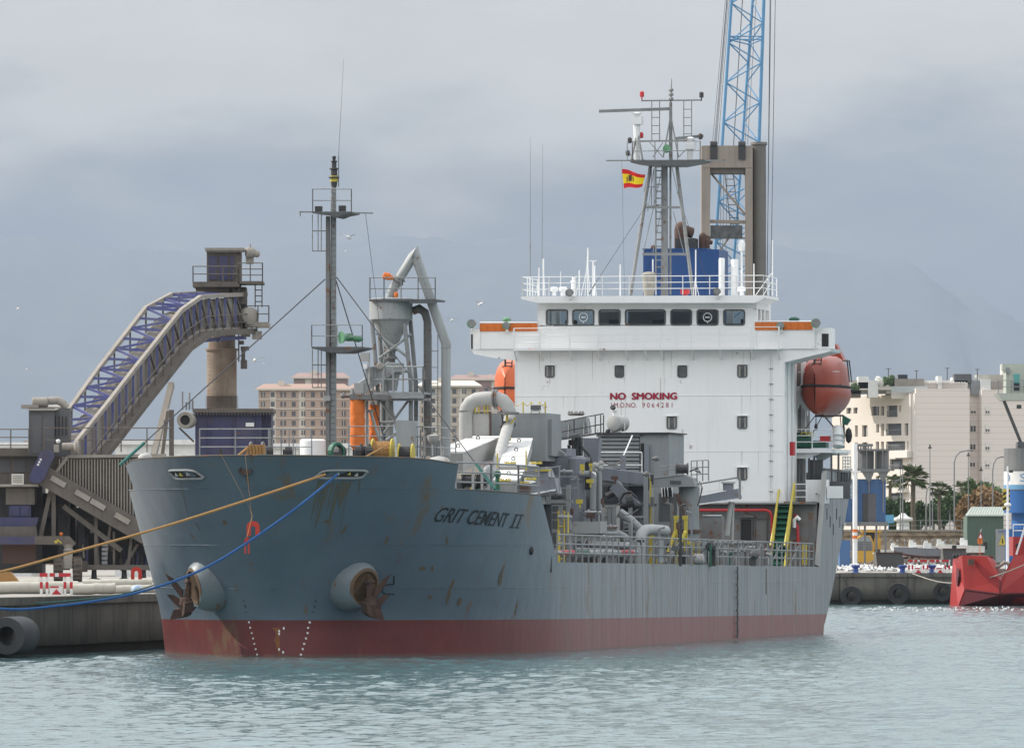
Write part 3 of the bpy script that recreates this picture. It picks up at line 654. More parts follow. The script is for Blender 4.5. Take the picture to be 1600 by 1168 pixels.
# wheelhouse with real window openings
WX = [(853.5, 887), (894.7, 928), (935.7, 969), (977, 1039.6), (1048, 1080.7), (1089, 1122), (1130.5, 1163.5)]
wh = MB(); s1 = SF-.1
wh.pb(SH, 840, 466, 1182, 484, s1, .15)
ed = [840]+[v for w_ in WX for v in w_]+[1182]
for i in range(0, len(ed), 2): wh.pb(SH, ed[i], 484, ed[i+1], 507.6, s1, .15)
zl = p(840, 507.6, s1).z; zh = p(840, 484, s1).z; xl = p(840, 500, s1).x; xr = p(1182, 500, s1).x; ztp = p(840, 466, s1).z; zfl = p(840, 545, s1).z
for x_ in (xl, xr-.15):
    wh.box((x_, s1+.15, zfl), (x_+.15, s1+3.6, zl)); wh.box((x_, s1+.15, zh), (x_+.15, s1+3.6, ztp))
    for yy in (0.15, 1.1, 2.1, 3.35): wh.box((x_, s1+yy, zl), (x_+.15, s1+yy+.25, zh))
wh.box((xl, s1+3.6, zfl), (xr, s1+3.75, zl)); wh.box((xl, s1+3.6, zh), (xr, s1+3.75, ztp))
for u in (0, .2, .35, .65, .8, .97): wh.box((xl+(xr-xl)*u, s1+3.6, zl), (xl+(xr-xl)*(u+.03), s1+3.75, zh))
for u, v in ((.22, .35), (.36, .65), (.66, .8)): wh.box((xl+(xr-xl)*u, s1+2.9, zfl), (xl+(xr-xl)*v, s1+3.0, zh))
whp = part('wheelhouse', wh, M['white'], ship)
for x0, x1 in WX:
    q = MB(); q.pb(SH, x0, 484, x1, 507.6, s1+.06, .012); w = part('window', q, M['wglass'], whp)
    q = MB(); L_ = rrect(SH, x0+.5, 484.3, x1-.5, 507.3, s1-.012, 3.5); q.path(L_+[L_[0], L_[1]], .04, 5, cap=False); part('frame', q, M['dgrey'], w)
for cx in (911.5, 1105.5):
    c = p(cx, 495.5, s1-.02); q = MB(); q.path([c+Vector((.19*math.cos(i*math.pi/8), 0, .19*math.sin(i*math.pi/8))) for i in range(18)], .022, 5, cap=False)
    q.cb(c, (.2, .03, .05)); q.tube(c+Vector((0, 0, -.19)), c+Vector((0, 0, -.27)), .02, n=4); part('clear_view_screen', q, M['wrail'], whp)
q = MB(); q.box((xl+.5, s1+1.2, zfl), (xr-.5, s1+2.0, zl+.05))
for i in range(5): q.box((xl+1+i*2, s1+1.3, zl), (xl+1.5+i*2, s1+1.6, zl+.25))
part('bridge_console', q, M['dgrey'], whp)
rf = MB(); rf.pp(SH, [(814, 463), (1195, 461), (1195, 465), (1179, 473), (840, 473), (814, 467)], SF-.8, 3.7)
roof = part('roof', rf, M['white'], whp)
# catwalk in front of the wheelhouse
q = MB(); zc = p(805, 546, SF).z; q.box((p(803, 546, SF-.7).x, SF-.65, zc-.06), (p(1217, 546, SF-.7).x, SF, zc)); cw = part('catwalk', q, M['white'], ship)
q = MB(); A_ = p(803, 546, SF-.65); B_ = p(1217, 546, SF-.65); A_.z = B_.z = zc
for j in (1, 2, 3): q.tube(A_+Vector((0, 0, .31*j)), B_+Vector((0, 0, .31*j)), .018, n=5)
for x in (803, 843, 890, 934, 977, 1007, 1032, 1080, 1124, 1173, 1217):
    c = p(x, 546, SF-.65); q.box((c.x-.035, c.y-.02, zc), (c.x+.035, c.y+.02, zc+.93))
part('railing', q, M['wrail'], cw)
for x in (803, 843, 890, 934, 977, 1007, 1032, 1080, 1124, 1173, 1215):
    q = MB(); c = p(x, 546, SF-.65); q.beam((c.x, c.y+.03, zc-.05), (c.x, SF, zc-.50), .05); part('bracket', q, M['white'], cw)
# lettering on the face
def flat_text(body, x0, x1, y0, y1, d, mat, par, label, bold=0.):
    vs, fs = text_mesh(body); A = p(x0, y1, d); B = p(x1, y0, d); mb = MB()
    mb.add([(A.x+(B.x-A.x)*u, d, A.z+(B.z-A.z)*v) for u, v in vs], fs)
    if bold: mb.add([(A.x+(B.x-A.x)*u+bold, d-.002, A.z+(B.z-A.z)*v) for u, v in vs], fs); mb.add([(A.x+(B.x-A.x)*u+bold/2, d-.004, A.z+(B.z-A.z)*v+bold*.5) for u, v in vs], fs)
    return part('lettering', mb, mat, par, label=label)
flat_text('NO  SMOKING', 953, 1056.5, 613.5, 624, SF-.03, M['boot'], sup, 'dark red capitals reading NO SMOKING', .05)
flat_text('I.M.O.NO.   9 0 6 4 2 8 1', 955, 1050.5, 628.5, 636.5, SF-.012, M['boot'], sup, 'dark red line reading I.M.O.NO. 9064281')
# searchlights
def lamp(x, y, s, r=.2, mat='hornG', parent=ship, up=.0):
    c = p(x, y, s); q = MB(); q.lathe(c+Vector((0, .28, 0)), [(0, r*.35), (.08, r*.8), (.3, r), (.38, r)], (-.1, -1, -.05), 12); o = part('searchlight', q, M[mat], parent, smooth=True)
    q = MB(); q.lathe(c+Vector((0, -.105, 0)), [(0, r*.93), (.01, r*.9)], (-.1, -1, -.05), 12); part('lens', q, M['lampG'], o)
    q = MB(); q.tube(c+Vector((-.0, .1, -r-.12)), c+Vector((0, .1, -r*.8)), .05, n=6); q.cb(c+Vector((0, .1, -r-.1)), (.16, .16, .05)); part('bracket', q, M['wrail'], o)
for x, y, r in ((738, 505, .2), (792, 508, .17), (1220.5, 508, .17), (1276, 504, .21)): lamp(x, y, SF-.35, r)
lamp(891, 456.5, SF-.95, .17, 'dgrey'); lamp(1121, 455, SF-.95, .17, 'dgrey')
q = MB(); q.ball(p(1241, 499, SF+.5), .25, 10, 1, 1, .5); part('horn_cover', q, M['green'], ship)
q = MB(); q.ball(p(792, 499.5, SF+.5), .2, 10, 1, 1, .6); part('horn_cover', q, M['hornG'], ship)
# monkey island rail, vents, aerials
ZR = p(815, 462, SF-.7).z
q = MB(); xa = p(816, 462, SF-.7).x; xb = p(1193, 462, SF-.7).x
q.rail([(xa, SF+2.8, ZR), (xa, SF-.7, ZR), (xb, SF-.7, ZR), (xb, SF+2.8, ZR)], .83, 3, 1.25, .02); part('roof_railing', q, M['wrail'], roof)
def aer(pts, r=.02, mat='wrail', name='aerial', n=5, r2=None):
    q = MB(); q.path([p(*v) for v in pts], r, n, r2=r2); return part(name, q, M[mat], roof)
for x, y0, y1, s, r in ((828.5, 432, 215, 72.5, .02), (847, 405, 225, 72.5, .014)): aer([(x, y0, s), (x+(1 if x > 840 else 0), y1, s)], r, 'mast', r2=.006)
for x, y, s, r in ((828, 432, 72.5, .03), (842, 418, 72.5, .035), (849, 404, 72.5, .04), (876, 424, 72.7, .015), (905, 422, 73, .03), (918.5, 387, 74, .03), (926.5, 407, 74, .04), (929, 415, 73.6, .03), (969, 413, 73, .03), (1020, 405, 73, .03), (1087, 390, 72.8, .03), (1178, 412, 72.3, .03), (1207, 375, 73, .035)):
    aer([(x, 462, s), (x, y, s)], r)
for x0, x1, y1, s in ((836, 842, 430, 72.5), (852, 849, 420, 72.5), (908, 918, 415, 74), (914, 918, 395, 74), (932, 927, 425, 74), (900, 906, 430, 73), (922, 918, 400, 74), (1180, 1207, 425, 73), (1083, 1087, 430, 72.8), (1192, 1206, 440, 73), (1092, 1087, 440, 72.8)):
    aer([(x0, 462, s), (x1, y1, s)], .016)
aer([(921, 407.5, 74), (932, 407.5, 74)], .02); 
for x, s in ((880, 72.8), (866, 72.5), (1159, 72.5)):
    c = p(x, 462, s); q = MB(); q.lathe(c, [(0, .09), (.2, .09), (.22, .18), (.38, .18), (.4, .1)], n=12); part('vent', q, M['wrail'], roof, smooth=True)
c = p(896, 462, 72.9); q = MB(); q.lathe(c, [(0, .10), (.6, .10), (.62, .14), (.66, .14), (.68, .07), (.85, .07)], n=10); q2 = q; part('vent_pipe', q, M['wrail'], roof, smooth=True)
q = MB(); q.ball(p(896.2, 433, 72.9), .06, 8); part('lamp_head', q, M['black'], roof)
for x0, x1, y in ((1123, 1132.5, 403), (1142, 1154, 405)):
    c = p((x0+x1)/2, 462, 76.5); r_ = (x1-x0)/2*.0291; zt_ = p(x0, y, 76.5).z
    q = MB(); q.lathe(c, [(0, r_), (zt_-c.z-.05, r_), (zt_-c.z, r_*.8)], n=14); part('vent_stack', q, M['wrail'], roof, smooth=True)
c = p(1159, 462, 75); zt_ = p(1159, 392, 75).z
q = MB(); q.lathe(c, [(0, .05), (zt_-c.z, .05), (zt_-c.z+.02, .14), (zt_-c.z+.3, .17), (zt_-c.z+.45, .1), (zt_-c.z+.5, .02)], n=12); part('satellite_dome', q, M['wrail'], roof, smooth=True)
# covered compass binnacle and red box
c = p(1014, 462, 72.6); q = MB(); q.lathe(c, [(0, .22), (.3, .27), (.75, .30), (.95, .34), (1.05, .22), (1.08, .05)], n=11); part('covered_binnacle', q, M['canvas'] if 'canvas' in M else M['dustL'], roof, smooth=True)
q = MB(); q.pb(SH, 1063, 452, 1076, 459, 72.4, .3); q.pb(SH, 1067, 459, 1073, 462, 72.5, .2); part('beacon_box', q, M['red'], roof)
# ---- main mast
MS = 76.0
mm_ = MB()
mm_.path([p(1038.5, 462, MS), p(1038.5, 255, MS)], .17, 10, r2=.14); mast = part('main_mast', mm_, M['mast'], ship, smooth=True)
def mp_(name, fn, mat='mast', lab=None):
    q = MB(); fn(q); return part(name, q, M[mat], mast, label=lab)
mp_('mast_leg', lambda q: q.tube(p(985, 461, MS-1.2), p(1017, 256, MS-.2), .085, n=7)); mp_('mast_leg', lambda q: q.tube(p(1083, 461, MS-1.2), p(1057, 256, MS-.2), .085, n=7))
mp_('mast_ladder', lambda q: (q.ladder(p(1029.5, 460, MS-.1), p(1029.5, 256, MS-.1), (.28, 0, 0), .035), q.tube(p(1047.5, 460, MS+.2), p(1047.5, 256, MS+.2), .05, n=5)))
mp_('ladder_cage', lambda q: [q.tube(p(x, 262, MS-.4), p(x, 322, MS-.4), .02, n=4) for x in (1018, 1022, 1025)]+[q.tube(p(1012, y, MS-.4), p(1030, y, MS-.4), .02, n=4) for y in (292, 322)])
mp_('cross_bar', lambda q: q.beam(p(1004, 397, MS-.9), p(1076, 397, MS-.9), .11)); mp_('cross_bar', lambda q: q.beam(p(1010, 324, MS-.5), p(1065, 324, MS-.5), .10))
pl_ = mp_('mast_platform', lambda q: (q.pp(SH, [(985, 252), (1098, 249), (1096, 251), (1060, 258), (1012, 258), (985, 254)], MS-1.1, 2.2)), 'dgrey')
mp_('yard', lambda q: q.beam(p(947, 251, MS-.6), p(1134, 250.5, MS-.6), .06))
mp_('platform_rail', lambda q: q.rail([p(988, 251, MS+1), p(988, 251, MS-1), p(1094, 250, MS-1), p(1094, 250, MS+1)], .85, 2, .9, .02))
mp_('upper_mast', lambda q: (q.path([p(1048, 250, MS), p(1048, 160, MS)], .09, 8, r2=.07), q.tube(p(1048, 160, MS), p(1049.5, 123, MS), .04, .015, n=6), [q.lathe(p(1048.6, y, MS), [(0, .1), (.08, .12), (.16, .06)], n=8) for y in (143, 150, 157)]))
for x in (1036, 1060): mp_('mast_strut', lambda q: q.tube(p(x, 246, MS-.3), p(1048, 180, MS), .035, n=5))
mp_('upper_yard', lambda q: q.beam(p(1002, 157.5, MS), p(1096, 156.5, MS), .06))
for x in (1024.5, 1074.5): mp_('signal_frame', lambda q: q.ladder(p(x, 222, MS), p(x, 158, MS), (.36, 0, 0), .022, .36))
mp_('middle_yard', lambda q: q.beam(p(998, 220.5, MS), p(1085, 219, MS), .05))
for x, y in ((1003, 149), (1096, 150)): mp_('navigation_light', lambda q: (q.lathe(p(x, y+8, MS), [(0, .03), (.15, .03), (.16, .1), (.38, .1), (.42, .03)], n=8)), 'red' if x < 1050 else 'dark')
for x, y, mt in ((1002, 212, 'red'), (1094.5, 214, 'dark'), (981, 240, 'dark'), (984, 220, 'dark')): mp_('navigation_light', lambda q: q.lathe(p(x, y+4, MS-.3), [(0, .05), (.05, .1), (.22, .1), (.28, .03)], n=8), mt)
# radars
def radar(x, yb, yt, x0, x1, y0, y1, mt):
    o = mp_('radar_pedestal', lambda q: (q.path([p(x, yb, MS-.4), p(x, yt+14, MS-.4)], .12, 8, r2=.16), q.pb(SH, x-7, yt+2, x+7, yt+14, MS-.65, .5), q.lathe(p(x, yt+2, MS-.4), [(0, .1), (.14, .22), (.2, .1)], n=10)), mt)
    q = MB(); q.beam(p(x0, y0, MS-.9), p(x1, y1, MS+.1), .14, .13); part('radar_scanner', q, M['mast'], mast)
radar(995, 250, 180, 936, 1048, 174, 170, 'wrail'); radar(1078, 250, 219, 1054, 1098, 216.5, 212.5, 'wrail')
mp_('radar_tower', lambda q: [q.tube(p(x, 250, s_), p(996, 205, MS-.4), .05, n=5) for x, s_ in ((986, MS-.8), (1004, MS-.8), (998, MS+.3))])
mp_('loudspeaker', lambda q: q.lathe(p(1047, 233, MS-.6), [(0, .05), (.2, .12), (.35, .2)], (-.3, -1, 0), 10), 'hornG')
mp_('bracing', lambda q: [q.tube(p(a_, b_3, MS-.6), p(c_, d_, MS-.6), .018, n=4) for a_, b_3, c_, d_ in ((1012, 330, 1022, 262), (1066, 330, 1050, 262), (1005, 395, 1035, 262), (1020, 395, 1034, 325), (981, 235, 990, 250), (985, 250, 1030, 262), (1015, 262, 1006, 300), (1070, 400, 1052, 330), (980, 222, 980, 251), (1036, 246, 1015, 222), (1060, 246, 1083, 222), (1020, 246, 1036, 222))])
# flag hoist and stays
stay = lambda A, B, r=.012, mat='wire': (lambda q: (q.tube(A, B, r, n=4), part('stay', q, M[mat], ship)))(MB())
stay(p(1012, 318, MS-.6), p(930, 443, 72.5)); stay(p(930, 443, 72.5), p(921, 459, 72.2), .03, 'dark'); stay(p(1058, 300, MS-.6), p(1105, 440, MS+3)); stay(p(971.5, 252, MS-.6), p(976, 462, 73), .006)
# flag of Spain, waving: three cloth bands and the shield
fa = p(971.5, 264, MS-.6); fb = p(975, 294.5, MS-.6); fl = thing('flag', SH, fa, 'red and yellow striped flag flying from the main mast yard', 'flag')
def flagpt(u, v): 
    tl = fa; bl = fb; tr_ = p(1008, 273, MS-.6); br = p(1003, 291.5, MS-.6)
    q = (tl*(1-u)+tr_*u)*(1-v)+(bl*(1-u)+br*u)*v; q = q.copy(); q.y += math.sin(u*7+v*1.2)*.10*u+.0; q.z += math.sin(u*6.5)*.035; return q
for v0, v1, mt in ((0, .25, 'flagR'), (.25, .75, 'flagY'), (.75, 1, 'flagR')):
    q = MB(); n_ = 14; q.add([flagpt(i/n_, v) for v in (v0, v1) for i in range(n_+1)], [(i, i+1, n_+2+i, n_+1+i) for i in range(n_)]); q.v += [(x, y+.006, z) for x, y, z in q.v]; k_ = len(q.f); q.f += [tuple(j+2*(n_+1) for j in f[::-1]) for f in q.f[:k_]]; q.mi += [0]*k_
    part('stripe', q, M[mt], fl)
q = MB()
for ox_, oz_, w_, h_ in ((0, 0, .14, .2), (0, .14, .16, .06), (-.14, -.02, .035, .24), (.14, -.02, .035, .24)):
    c = flagpt(.36, .5); q.cb((c.x+ox_, c.y-.04, c.z+oz_), (w_, .02, h_))
part('shield', q, M['shield'] if 'shield' in M else M['rustpipe'], fl)
# ---- funnel and exhausts
fs_ = 80.5; q = MB(); A = p(1005, 462, fs_); B = p(1103, 389, fs_)
q.prism([(A.x, fs_, 6), (B.x, fs_, 6), (B.x+.5, fs_+.6, 6), (B.x+.5, fs_+3, 6), (A.x, fs_+3, 6)], (0, 0, B.z-6))
fun = part('funnel', q, M['funnel'], ship)
q = MB(); q.pb(SH, 1003.5, 387.5, 1105, 390, fs_-.06, 3.2); part('top_rim', q, M['funnel'], fun)
q = MB(); q.box((A.x+.2, fs_-.05, B.z-1.3), (A.x+.28, fs_, B.z-.2)); part('bracket', q, M['funnel'], fun)
def exhaust(x, y0, y1, r, bend):
    q = MB(); a_ = p(x, y0, fs_+1.4); b_4 = p(x, y1, fs_+1.4)
    q.path([a_, b_4-Vector((0, 0, r*1.2)), b_4+Vector((bend*.15, .1, -r*.5)), b_4+Vector((bend*.45, .4, -r*.35)), b_4+Vector((bend*.7, .7, -r*.5))], r, 12); part('exhaust_pipe', q, M['rustpipe'], fun, smooth=True)
for x, y1, r in ((1064, 346, .31), (1098, 363, .18), (1105, 372, .12)):
    q = MB(); a_ = p(x, 392, fs_+1.4); h_ = p(x, y1, fs_+1.4).z-a_.z; q.lathe(a_, [(0, r), (h_-r*1.2, r), (h_-r*.75, r*.93), (h_-r*.35, r*.72), (h_-r*.08, r*.35), (h_, .02)], n=16)
    q.lathe(a_+Vector((r*.2, .2, h_-r*1.3)), [(0, r*.9), (r*1.5, r*.8)], (.9, .5, -.25), 12); part('exhaust_pipe', q, M['rustpipe'], fun, smooth=True)
q = MB(); q.ball(p(1021, 387, fs_+1), .14, 8); part('exhaust_pipe', q, M['rustpipe'], fun)
q = MB(); q.pb(SH, 1055, 372, 1085, 389, fs_+.6, 1.); part('exhaust_base', q, M['dark'], fun)

# ---- port side: davit, lifeboat platform, stairs, poop
def P3(name, mat, fn, parent=ship, **k): q = MB(); fn(q); return part(name, q, M[mat], parent, **k)
P3('side_casing', 'white', lambda q: (q.box((5.1, 75.0, 5.9), (6.0, 75.6, 13.0)), q.box((5.1, 78.5, 5.9), (5.9, 78.8, 12.5))), sup)
P3('side_casing', 'rustgrey', lambda q: q.box((5.11, 75.6, 8.6), (5.7, 81, 12.4)), sup)
P3('corner_pipe', 'wrail', lambda q: (q.tube((6.16, 72.4, 5.9), (6.16, 72.4, 12.4), .05), q.tube((6.16, 73.6, 5.9), (6.16, 73.6, 12.4), .04)), sup)
dv = P3('davit', 'white', lambda q: (q.prism([p(1272, 549, 76.2), p(1281, 549, 76.2), p(1245, 640, 76.2), p(1244, 700, 76.2), p(1234, 700, 76.2), p(1234, 640, 76.2)], (0, .3, 0))))
P3('davit', 'white', lambda q: (q.prism([p(1284, 549, 80.2), p(1293, 549, 80.2), p(1262, 630, 80.2), p(1258, 700, 80.2), p(1250, 700, 80.2), p(1251, 630, 80.2)], (0, .3, 0))))
P3('davit_arm', 'white', lambda q: (q.beam(p(1240, 612, 76.3), p(1262, 640, 76.3), .22), q.beam(p(1262, 640, 76.3), p(1270, 634, 76.3), .2), q.beam(p(1243, 609, 76.2), p(1252, 605, 76.2), .2)), dv)
P3('davit_arm', 'rustgrey', lambda q: q.beam(p(1272, 549, 76.2), p(1302, 546, 76.2), .15), dv)
dv2 = P3('davit', 'white', lambda q: (q.prism([(-7.2, 80.2, 12.5), (-6.4, 80.2, 12.5), (-5.3, 80.2, 9.8), (-5.3, 80.2, 8.2), (-5.6, 80.2, 8.2), (-5.6, 80.2, 9.9)], (0, .3, 0))))
def lifeboat(cx, s0_, zc_, mat, label, wd=1.1):
    root = thing('lifeboat', SH, (cx, s0_+3, zc_-1.3), label, 'lifeboat', 'lifeboats on the davits')
    L = 6.4; sec = []; n_ = 24; K = 15
    def ringpts(u, top):
        f = math.sin(math.pi*min(max(u, .0), 1))**.42 if 0 < u < 1 else .02
        f = max(f, .03); pts = []
        for j in range(n_):
            a = 2*math.pi*j/n_; c_, s__ = math.cos(a), math.sin(a)
            if s__ < 0:  # hull below the gunwale: V-shaped
                x = wd*f*math.copysign(abs(c_)**1.25, c_); z = -1.42*(abs(s__)**1.0)*(.6+.4*f)
                if u < .2: z -= .15*(1-u/.2)*abs(s__)
            else:
                cf = f*(.86 if .1 < u < .9 else .7); x = wd*cf*math.copysign(abs(c_)**.6, c_); z = 1.42*(abs(s__)**.8)*(.35+.65*f)
            pts.append((cx+x, s0_+L*u, zc_+z))
        return pts
    for lo in (True, False):
        q = MB(); vs = []
        js = [j % n_ for j in range(n_//2, n_+1)] if lo else list(range(0, n_//2+1))
        for i in range(K): r_ = ringpts(i/(K-1), not lo); vs += [r_[j] for j in js]
        m_ = len(js); q.add(vs, [(i*m_+j, i*m_+j+1, (i+1)*m_+j+1, (i+1)*m_+j) for i in range(K-1) for j in range(m_-1)])
        part('hull' if lo else 'canopy', q, M[mat], root, smooth=True)
    q = MB(); lp = []
    for i in range(0, K): r_ = ringpts(i/(K-1), False); lp.append(Vector(r_[0])+Vector((.03, 0, 0)))
    for i in reversed(range(0, K)): r_ = ringpts(i/(K-1), False); lp.append(Vector(r_[n_//2])-Vector((.03, 0, 0)))
    q.path(lp+lp[:1], .06, 5, cap=False); part('fender_band', q, M['black'], root)
    q = MB(); q.box((cx-.22, s0_+.45, zc_+.15), (cx+.22, s0_+.9, zc_+1.0)); q.ladder((cx+.05, s0_+.35, zc_+.1), (cx+.05, s0_+.7, zc_+1.5), (.3, 0, 0), .03); q.tube((cx-.1, s0_+.4, zc_+.1), (cx-.1, s0_+.6, zc_+1.6), .05); part('release_hook', q, M['dark'], root)
    q = MB(); q.box((cx+wd*.62, s0_+.8, zc_+.62), (cx+wd*.9, s0_+.84, zc_+.66)); q.box((cx-wd*.8, s0_+.7, zc_+.60), (cx-wd*.5, s0_+.74, zc_+.64)); part('reflective_strip', q, M['barW'], root, kind='stuff')
    q = MB(); hh = [Vector((cx+math.sin(a)*wd*.98, s0_+1.0, zc_+.1-.13*abs(math.cos(a*4)))) for a in [(-1.4+i*.2) for i in range(15)]]; q.path(hh, .014, 4, cap=False); part('grab_line', q, M['dark'], root)
    q = MB(); q.path([(cx+wd*.75, s0_+3.2, zc_+1.15), (cx+wd*.95, s0_+3.2, zc_+1.2), (cx+wd*1.06, s0_+3.2, zc_+.2)], .025, 5); q.path([(cx+wd*.75, s0_+2.6, zc_+1.15), (cx+wd*.95, s0_+2.6, zc_+1.2), (cx+wd*1.06, s0_+2.6, zc_+.2)], .025, 5); part('side_rail', q, M['dark'], root)
    q = MB(); q.prism([(cx-.5, s0_+5.2, zc_+1.2), (cx+.5, s0_+5.2, zc_+1.2), (cx+.1, s0_+5.2, zc_+2.0)], (0, .8, 0)); part('cockpit', q, M[mat], root)
    return root
c = p(1273, 602, 74.6); lifeboat(c.x, 74.6, c.z, 'orangeShade', 'shade-darkened orange enclosed lifeboat hanging at the right side of the white bridge')
c = p(789, 605, 75); lifeboat(c.x, 75.0, c.z-.02, 'orange', 'bright orange lifeboat half hidden behind the left edge of the white bridge')
# platform below the lifeboat
PS = 75.0
P3('boat_deck', 'white', lambda q: (q.pb(SH, 1232, 700.5, 1297, 707, PS, 5.8), q.pp(SH, [(1232, 707), (1285, 707), (1262, 716), (1240, 716)], PS+.3, .1), q.pp(SH, [(1270, 707), (1325, 707), (1325, 711), (1300, 711), (1285, 720), (1278, 720)], PS+2., .1)))
P3('boat_deck_railing', 'wrail', lambda q: q.rail([p(1238, 700, PS+.1), p(1300, 700, PS+.1)], .85, 3, 1.1, .022))
P3('boat_winch', 'green', lambda q: (q.lathe(p(1240, 690, PS+1.2), [(0, .3), (.1, .42), (.7, .42), (.8, .3)], (1, .15, 0), 12), q.pb(SH, 1265, 688, 1290, 699, PS+1, .9), q.pb(SH, 1240, 678, 1262, 692, PS+1.6, .6)))
P3('life_jackets', 'red', lambda q: (q.pb(SH, 1281, 680, 1296, 690, PS+.9, .4)))
P3('hose_coil', 'yellow', lambda q: q.path([p(1262+10*math.cos(a), 678+3*math.sin(a*2), PS+.8) for a in [i*.5 for i in range(13)]], .03, 5))
rf_ = P3('liferaft_canister', 'white', lambda q: q.lathe(p(1309, 699, PS+.9), [(0, .2), (.05, .3), (.95, .3), (1., .2)], (0, .3, 1), 14), smooth=True)
for i in range(3): P3('canister_strap', 'wrail', lambda q: q.lathe(p(1309, 699-8*i, PS+.9), [(.05, .32), (.1, .32)], (0, .3, 1), 14), rf_)
P3('davit_small_crane', 'dark', lambda q: (q.tube(p(1274, 650, PS+1), p(1318, 649, PS+1), .04), q.tube(p(1290, 652, PS+1), p(1312, 678, PS+1), .035), q.tube(p(1318, 649, PS+1), p(1318, 700, PS+1), .05), q.tube(p(1275, 650, PS+1), p(1275, 672, PS+1), .02), q.lathe(p(1275, 672, PS+1), [(0, .06), (.2, .08), (.3, .03)], n=6)))
P3('crane_cover', 'green', lambda q: q.pp(SH, [(1316, 648), (1328, 655), (1322, 664), (1316, 662)], PS+.9, .4))
P3('ventilator', 'black', lambda q: q.ball(p(1326, 680, PS+1), .28, 8, .6, 1, 1.3))
for a_, b_5 in ((p(1281, 640, 76), p(1242, 690, 76)), (p(1290, 640, 76), p(1262, 690, 76)), (p(1312, 643, 78), p(1316, 680, 78))): P3('boat_fall', 'dark', lambda q: q.tube(a_, b_5, .02, n=4))
P3('cage_ladder', 'wrail', lambda q: [q.tube(p(1317, 714+i*5, PS+2), p(1329, 714+i*5, PS+2), .025, n=4) for i in range(5)]+[q.tube(p(x, 712, PS+2), p(x, 736, PS+2), .025, n=4) for x in (1317, 1321, 1325, 1329)])
# poop front bulkhead with doors, red fire main, stairs
pf = P3('poop_bulkhead', 'rustgrey', lambda q: (q.box((-7.5, 72.0, 3.02), (7.5, 72.2, 5.86))))
P3('poop_edge', 'rustgrey', lambda q: q.box((-7.5, 71.55, 5.82), (7.5, 72.2, 5.94)), pf)
for x0, x1, lab in ((1157, 1175, None), (1179, 1198, None)):
    d_ = P3('door', 'black' if x0 == 1157 else 'rustgrey', lambda q: q.pb(SH, x0+1, 811, x1-1, 850, 71.98, .03), pf)
    P3('frame', 'dgrey', lambda q: (q.pb(SH, x0-.5, 809, x1+.5, 811, 71.93, .08), q.pb(SH, x0-1, 810, x0+1, 852, 71.93, .08), q.pb(SH, x1-1, 810, x1+1, 852, 71.93, .08)), d_)
P3('drip_hood', 'rustgrey', lambda q: q.pp(SH, [(1154, 806), (1165, 803), (1178, 806), (1178, 808), (1154, 808)], 71.85, .15), pf)
P3('fire_main', 'red', lambda q: q.path([p(1093, 796.5, 71.6), p(1197, 796.5, 71.6), p(1203, 799, 71.6), p(1206, 806, 71.6), p(1206.5, 868, 71.6)], .06, 8), smooth=True)
P3('hose_pipe', 'red', lambda q: (q.path([p(1249, 812, 72), p(1244, 806, 71.8), p(1241, 815, 71.7), p(1246, 822, 71.7), p(1247, 850, 71.7)], .07, 8)), smooth=True)
P3('swan_neck', 'wrail', lambda q: q.path([p(1241, 824, 71.4), p(1241, 812, 71.4), p(1246, 808, 71.4), p(1250, 812, 71.4)], .08, 8), smooth=True)
st = P3('stairs', 'yellow', lambda q: (q.beam(p(1204, 886, 69.4), p(1215, 786, 71.8), .07, .2), q.beam(p(1226, 886, 69.4), p(1238, 786, 71.8), .07, .2), q.tube(p(1204, 852, 69.4), p(1219, 754, 71.9), .05), q.tube(p(1226, 852, 69.4), p(1241, 754, 71.9), .05), q.tube(p(1219, 754, 71.9), p(1219, 786, 71.9), .04), q.tube(p(1241, 754, 71.9), p(1241, 786, 71.9), .04)))
for i in range(11):
    u = (i+.5)/11; a_ = p(1204, 886, 69.4).lerp(p(1215, 786, 71.8), u); b_5 = p(1226, 886, 69.4).lerp(p(1238, 786, 71.8), u)
    P3('step', 'green', lambda q: q.box((a_.x, a_.y-.12, a_.z-.02), (b_5.x, a_.y+.12, a_.z+.02)), st)
P3('stair_back', 'green', lambda q: q.prism([p(1206, 884, 69.5), p(1225, 884, 69.5), p(1237, 788, 71.9), p(1217, 788, 71.9)], (0, .02, -.05)), st)
P3('gate_frame', 'yellow', lambda q: [q.tube(p(x, 882, 71), p(x, 845, 71), .045, n=5) for x in (1230, 1235)]+[q.tube(p(1254.5, 882, 71), p(1254.5, 850, 71), .045), q.tube(p(1259.5, 882, 71), p(1259.5, 850, 71), .045)])
P3('poop_post', 'pale', lambda q: q.prism([p(1284, 738, 72.3), p(1291, 735, 72.3), p(1279, 884, 71.6), p(1273, 881, 71.6)], (.0, .25, 0)))
P3('white_locker', 'white', lambda q: (q.pb(SH, 1259, 749, 1288, 786, 73.2, 1.4)))
P3('poop_railing', 'wrail', lambda q: q.rail([p(1241, 786, 72.2), p(1260, 786, 72.2)], .85, 3, .8, .022))
P3('extinguisher_cabinet', 'red', lambda q: q.box((6.11, 72.6, 8.0), (6.35, 73.1, 8.6)), sup)
gw = P3('stowed_gangway', 'dgrey', lambda q: (q.beam(p(1287, 733, 74), p(1328, 737, 80), .12), q.beam(p(1287, 752, 74), p(1328, 755, 80), .12), [q.tube(p(1287+41*i/10, 733+4*i/10, 74+.6*i), p(1287+41*(i+.5)/10, 752+3*i/10, 74+.6*i+.3), .03, n=4) for i in range(10)], [q.tube(p(1287+41*i/10, 733+4*i/10, 74+.6*i), p(1287+41*i/10, 752+3*i/10, 74+.6*i), .04, n=4) for i in range(11)]))
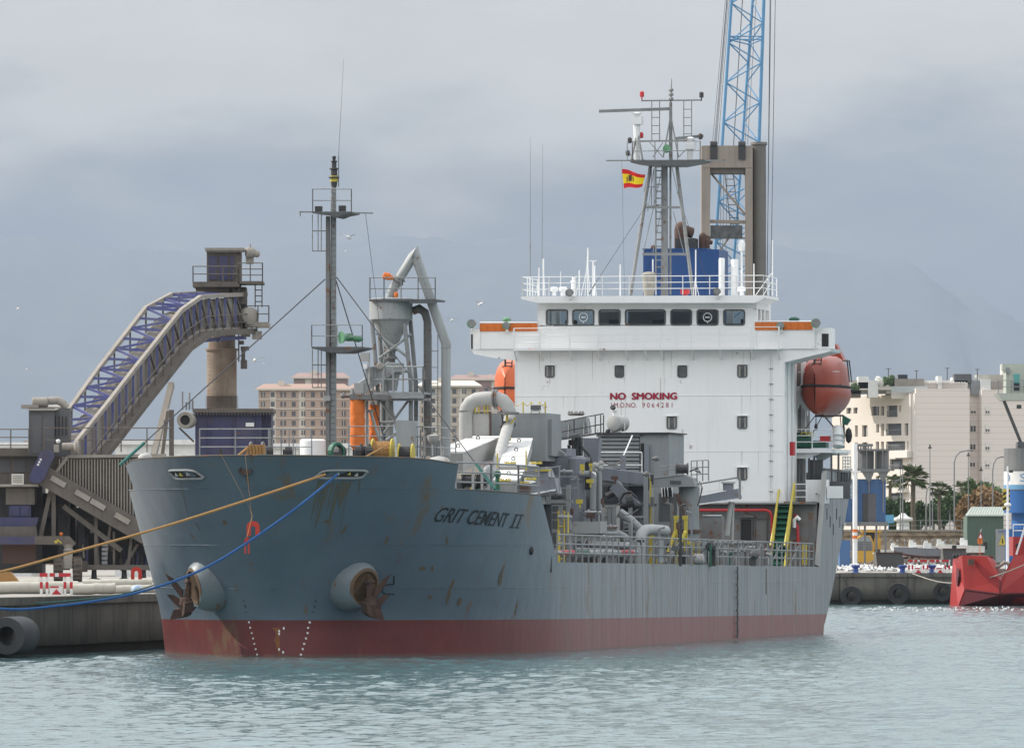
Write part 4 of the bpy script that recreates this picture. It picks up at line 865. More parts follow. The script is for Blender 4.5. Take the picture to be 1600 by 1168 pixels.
P3('raft_cover', 'white', lambda q: q.pb(SH, 1292, 759, 1315, 778, 73.7, .4))
P3('stern_clutter', 'dgrey', lambda q: (q.pb(SH, 1262, 718, 1285, 752, 75.6, .2), q.pb(SH, 1288, 752, 1328, 779, 75., .15), [q.tube(p(x, 708, 75.4), p(x, 752, 75.4), .05, n=5) for x in (1247, 1252, 1264, 1272, 1299, 1310)]))
P3('aft_rail', 'wrail', lambda q: q.rail([p(1300, 779, 76), p(1330, 779, 80.5)], .7, 4, .7, .02))
P3('draught_post', 'dgrey', lambda q: (q.tube(Vector((7.68, 50.6, .1)), Vector((7.68, 50.6, 3.1)), .035, n=4), [q.cb((7.68, 50.4+.25*(i % 2), .2+i*.27), (.06, .18, .07)) for i in range(11)]), hull, label='hull mark of rusty rungs amidships')
P3('seam_run', 'rustpipe', lambda q: q.box((7.603, 58.0, 1.9), (7.607, 58.22, 3.0)), hull)
for i in range(6): P3('slot', 'black', lambda q: q.cb((7.6, 74.2+i*.9, 5.4-.35*(i % 3)), (.03, .12, .5)), hull)
for i, (px, py) in enumerate(((1266, 0), )): pass

for x0, x1, y in ((850, 868, 569.5), (959, 976.5, 569.5), (1057, 1075, 569.5), (1150.5, 1169, 568.5), (1040, 1059, 649), (1150.5, 1169, 648.5), (1150.5, 1169, 729)): P3('window_brow', 'white', lambda q: q.pb(SH, x0, y, x1, y+.9, SF-.09, .09), sup)
P3('cable_run', 'white', lambda q: (q.tube(p(1203, 556, SF-.03), p(1203, 783, SF-.03), .025, n=5), q.tube(p(1206, 556, SF-.03), p(1206, 783, SF-.03), .018, n=5)), sup)
for i in range(9): P3('pipe_clip', 'mast', lambda q: q.pb(SH, 1201.5, 575+i*24, 1207.5, 576+i*24, SF-.07, .06), sup)
P3('face_edge', 'white', lambda q: (q.pb(SH, 804.3, 563, 805.8, 785, SF-.03, .1), q.pb(SH, 1224.4, 566, 1225.9, 785, SF-.03, .1), q.pb(SH, 805, 783.5, 1225, 785.5, SF-.05, .06)), sup)
# ================================================================== SHIP: foremast, unloading gear, deck fittings
FS = 8.0
fm = P3('foremast', 'mast', lambda q: (q.path([p(520, 712, FS), p(520.5, 541, FS), p(521, 335, FS), p(521.5, 292, FS)], .14, 10, r2=.09)), ship, smooth=True)
def F3(name, mat, fn, **k): return P3(name, mat, fn, fm, **k)
F3('cable_trunk', 'mastdark', lambda q: q.beam(p(512.5, 712, FS-.1), p(512.5, 338, FS-.1), .14, .12)) if 'mastdark' in M else F3('cable_trunk', 'rustgrey', lambda q: q.beam(p(512.5, 712, FS-.1), p(512.5, 338, FS-.1), .14, .12))
F3('light_stack', 'dark', lambda q: (q.lathe(p(522, 292, FS), [(0, .10), (.3, .14), (.32, .2), (.36, .2), (.38, .12), (.62, .12), (.64, .17), (.68, .17), (.7, .09), (.9, .09), (.91, .12), (.95, .12), (.96, .05), (1.1, .08), (1.13, .05)], n=10)))
F3('light_housing', 'yellow', lambda q: q.lathe(p(522, 284, FS), [(0, .145), (.22, .145)], n=10))
F3('whip_aerial', 'mast', lambda q: (q.tube(p(529, 292, FS), p(529, 243, FS), .02, n=5), q.tube(p(529, 243, FS), p(537, 92, FS), .012, .005, n=5)))
F3('upper_platform', 'dgrey', lambda q: q.pp(SH, [(488, 330.5), (549, 330.5), (549, 333), (534, 336), (524, 340), (514, 336), (488, 333)], FS-.7, 1.4))
F3('upper_railing', 'mast', lambda q: q.rail([p(488.5, 331, FS+.7), p(488.5, 331, FS-.7), p(549, 331, FS-.7), p(549, 331, FS+.7)], .83, 2, .75, .018))
F3('yard', 'mast', lambda q: (q.beam(p(468, 331, FS-.4), p(583, 333, FS-.4), .05), q.tube(p(469, 331, FS-.4), p(469, 338, FS-.4), .025, n=4)))
F3('floodlight', 'dark', lambda q: q.pb(SH, 492, 322, 502, 330, FS-.6, .2)); F3('floodlight', 'dark', lambda q: q.pb(SH, 529, 321, 539, 330, FS-.6, .2))
for y0, y1, lab in ((335, 392, 'u'), (541, 605, 'l')):
    F3('ladder_cage', 'mast' if lab == 'u' else 'rustgrey', lambda q: ([q.tube(p(x, y0, FS-.4), p(x, y1, FS-.4), .018, n=4) for x in (488, 497, 502)]+[q.tube(p(488, y, FS-.4), p(510, y, FS-.2), .02, n=4) for y in (y0+(y1-y0)*.45, y1)]))
F3('lower_platform', 'dgrey', lambda q: q.pp(SH, [(487, 541.5), (567, 541.5), (567, 544), (540, 551), (515, 551), (487, 544)], FS-.8, 1.6))
F3('lower_railing', 'mast', lambda q: q.rail([p(487, 542, FS+.8), p(487, 542, FS-.8), p(566, 542, FS-.8), p(566, 542, FS+.8)], .80, 2, .8, .018))
hn_ = F3('air_horn', 'hornG', lambda q: (q.lathe(p(533, 527, FS-.9), [(0, .23), (.06, .2), (.2, .1), (.4, .06), (.75, .05)], (.75, .75, 0), 14), q.pb(SH, 541, 521, 549, 533, FS-.6, .2), q.lathe(p(551, 528, FS-.5), [(0, .08), (.05, .12), (.25, .12), (.4, .02)], (1, .2, -.15), 10)), smooth=True)
F3('climbing_rungs', 'mast', lambda q: [q.tube(p(516.5, y, FS-.15), p(525, y, FS-.15), .014, n=4) for y in range(300, 700, 9)])
F3('junction_box', 'pale', lambda q: (q.pb(SH, 505, 618, 515, 626, FS-.3, .2)))
stay(p(508, 436, FS), Vector((-6.9, 4.2, 6.9)), .022); stay(p(526, 433, FS), Vector((6.9, 4.6, 6.0)), .022); stay(p(525, 438, FS), p(602, 690, 17), .022); stay(p(571, 333, FS-.4), p(610, 640, 15), .008)
for a_, b_6 in ((Vector((-6.9, 4.2, 6.9)), .12), (Vector((6.9, 4.6, 6.0)), .12)):
    d_ = (p(508, 436, FS) if a_.x < 0 else p(526, 433, FS))-a_; P3('turnbuckle', 'ropeG', lambda q: q.tube(a_, a_+d_*b_6, .06, n=6))
# forecastle rails
P3('forecastle_railing', 'rail', lambda q: q.rail([p(312, 712, 13), p(424, 712, 12), p(420, 712, 9)], 1.0, 3, 1.6, .025))
P3('forecastle_railing', 'rail', lambda q: q.rail([p(424, 712, 12), p(487, 712, 12)], 1.0, 3, 1.2, .02))
P3('forecastle_railing', 'rail', lambda q: q.rail([p(545, 712, 13), p(640, 712, 13), p(712, 716, 12)], 1.1, 3, 1.3, .022))
P3('bulwark_railing', 'rail', lambda q: q.rail([Vector((hb(2.6, 6)-.1, 2.6, 5.9)), Vector((hb(5, 6)-.1, 5, 5.88)), Vector((hb(7.5, 6)-.1, 7.5, 5.84)), Vector((hb(10, 6)-.1, 10, 5.8))], 1.05, 3, 2.2, .035))
# anchor windlass and drums seen over the bulwark
def drum(x0, x1, yc, r, s, body, fl_, name='mooring_drum', lab=None):
    c = p(x0, yc, s); w_ = p(x1, yc, s).x-c.x
    o = P3(name, body, lambda q: q.lathe(c, [(0, r*.85), (w_*.02, r), (w_*.98, r), (w_, r*.85)], (1, .05, 0), 20), smooth=True, label=lab)
    for u in (-.04, 1.0): P3('flange', fl_, lambda q: q.lathe(c+Vector((w_*u, 0, 0)), [(0, r*1.3), (.05, r*1.3)], (1, .05, 0), 20), o)
    return o
dr = drum(583, 612, 708, .42, 9, 'ropeO', 'yellow', lab='drum wound with orange rope')
P3('rope_turns', 'ropeO', lambda q: [q.path([p(583+29*(i+.5)/13, 708, 9)+Vector((0, .43*math.cos(a), .43*math.sin(a))) for a in [k_*math.pi/8 for k_ in range(17)]], .022, 5, cap=False) for i in range(13)], dr)
P3('rope_tail', 'ropeO', lambda q: q.tube(p(607, 694, 8.5), p(562, 718, 5), .035, n=6), dr)
drum(624, 644, 712, .35, 9, 'black', 'yellow'); drum(564, 576, 712, .35, 8, 'black', 'dark')
drum(392, 410, 712, .40, 4, 'ropeO', 'rustgrey', 'rope_reel')
for i in range(5): P3('rope_hank', 'ropeO', lambda q: q.path([p(386+i*5, 713, 3)+Vector((.0, 0, .0)), p(388+i*5, 697, 3), p(391+i*5, 695, 3), p(393+i*5, 713, 3)], .045, 6))
P3('rope_hank', 'ropeO', lambda q: q.path([p(370, 713, 2.6), p(385, 701, 3), p(396, 697, 3)], .05, 6))
for x in (415, 445, 571, 554): P3('windlass_gear', 'black', lambda q: (q.lathe(p(x, 710, 7), [(0, .2), (.02, .3), (.25, .3), (.28, .15)], (1, .2, 0), 12), q.pb(SH, x-3, 702, x+5, 716, 7.2, .3)))
P3('warping_head', 'green', lambda q: q.ring(p(522, 706, 6), .36, .26, (1, -.6, 0), .22)); P3('warping_drum', 'dark', lambda q: q.lathe(p(526, 706, 6.3), [(0, .22), (.3, .22)], (1, -.6, 0), 12))
P3('mushroom_vent', 'pale', lambda q: q.lathe(p(227, 722, 5.5)+Vector((0, 0, -.2)), [(0, .12), (.35, .12), (.36, .27), (.42, .26), (.5, .18), (.54, .02)], n=14), smooth=True)
P3('mushroom_vent', 'pale', lambda q: q.lathe(p(686, 722, 6)+Vector((0, 0, -.35)), [(0, .15), (.3, .15), (.31, .42), (.40, .42), (.52, .3), (.58, .02)], n=16), smooth=True)
P3('small_tank', 'white', lambda q: (q.lathe(p(489, 714, 16), [(0, .5), (.62, .5), (.68, .42)], n=16)), smooth=True)
P3('vent_hood', 'pale', lambda q: (q.tube(p(676, 712, 11), p(676, 690, 11), .03), q.lathe(p(677, 692, 11), [(0, .1), (.1, .2), (.28, .24), (.32, .05)], n=12)), smooth=True)
P3('crow_ladder', 'dark', lambda q: q.pb(SH, 342, 700, 347, 713, 1, .1))
# ---- cyclone separator tower
CY = 19.0; G = 'cyc'
M['cyc'] = paint('cyclone_grey', (.40, .42, .42), (.29, .30, .30), .5, .2, .9, streak=.3, rust=.25)
c = p(611, 499, CY)
cy = P3('cyclone_separator', G, lambda q: q.lathe(c, [(-1.12, .17), (-.0, .74), (0, .82), (.70, .82), (.72, .86), (.78, .86), (.80, .8), (.84, .2)], n=28), ship, smooth=True)
def C3(name, mat, fn, **k): return P3(name, mat, fn, cy, **k)
C3('rotary_valve', 'rustgrey', lambda q: q.lathe(p(611, 566, CY), [(0, .16), (.12, .16), (.13, .26), (.19, .26), (.2, .17), (.42, .17), (.43, .24), (.5, .24), (.52, .16), (.6, .16)], n=14))
C3('valve_body', G, lambda q: (q.pb(SH, 592, 567, 626, 585, CY-.3, .6), q.pp(SH, [(598, 585), (620, 585), (616, 610), (604, 610)], CY-.3, .5)))
for x0, x1, s_, y0 in ((581, 590, CY-.6, 500), (592, 598, CY+.5, 505), (632, 642, CY-.6, 505), (641, 650, CY+.5, 500), (601, 604, CY+.8, 505)):
    C3('support_leg', 'mast', lambda q: q.path([p(x0, y0, s_), p(x1, 600, s_), p(x1, 712, s_)], .085, 8))
for a_, b_7, c__, d_ in ((590, 580, 642, 580), (588, 520, 640, 560), (642, 522, 592, 560), (590, 620, 640, 690), (642, 620, 590, 690), (588, 660, 646, 658), (605, 610, 630, 712), (600, 690, 622, 675)):
    C3('bracing', 'cyc', lambda q: q.tube(p(a_, b_7, CY-.5), p(c__, d_, CY-.3), .05, n=6))
C3('down_pipe', 'pale', lambda q: q.tube(p(608, 712, CY+.6), p(608, 622, CY+.6), .17, n=12), smooth=True)
C3('top_platform', 'dgrey', lambda q: (q.pb(SH, 577, 467, 680, 470.5, CY-.9, 1.8), q.pb(SH, 640, 470, 680, 474, CY-.9, .1)))
C3('top_railing', 'mast', lambda q: q.rail([p(578, 468, CY+.8), p(578, 468, CY-.85), p(600, 468, CY-.85), p(680, 468, CY-.85), p(680, 468, CY+.8)], .83, 2, .62, .02))
C3('middle_platform', 'cyc', lambda q: (q.pb(SH, 583, 612, 662, 616, CY-1.2, 2.4), q.pb(SH, 583, 616, 662, 622, CY-1.2, .1), q.pb(SH, 600, 622, 672, 626, CY-1, .1)))
C3('middle_railing', 'cyc', lambda q: (q.rail([p(583, 612, CY+1), p(583, 612, CY-1.2), p(661, 612, CY-1.2), p(661, 612, CY+1)], .95, 2, .42, .03)))
C3('goose_pipe', 'cyc', lambda q: q.path([p(609, 466, CY-.1), p(615, 450, CY-.1), p(645.5, 400, CY-.2), p(648, 396, CY-.2), p(650, 402, CY-.2), p(697, 537, CY), p(696.5, 712, CY)], .185, 14), smooth=True)
C3('pipe_joint', 'cyc', lambda q: (q.lathe(p(697, 538, CY), [(0, .195), (.12, .2), (.14, .18)], (0, 0, -1), 14)))
C3('pipe_clamp', 'rustgrey', lambda q: q.lathe(p(621, 441, CY-.1), [(0, .24), (.06, .24), (.07, .19), (.14, .19), (.15, .24), (.2, .24)], (p(645, 400, CY)-p(615, 450, CY)), 14))
C3('orange_lashing', 'cloth', lambda q: [q.ball(p(606+random.uniform(-5, 9), 431+random.uniform(-3, 3), CY-.3), random.uniform(.06, .12), 6) for i in range(9)])
C3('orange_lashing', 'cloth', lambda q: q.ball(p(619, 461, CY-.3), .09, 7, 1, 1, 1.5))
C3('exhaust_duct', 'rustgrey', lambda q: q.path([p(645, 486, CY+.3), p(655, 482, CY+.3), p(664, 488, CY+.3), p(668, 502, CY+.3), p(668.5, 712, CY+.3)], .155, 12), smooth=True)
C3('duct_ladder', 'mast', lambda q: ([q.lathe(p(668.5, y, CY+.3), [(0, .165), (.03, .165)], n=12) for y in range(525, 700, 22)], q.ladder(p(679, 700, CY-.1), p(679, 523, CY-.1), (.25, 0, 0), .018, .55)))
C3('screw_conveyor', 'cyc', lambda q: (q.beam(p(562, 608, CY-1), p(612, 573, CY-.6), .42, .46), q.pb(SH, 553, 598, 568, 614, CY-1.3, .6), q.pb(SH, 571, 573, 588, 590, CY-1.1, .5), q.tube(p(550, 606, CY-1.2), p(550, 618, CY-1.2), .06)))
C3('floodlight', 'pale', lambda q: (q.pb(SH, 563, 551, 576, 564, CY-1.3, .25), q.tube(p(577, 562, CY-1.2), p(577, 600, CY-1.2), .03)))
C3('work_lamp', 'wrail', lambda q: q.pb(SH, 567, 568, 573, 576, CY-1.3, .2))
C3('motor', 'dustL', lambda q: (q.lathe(p(594, 572, CY-1), [(0, .1), (.02, .14), (.35, .14), (.38, .1)], (.2, -1, 0), 10)), smooth=True)
for x0, x1, y0, y1, s_ in ((547, 570.5, 622, 705, 15.5), (577, 592, 632, 692, 17.5)):
    cx = (x0+x1)/2; r_ = (x1-x0)/2*.0239; zt1 = p(cx, y0, s_).z; zb1 = p(cx, y1, s_).z; n_ = 22; hh = zt1-zb1
    prof = [(0, r_*.55), (hh*.06, r_*.7)]+[(hh*(.1+.9*i/18), r_*(1+random.uniform(-.05, .05))) for i in range(19)]
    q = MB(); q.lathe(p(cx, y1, s_), prof, n=n_)
    for i in range(len(q.v)):
        v = q.v[i]; q.v[i] = (v[0]+random.uniform(-.012, .012), v[1]+random.uniform(-.015, .015), v[2])
    part('loading_bellows', q, M['cloth'], ship, smooth=True, label='orange fabric bellows hanging below the screw conveyor')
P3('bellows_cap', 'rustgrey', lambda q: (q.pb(SH, 546, 616, 592, 624, 15.2, 2.2), q.tube(p(536, 618, 15.5), p(548, 618, 15.5), .08, n=8), q.ball(p(536, 618, 15.5), .11, 8)))
P3('bellows_frame', 'cyc', lambda q: (q.tube(p(573, 712, 16), p(573, 626, 16), .06), q.tube(p(578, 640, 16), p(597, 700, 16), .06), q.tube(p(573, 642, 16), p(584, 642, 16), .05)))
P3('deck_locker', 'bluegrey', lambda q: q.pp(SH, [(618, 656), (649, 657), (646, 712), (620, 712)], 12.5, .5)) if 'bluegrey' in M else P3('deck_locker', 'cyc', lambda q: q.pp(SH, [(618, 656), (649, 657), (646, 712), (620, 712)], 12.5, .5))
P3('deck_locker', 'cyc', lambda q: q.pb(SH, 676, 688, 688, 714, 20, .5))
# clutter behind the forecastle rail
for i in range(26):
    x = random.choice([random.uniform(425, 500), random.uniform(640, 712)]); y = random.uniform(670, 705); s_ = random.uniform(14, 22)
    P3('rail_post', 'rail', lambda q: q.tube(p(x, y, s_), p(x, 714, s_), .025, n=5))
# ---- big grey delivery pipe
P3('delivery_pipe', 'pale', lambda q: q.path([p(728, 712, 33), p(727.5, 650, 33), p(729, 638, 33), p(735, 629, 33), p(744, 624, 33), p(758, 622, 33), p(776, 622, 33), p(786, 626, 33), p(793, 634, 33), p(796, 646, 33)], .275, 16), smooth=True)
P3('pipe_flange', 'rustgrey', lambda q: (q.lathe(p(770.5, 622, 33), [(0, .36), (.06, .36), (.07, .3), (.1, .3), (.11, .36), (.17, .36)], (1, 0, 0), 16), ))
P3('pipe_flange', 'rustgrey', lambda q: q.lathe(p(796, 643, 33), [(0, .3), (.02, .40), (.1, .40), (.12, .3)], (0, 0, -1), 16)); P3('pipe_flange', 'rustgrey', lambda q: q.lathe(p(727.8, 641, 33), [(0, .29), (.05, .29)], (0, 0, -1), 16))
P3('pipe_support', 'yellow', lambda q: [q.tube(p(x, 645, 33), p(x, y, 33), .035, n=5) for x, y in ((742, 628), (748, 630), (757, 632), (762, 630))])
hs = P3('pump_house', 'rustgrey2' if 'rustgrey2' in M else 'grey', lambda q: (q.pb(SH, 765, 645, 853, 720, 36, 3), q.pb(SH, 853, 655, 862, 712, 36.5, 2)))
P3('side_panel', 'pale', lambda q: q.pb(SH, 738, 645, 765, 688, 35.0, .12), hs)
P3('panel_edge', 'rustpipe', lambda q: (q.pb(SH, 736.5, 644, 738.5, 688, 34.95, .2), q.pb(SH, 764.5, 644, 766.5, 688, 34.95, .2), q.pb(SH, 738, 643.5, 766, 645, 34.95, .2)), hs)
P3('rope_barrier', 'yellow', lambda q: [q.tube(p(x, 645, 36.2), p(x, 627, 36.2), .03, n=5) for x in (817.5, 830, 843)]+[q.path([p(x0, 629, 36.2), p((x0+x1)/2, 634, 36.2), p(x1, 629, 36.2)], .015, 4) for x0, x1 in ((798, 817.5), (817.5, 830), (830, 843), (843, 852))]+[q.tube(p(852, 660, 36.2), p(852, 627, 36.2), .03, n=5)], hs)
P3('floodlight', 'dgrey', lambda q: (q.pb(SH, 829, 633, 843, 640, 35.8, .3)), hs); P3('lamp_shelf', 'wrail', lambda q: (q.pb(SH, 828, 631, 844, 632.5, 35.9, .3), q.pb(SH, 829, 640, 843, 643, 35.9, .2)), hs)
# the sloping cement chutes
def chute(A, B, w_, h_, mat='pale', name='cement_chute', lids=2):
    A = Vector(A); B = Vector(B); o = P3(name, mat, lambda q: q.beam(A, B, w_, h_), ship)
    d = (B-A); up_ = Vector((0, 0, 1)); x_ = d.normalized().cross(up_).normalized(); y_ = x_.cross(d.normalized()).normalized()
    for i in range(lids):
        a_ = A+d*((i+.04)/lids)+y_*(h_/2+.02); b_8 = A+d*((i+.96)/lids)+y_*(h_/2+.02)
        k_ = P3('lid', 'lid', lambda q: q.beam(a_, b_8, w_*1.06, .05), o)
        cc = (a_+b_8)/2+y_*.06; P3('lifting_ring', 'dark', lambda q: q.path([cc+Vector((.07*math.cos(t1), 0, .07*math.sin(t1)+.03)) for t1 in [j*math.pi/4 for j in range(9)]], .018, 4, cap=False), k_)
    return o
M['lid'] = paint('chute_lid', (.66, .66, .65), (.50, .50, .48), .6, .2, 1.2, rust=.08)
chute(p(762, 696, 35), p(700, 722, 22), 1.15, .72); chute(p(813, 695, 35), p(800, 738, 25), .95, .5, lids=3); chute(p(800, 745, 25), p(790, 762, 22.5), .95, .5, lids=1)
P3('round_duct', 'pale', lambda q: q.path([p(797, 650, 34), p(793, 668, 33), p(780, 712, 29), p(773, 752, 26)], .22, 14), smooth=True)
P3('duct_clamp', 'dark', lambda q: (q.lathe(p(795, 658, 33.8), [(0, .26), (.07, .30), (.14, .30), (.2, .25)], (-.1, -.3, -1), 14), q.tube(p(783, 668, 33), p(789, 658, 33), .06), q.tube(p(783, 640, 33), p(786, 664, 33), .03)))
P3('valve_handle', 'yellow', lambda q: (q.path([p(792, 648, 33), p(792, 659, 33)], .05, 6), q.path([p(805, 652, 33), p(797, 664, 33), p(797, 688, 33)], .035, 6)))
for x, y0, y1 in ((777, 708, 730), (780, 735, 770), (822, 704, 735), (736, 740, 765)): P3('handle_post', 'yellow', lambda q: q.tube(p(x, y0, 20), p(x, y1, 20), .03, n=5))
for x, y, s_ in ((797, 725, 22), (838, 725, 24), (789, 752, 20), (829, 750, 20)):
    P3('hatch_cover', 'yellow', lambda q: (q.lathe(p(x, y, s_), [(0, .22), (.04, .24), (.07, .2)], n=12), [q.cb(p(x, y, s_)+Vector((.2*math.cos(t1), .2*math.sin(t1), .09)), (.04, .04, .05)) for t1 in [j*math.pi/3 for j in range(6)]]))
P3('side_hopper', 'grey', lambda q: q.pp(SH, [(820, 729), (852, 729), (858, 745), (838, 752), (820, 745)], 24, 1.2))
P3('mushroom_vent', 'cyc', lambda q: q.lathe(p(763, 768, 12), [(0, .17), (.7, .17), (.72, .21), (.86, .2), (.96, .12), (.99, .02)], n=14), smooth=True)
P3('vent_pipe', 'green', lambda q: (q.lathe(p(777, 768, 10), [(0, .12), (.15, .1), (.55, .07), (.56, .13), (.75, .13), (.76, .05)], n=10)), smooth=True)
for x, s_ in ((723, 12), (745, 12)): P3('winch', 'black', lambda q: (q.lathe(p(x, 752, s_), [(0, .28), (.04, .28), (.05, .2), (.36, .2), (.37, .28), (.41, .28)], (1, 0, 0), 14), q.pb(SH, x-3, 741, x+13, 744, s_, .3)))
P3('winch_base', 'green', lambda q: q.pb(SH, 738, 760, 762, 770, 12, .6)); P3('bitts', 'rustpipe', lambda q: (q.pb(SH, 809, 755, 826, 768, 14, .5)), label='rusty bollard box beside the bulwark'); P3('bitts_cap', 'yellow', lambda q: q.pb(SH, 812, 752, 824, 754.5, 14, .4))
P3('fair_post', 'pale', lambda q: [q.pb(SH, x, 725, x+3.5, 768, 8, .08) for x in (737, 751)])
# sampler boom over the port side
P3('side_boom', 'bgrey', lambda q: q.pp(SH, [(824, 756), (866, 746), (872, 771), (828, 771)], 18, .8)); P3('boom_cylinder', 'bgrey', lambda q: q.lathe(p(848, 752, 18.4), [(0, .22), (.42, .22)], n=14), smooth=True); P3('boom_flange', 'yellow', lambda q: q.lathe(p(848, 736, 18.4), [(0, .32), (.08, .32)], n=14))
P3('boom_edge', 'wrail', lambda q: q.beam(p(828, 772, 17.95), p(868, 765, 17.95), .06)); P3('boom_post', 'pale', lambda q: q.tube(p(846, 776, 18.5), p(851, 830, 18.5), .13, n=10), smooth=True)
P3('boom_railing', 'rail', lambda q: (q.tube(p(812, 738, 17.8), p(876, 728, 17.8), .025, n=5), q.tube(p(874, 728, 17.8), p(874, 770, 17.8), .025, n=5), q.tube(p(862, 731, 17.8), p(862, 748, 17.8), .02, n=5)))
# ---- amidships: inclined conveyor, silencers, louvred house, ducts
P3('inclined_conveyor', 'grey', lambda q: (q.beam(p(852, 677, 42), p(920, 664, 42), .8, .62)))
P3('conveyor_walkway', 'dgrey', lambda q: (q.beam(p(845, 691, 41), p(940, 676, 41), .5, .06), [q.tube(p(x, 691-(x-845)*.158, 41), p(x+1, 670-(x-845)*.158, 41.6), .03, n=5) for x in (868, 888, 912, 920)]))
P3('walkway_rail', 'dark', lambda q: ([q.tube(p(x, 676, 40.8), p(x, 648 if x > 925 else 655, 40.8), .025, n=5) for x in (897, 930, 938.5, 943)], [q.tube(p(863, 661+dy, 40.8), p(943, 646+dy, 40.8), .025, n=5) for dy in (0, 16)]))
P3('bolted_flange', 'rustgrey', lambda q: (q.lathe(p(900, 649, 42), [(0, .30), (.06, .36), (.1, .36)], (0, 0, 1), 16), [q.cb(p(900, 645.5, 42)+Vector((.3*math.cos(t1), .3*math.sin(t1), .05)), (.04, .04, .07)) for t1 in [j*math.pi/5 for j in range(10)]]))
P3('flange', 'yellow', lambda q: q.lathe(p(869, 655, 42), [(0, .18), (.05, .2)], n=12))
P3('valve_tower', 'dark', lambda q: (q.pb(SH, 893, 683, 908, 712, 43, .4), q.tube(p(900, 712, 43), p(900, 676, 43), .12), [q.cb(p(897+random.uniform(-8, 14), random.uniform(680, 712), 42.8), (.12, .12, .2)) for i in range(8)]))
P3('black_hose', 'dark', lambda q: q.path([p(905, 685, 42), p(910, 700, 42), p(920, 710, 42), p(923, 718, 42), p(922, 730, 42)], .055, 7), smooth=True)
P3('upright_duct', 'bgrey', lambda q: q.pp(SH, [(911, 684), (937, 684), (934, 724), (912, 724)], 44, .5))
P3('silencer', 'pale', lambda q: (q.lathe(p(958.5, 661, 50), [(-.02, .30), (0, .33), (.9, .33), (.92, .1)], (.25, 1, 0), 18)), smooth=True)
P3('silencer_top', 'wrail', lambda q: (q.path([p(961, 651, 50.2), p(960.5, 643, 50.2), p(959, 639, 50.1)], .09, 10, r2=.11), q.pb(SH, 955, 672, 970, 676, 50.2, .2), q.tube(p(976, 672, 50.2), p(976, 660, 50.2), .02, n=4)))
P3('exhaust_mouth', 'black', lambda q: (q.lathe(p(959, 638, 50), [(0, .10), (.12, .12)], (-.3, -.8, .6), 10), q.ball(p(950, 674, 50), .12, 8)))
lh = P3('louvred_house', 'grey', lambda q: (q.pb(SH, 932, 676, 1005, 682, 50, .1), q.box((p(932, 700, 50).x, 50.35, 3.3), (p(1001, 700, 50).x, 53.5, p(932, 679, 50).z)), q.box((p(1000, 700, 50).x, 50.0, 3.3), (p(1001, 700, 50).x+1.2, 53.5, p(932, 678, 50).z))))
for i in range(11):
    y = 683+i*6.2; P3('louvre', 'grey', lambda q: q.prism([p(934, y+1.5, 50.0), p(999, y+1.5, 50.0), p(999, y+5.2, 50.0), p(934, y+5.2, 50.0)], (0, .18, .08)), lh)
P3('louvre_back', 'dark', lambda q: q.pb(SH, 934, 683, 1000, 750, 50.28, .03), lh)
P3('house_roof', 'dark', lambda q: q.box((p(930, 676, 49.8).x, 49.8, p(930, 677.5, 50).z), (p(1001, 700, 50).x+1.3, 53.7, p(930, 675.5, 50).z)), lh)
P3('doorway', 'black', lambda q: q.pb(SH, 1001, 692, 1006, 735, 49.93, .03), lh); P3('door', 'bgrey', lambda q: q.pb(SH, 1006.5, 694, 1014, 740, 49.85, .04), lh)
P3('house_railing', 'wrail', lambda q: q.rail([p(936, 746, 47.5), p(1003, 746, 47.5)], 1.05, 2, 1.4, .02), lh); P3('rope', 'wrail', lambda q: q.tube(p(988, 680, 49.7), p(974, 712, 47.4), .03, n=4), lh)
P3('signal_board', 'bgrey', lambda q: q.pb(SH, 969, 711, 977, 738, 47, .15))
# grey plant deck structures
P3('plant_casing', 'bgrey', lambda q: (q.pb(SH, 838, 712, 893, 762, 38, 4), q.pb(SH, 855, 700, 885, 712, 38.5, 2)))
P3('plant_wing', 'grey', lambda q: q.pp(SH, [(853, 690), (882, 708), (882, 714), (853, 714)], 38, .4))
col_ = P3('duct_column', 'bgrey', lambda q: q.lathe(p(902, 862, 37.5), [(0, .36), (3.3, .36), (3.75, .36), (3.8, .3)], n=18), smooth=True)
P3('discharge_pipe', 'grey', lambda q: q.path([p(906, 740, 37), p(921, 740, 37), p(926, 744, 37), p(927, 756, 37), p(926, 850, 37)], .13, 12), smooth=True)
P3('discharge_pipe', 'grey', lambda q: q.path([p(933, 730, 37.5), p(936, 740, 37.5), p(937, 850, 37.5)], .11, 12), smooth=True)
P3('pipe_collar', 'rustgrey', lambda q: (q.lathe(p(922, 740, 37), [(0, .19), (.06, .19)], (1, 0, 0), 12), q.lathe(p(926, 800, 37), [(0, .17), (.05, .17)], n=12)))
P3('wrapped_bundle', 'pale', lambda q: [q.ball(p(930+random.uniform(-5, 9), 729+random.uniform(-6, 5), 36.8+random.uniform(-.1, .1)), random.uniform(.07, .13), 7) for i in range(12)])
P3('cable_bundle', 'dark', lambda q: [q.tube(p(x, 765, 37.3), p(x+random.uniform(-2, 2), 722, 37.3), .03, n=5) for x in (915, 917, 919, 921)]+[q.ball(p(919, 722, 37.2), .1, 7)])
P3('trunk_duct', 'bgrey', lambda q: (q.beam(p(936, 739, 44), p(1015, 749, 44), 1.0, .5), q.prism([p(980, 742, 44), p(1008, 744, 44), p(1004, 790, 44), p(985, 784, 44)], (0, .5, 0)), q.beam(p(960, 757, 43), p(998, 796, 43), .6, .45)))
P3('trunk_deck', 'dgrey', lambda q: (q.pb(SH, 934, 756.5, 1012, 759, 43, 1.5), q.pb(SH, 930, 786, 1012, 790, 42, 2.0)))
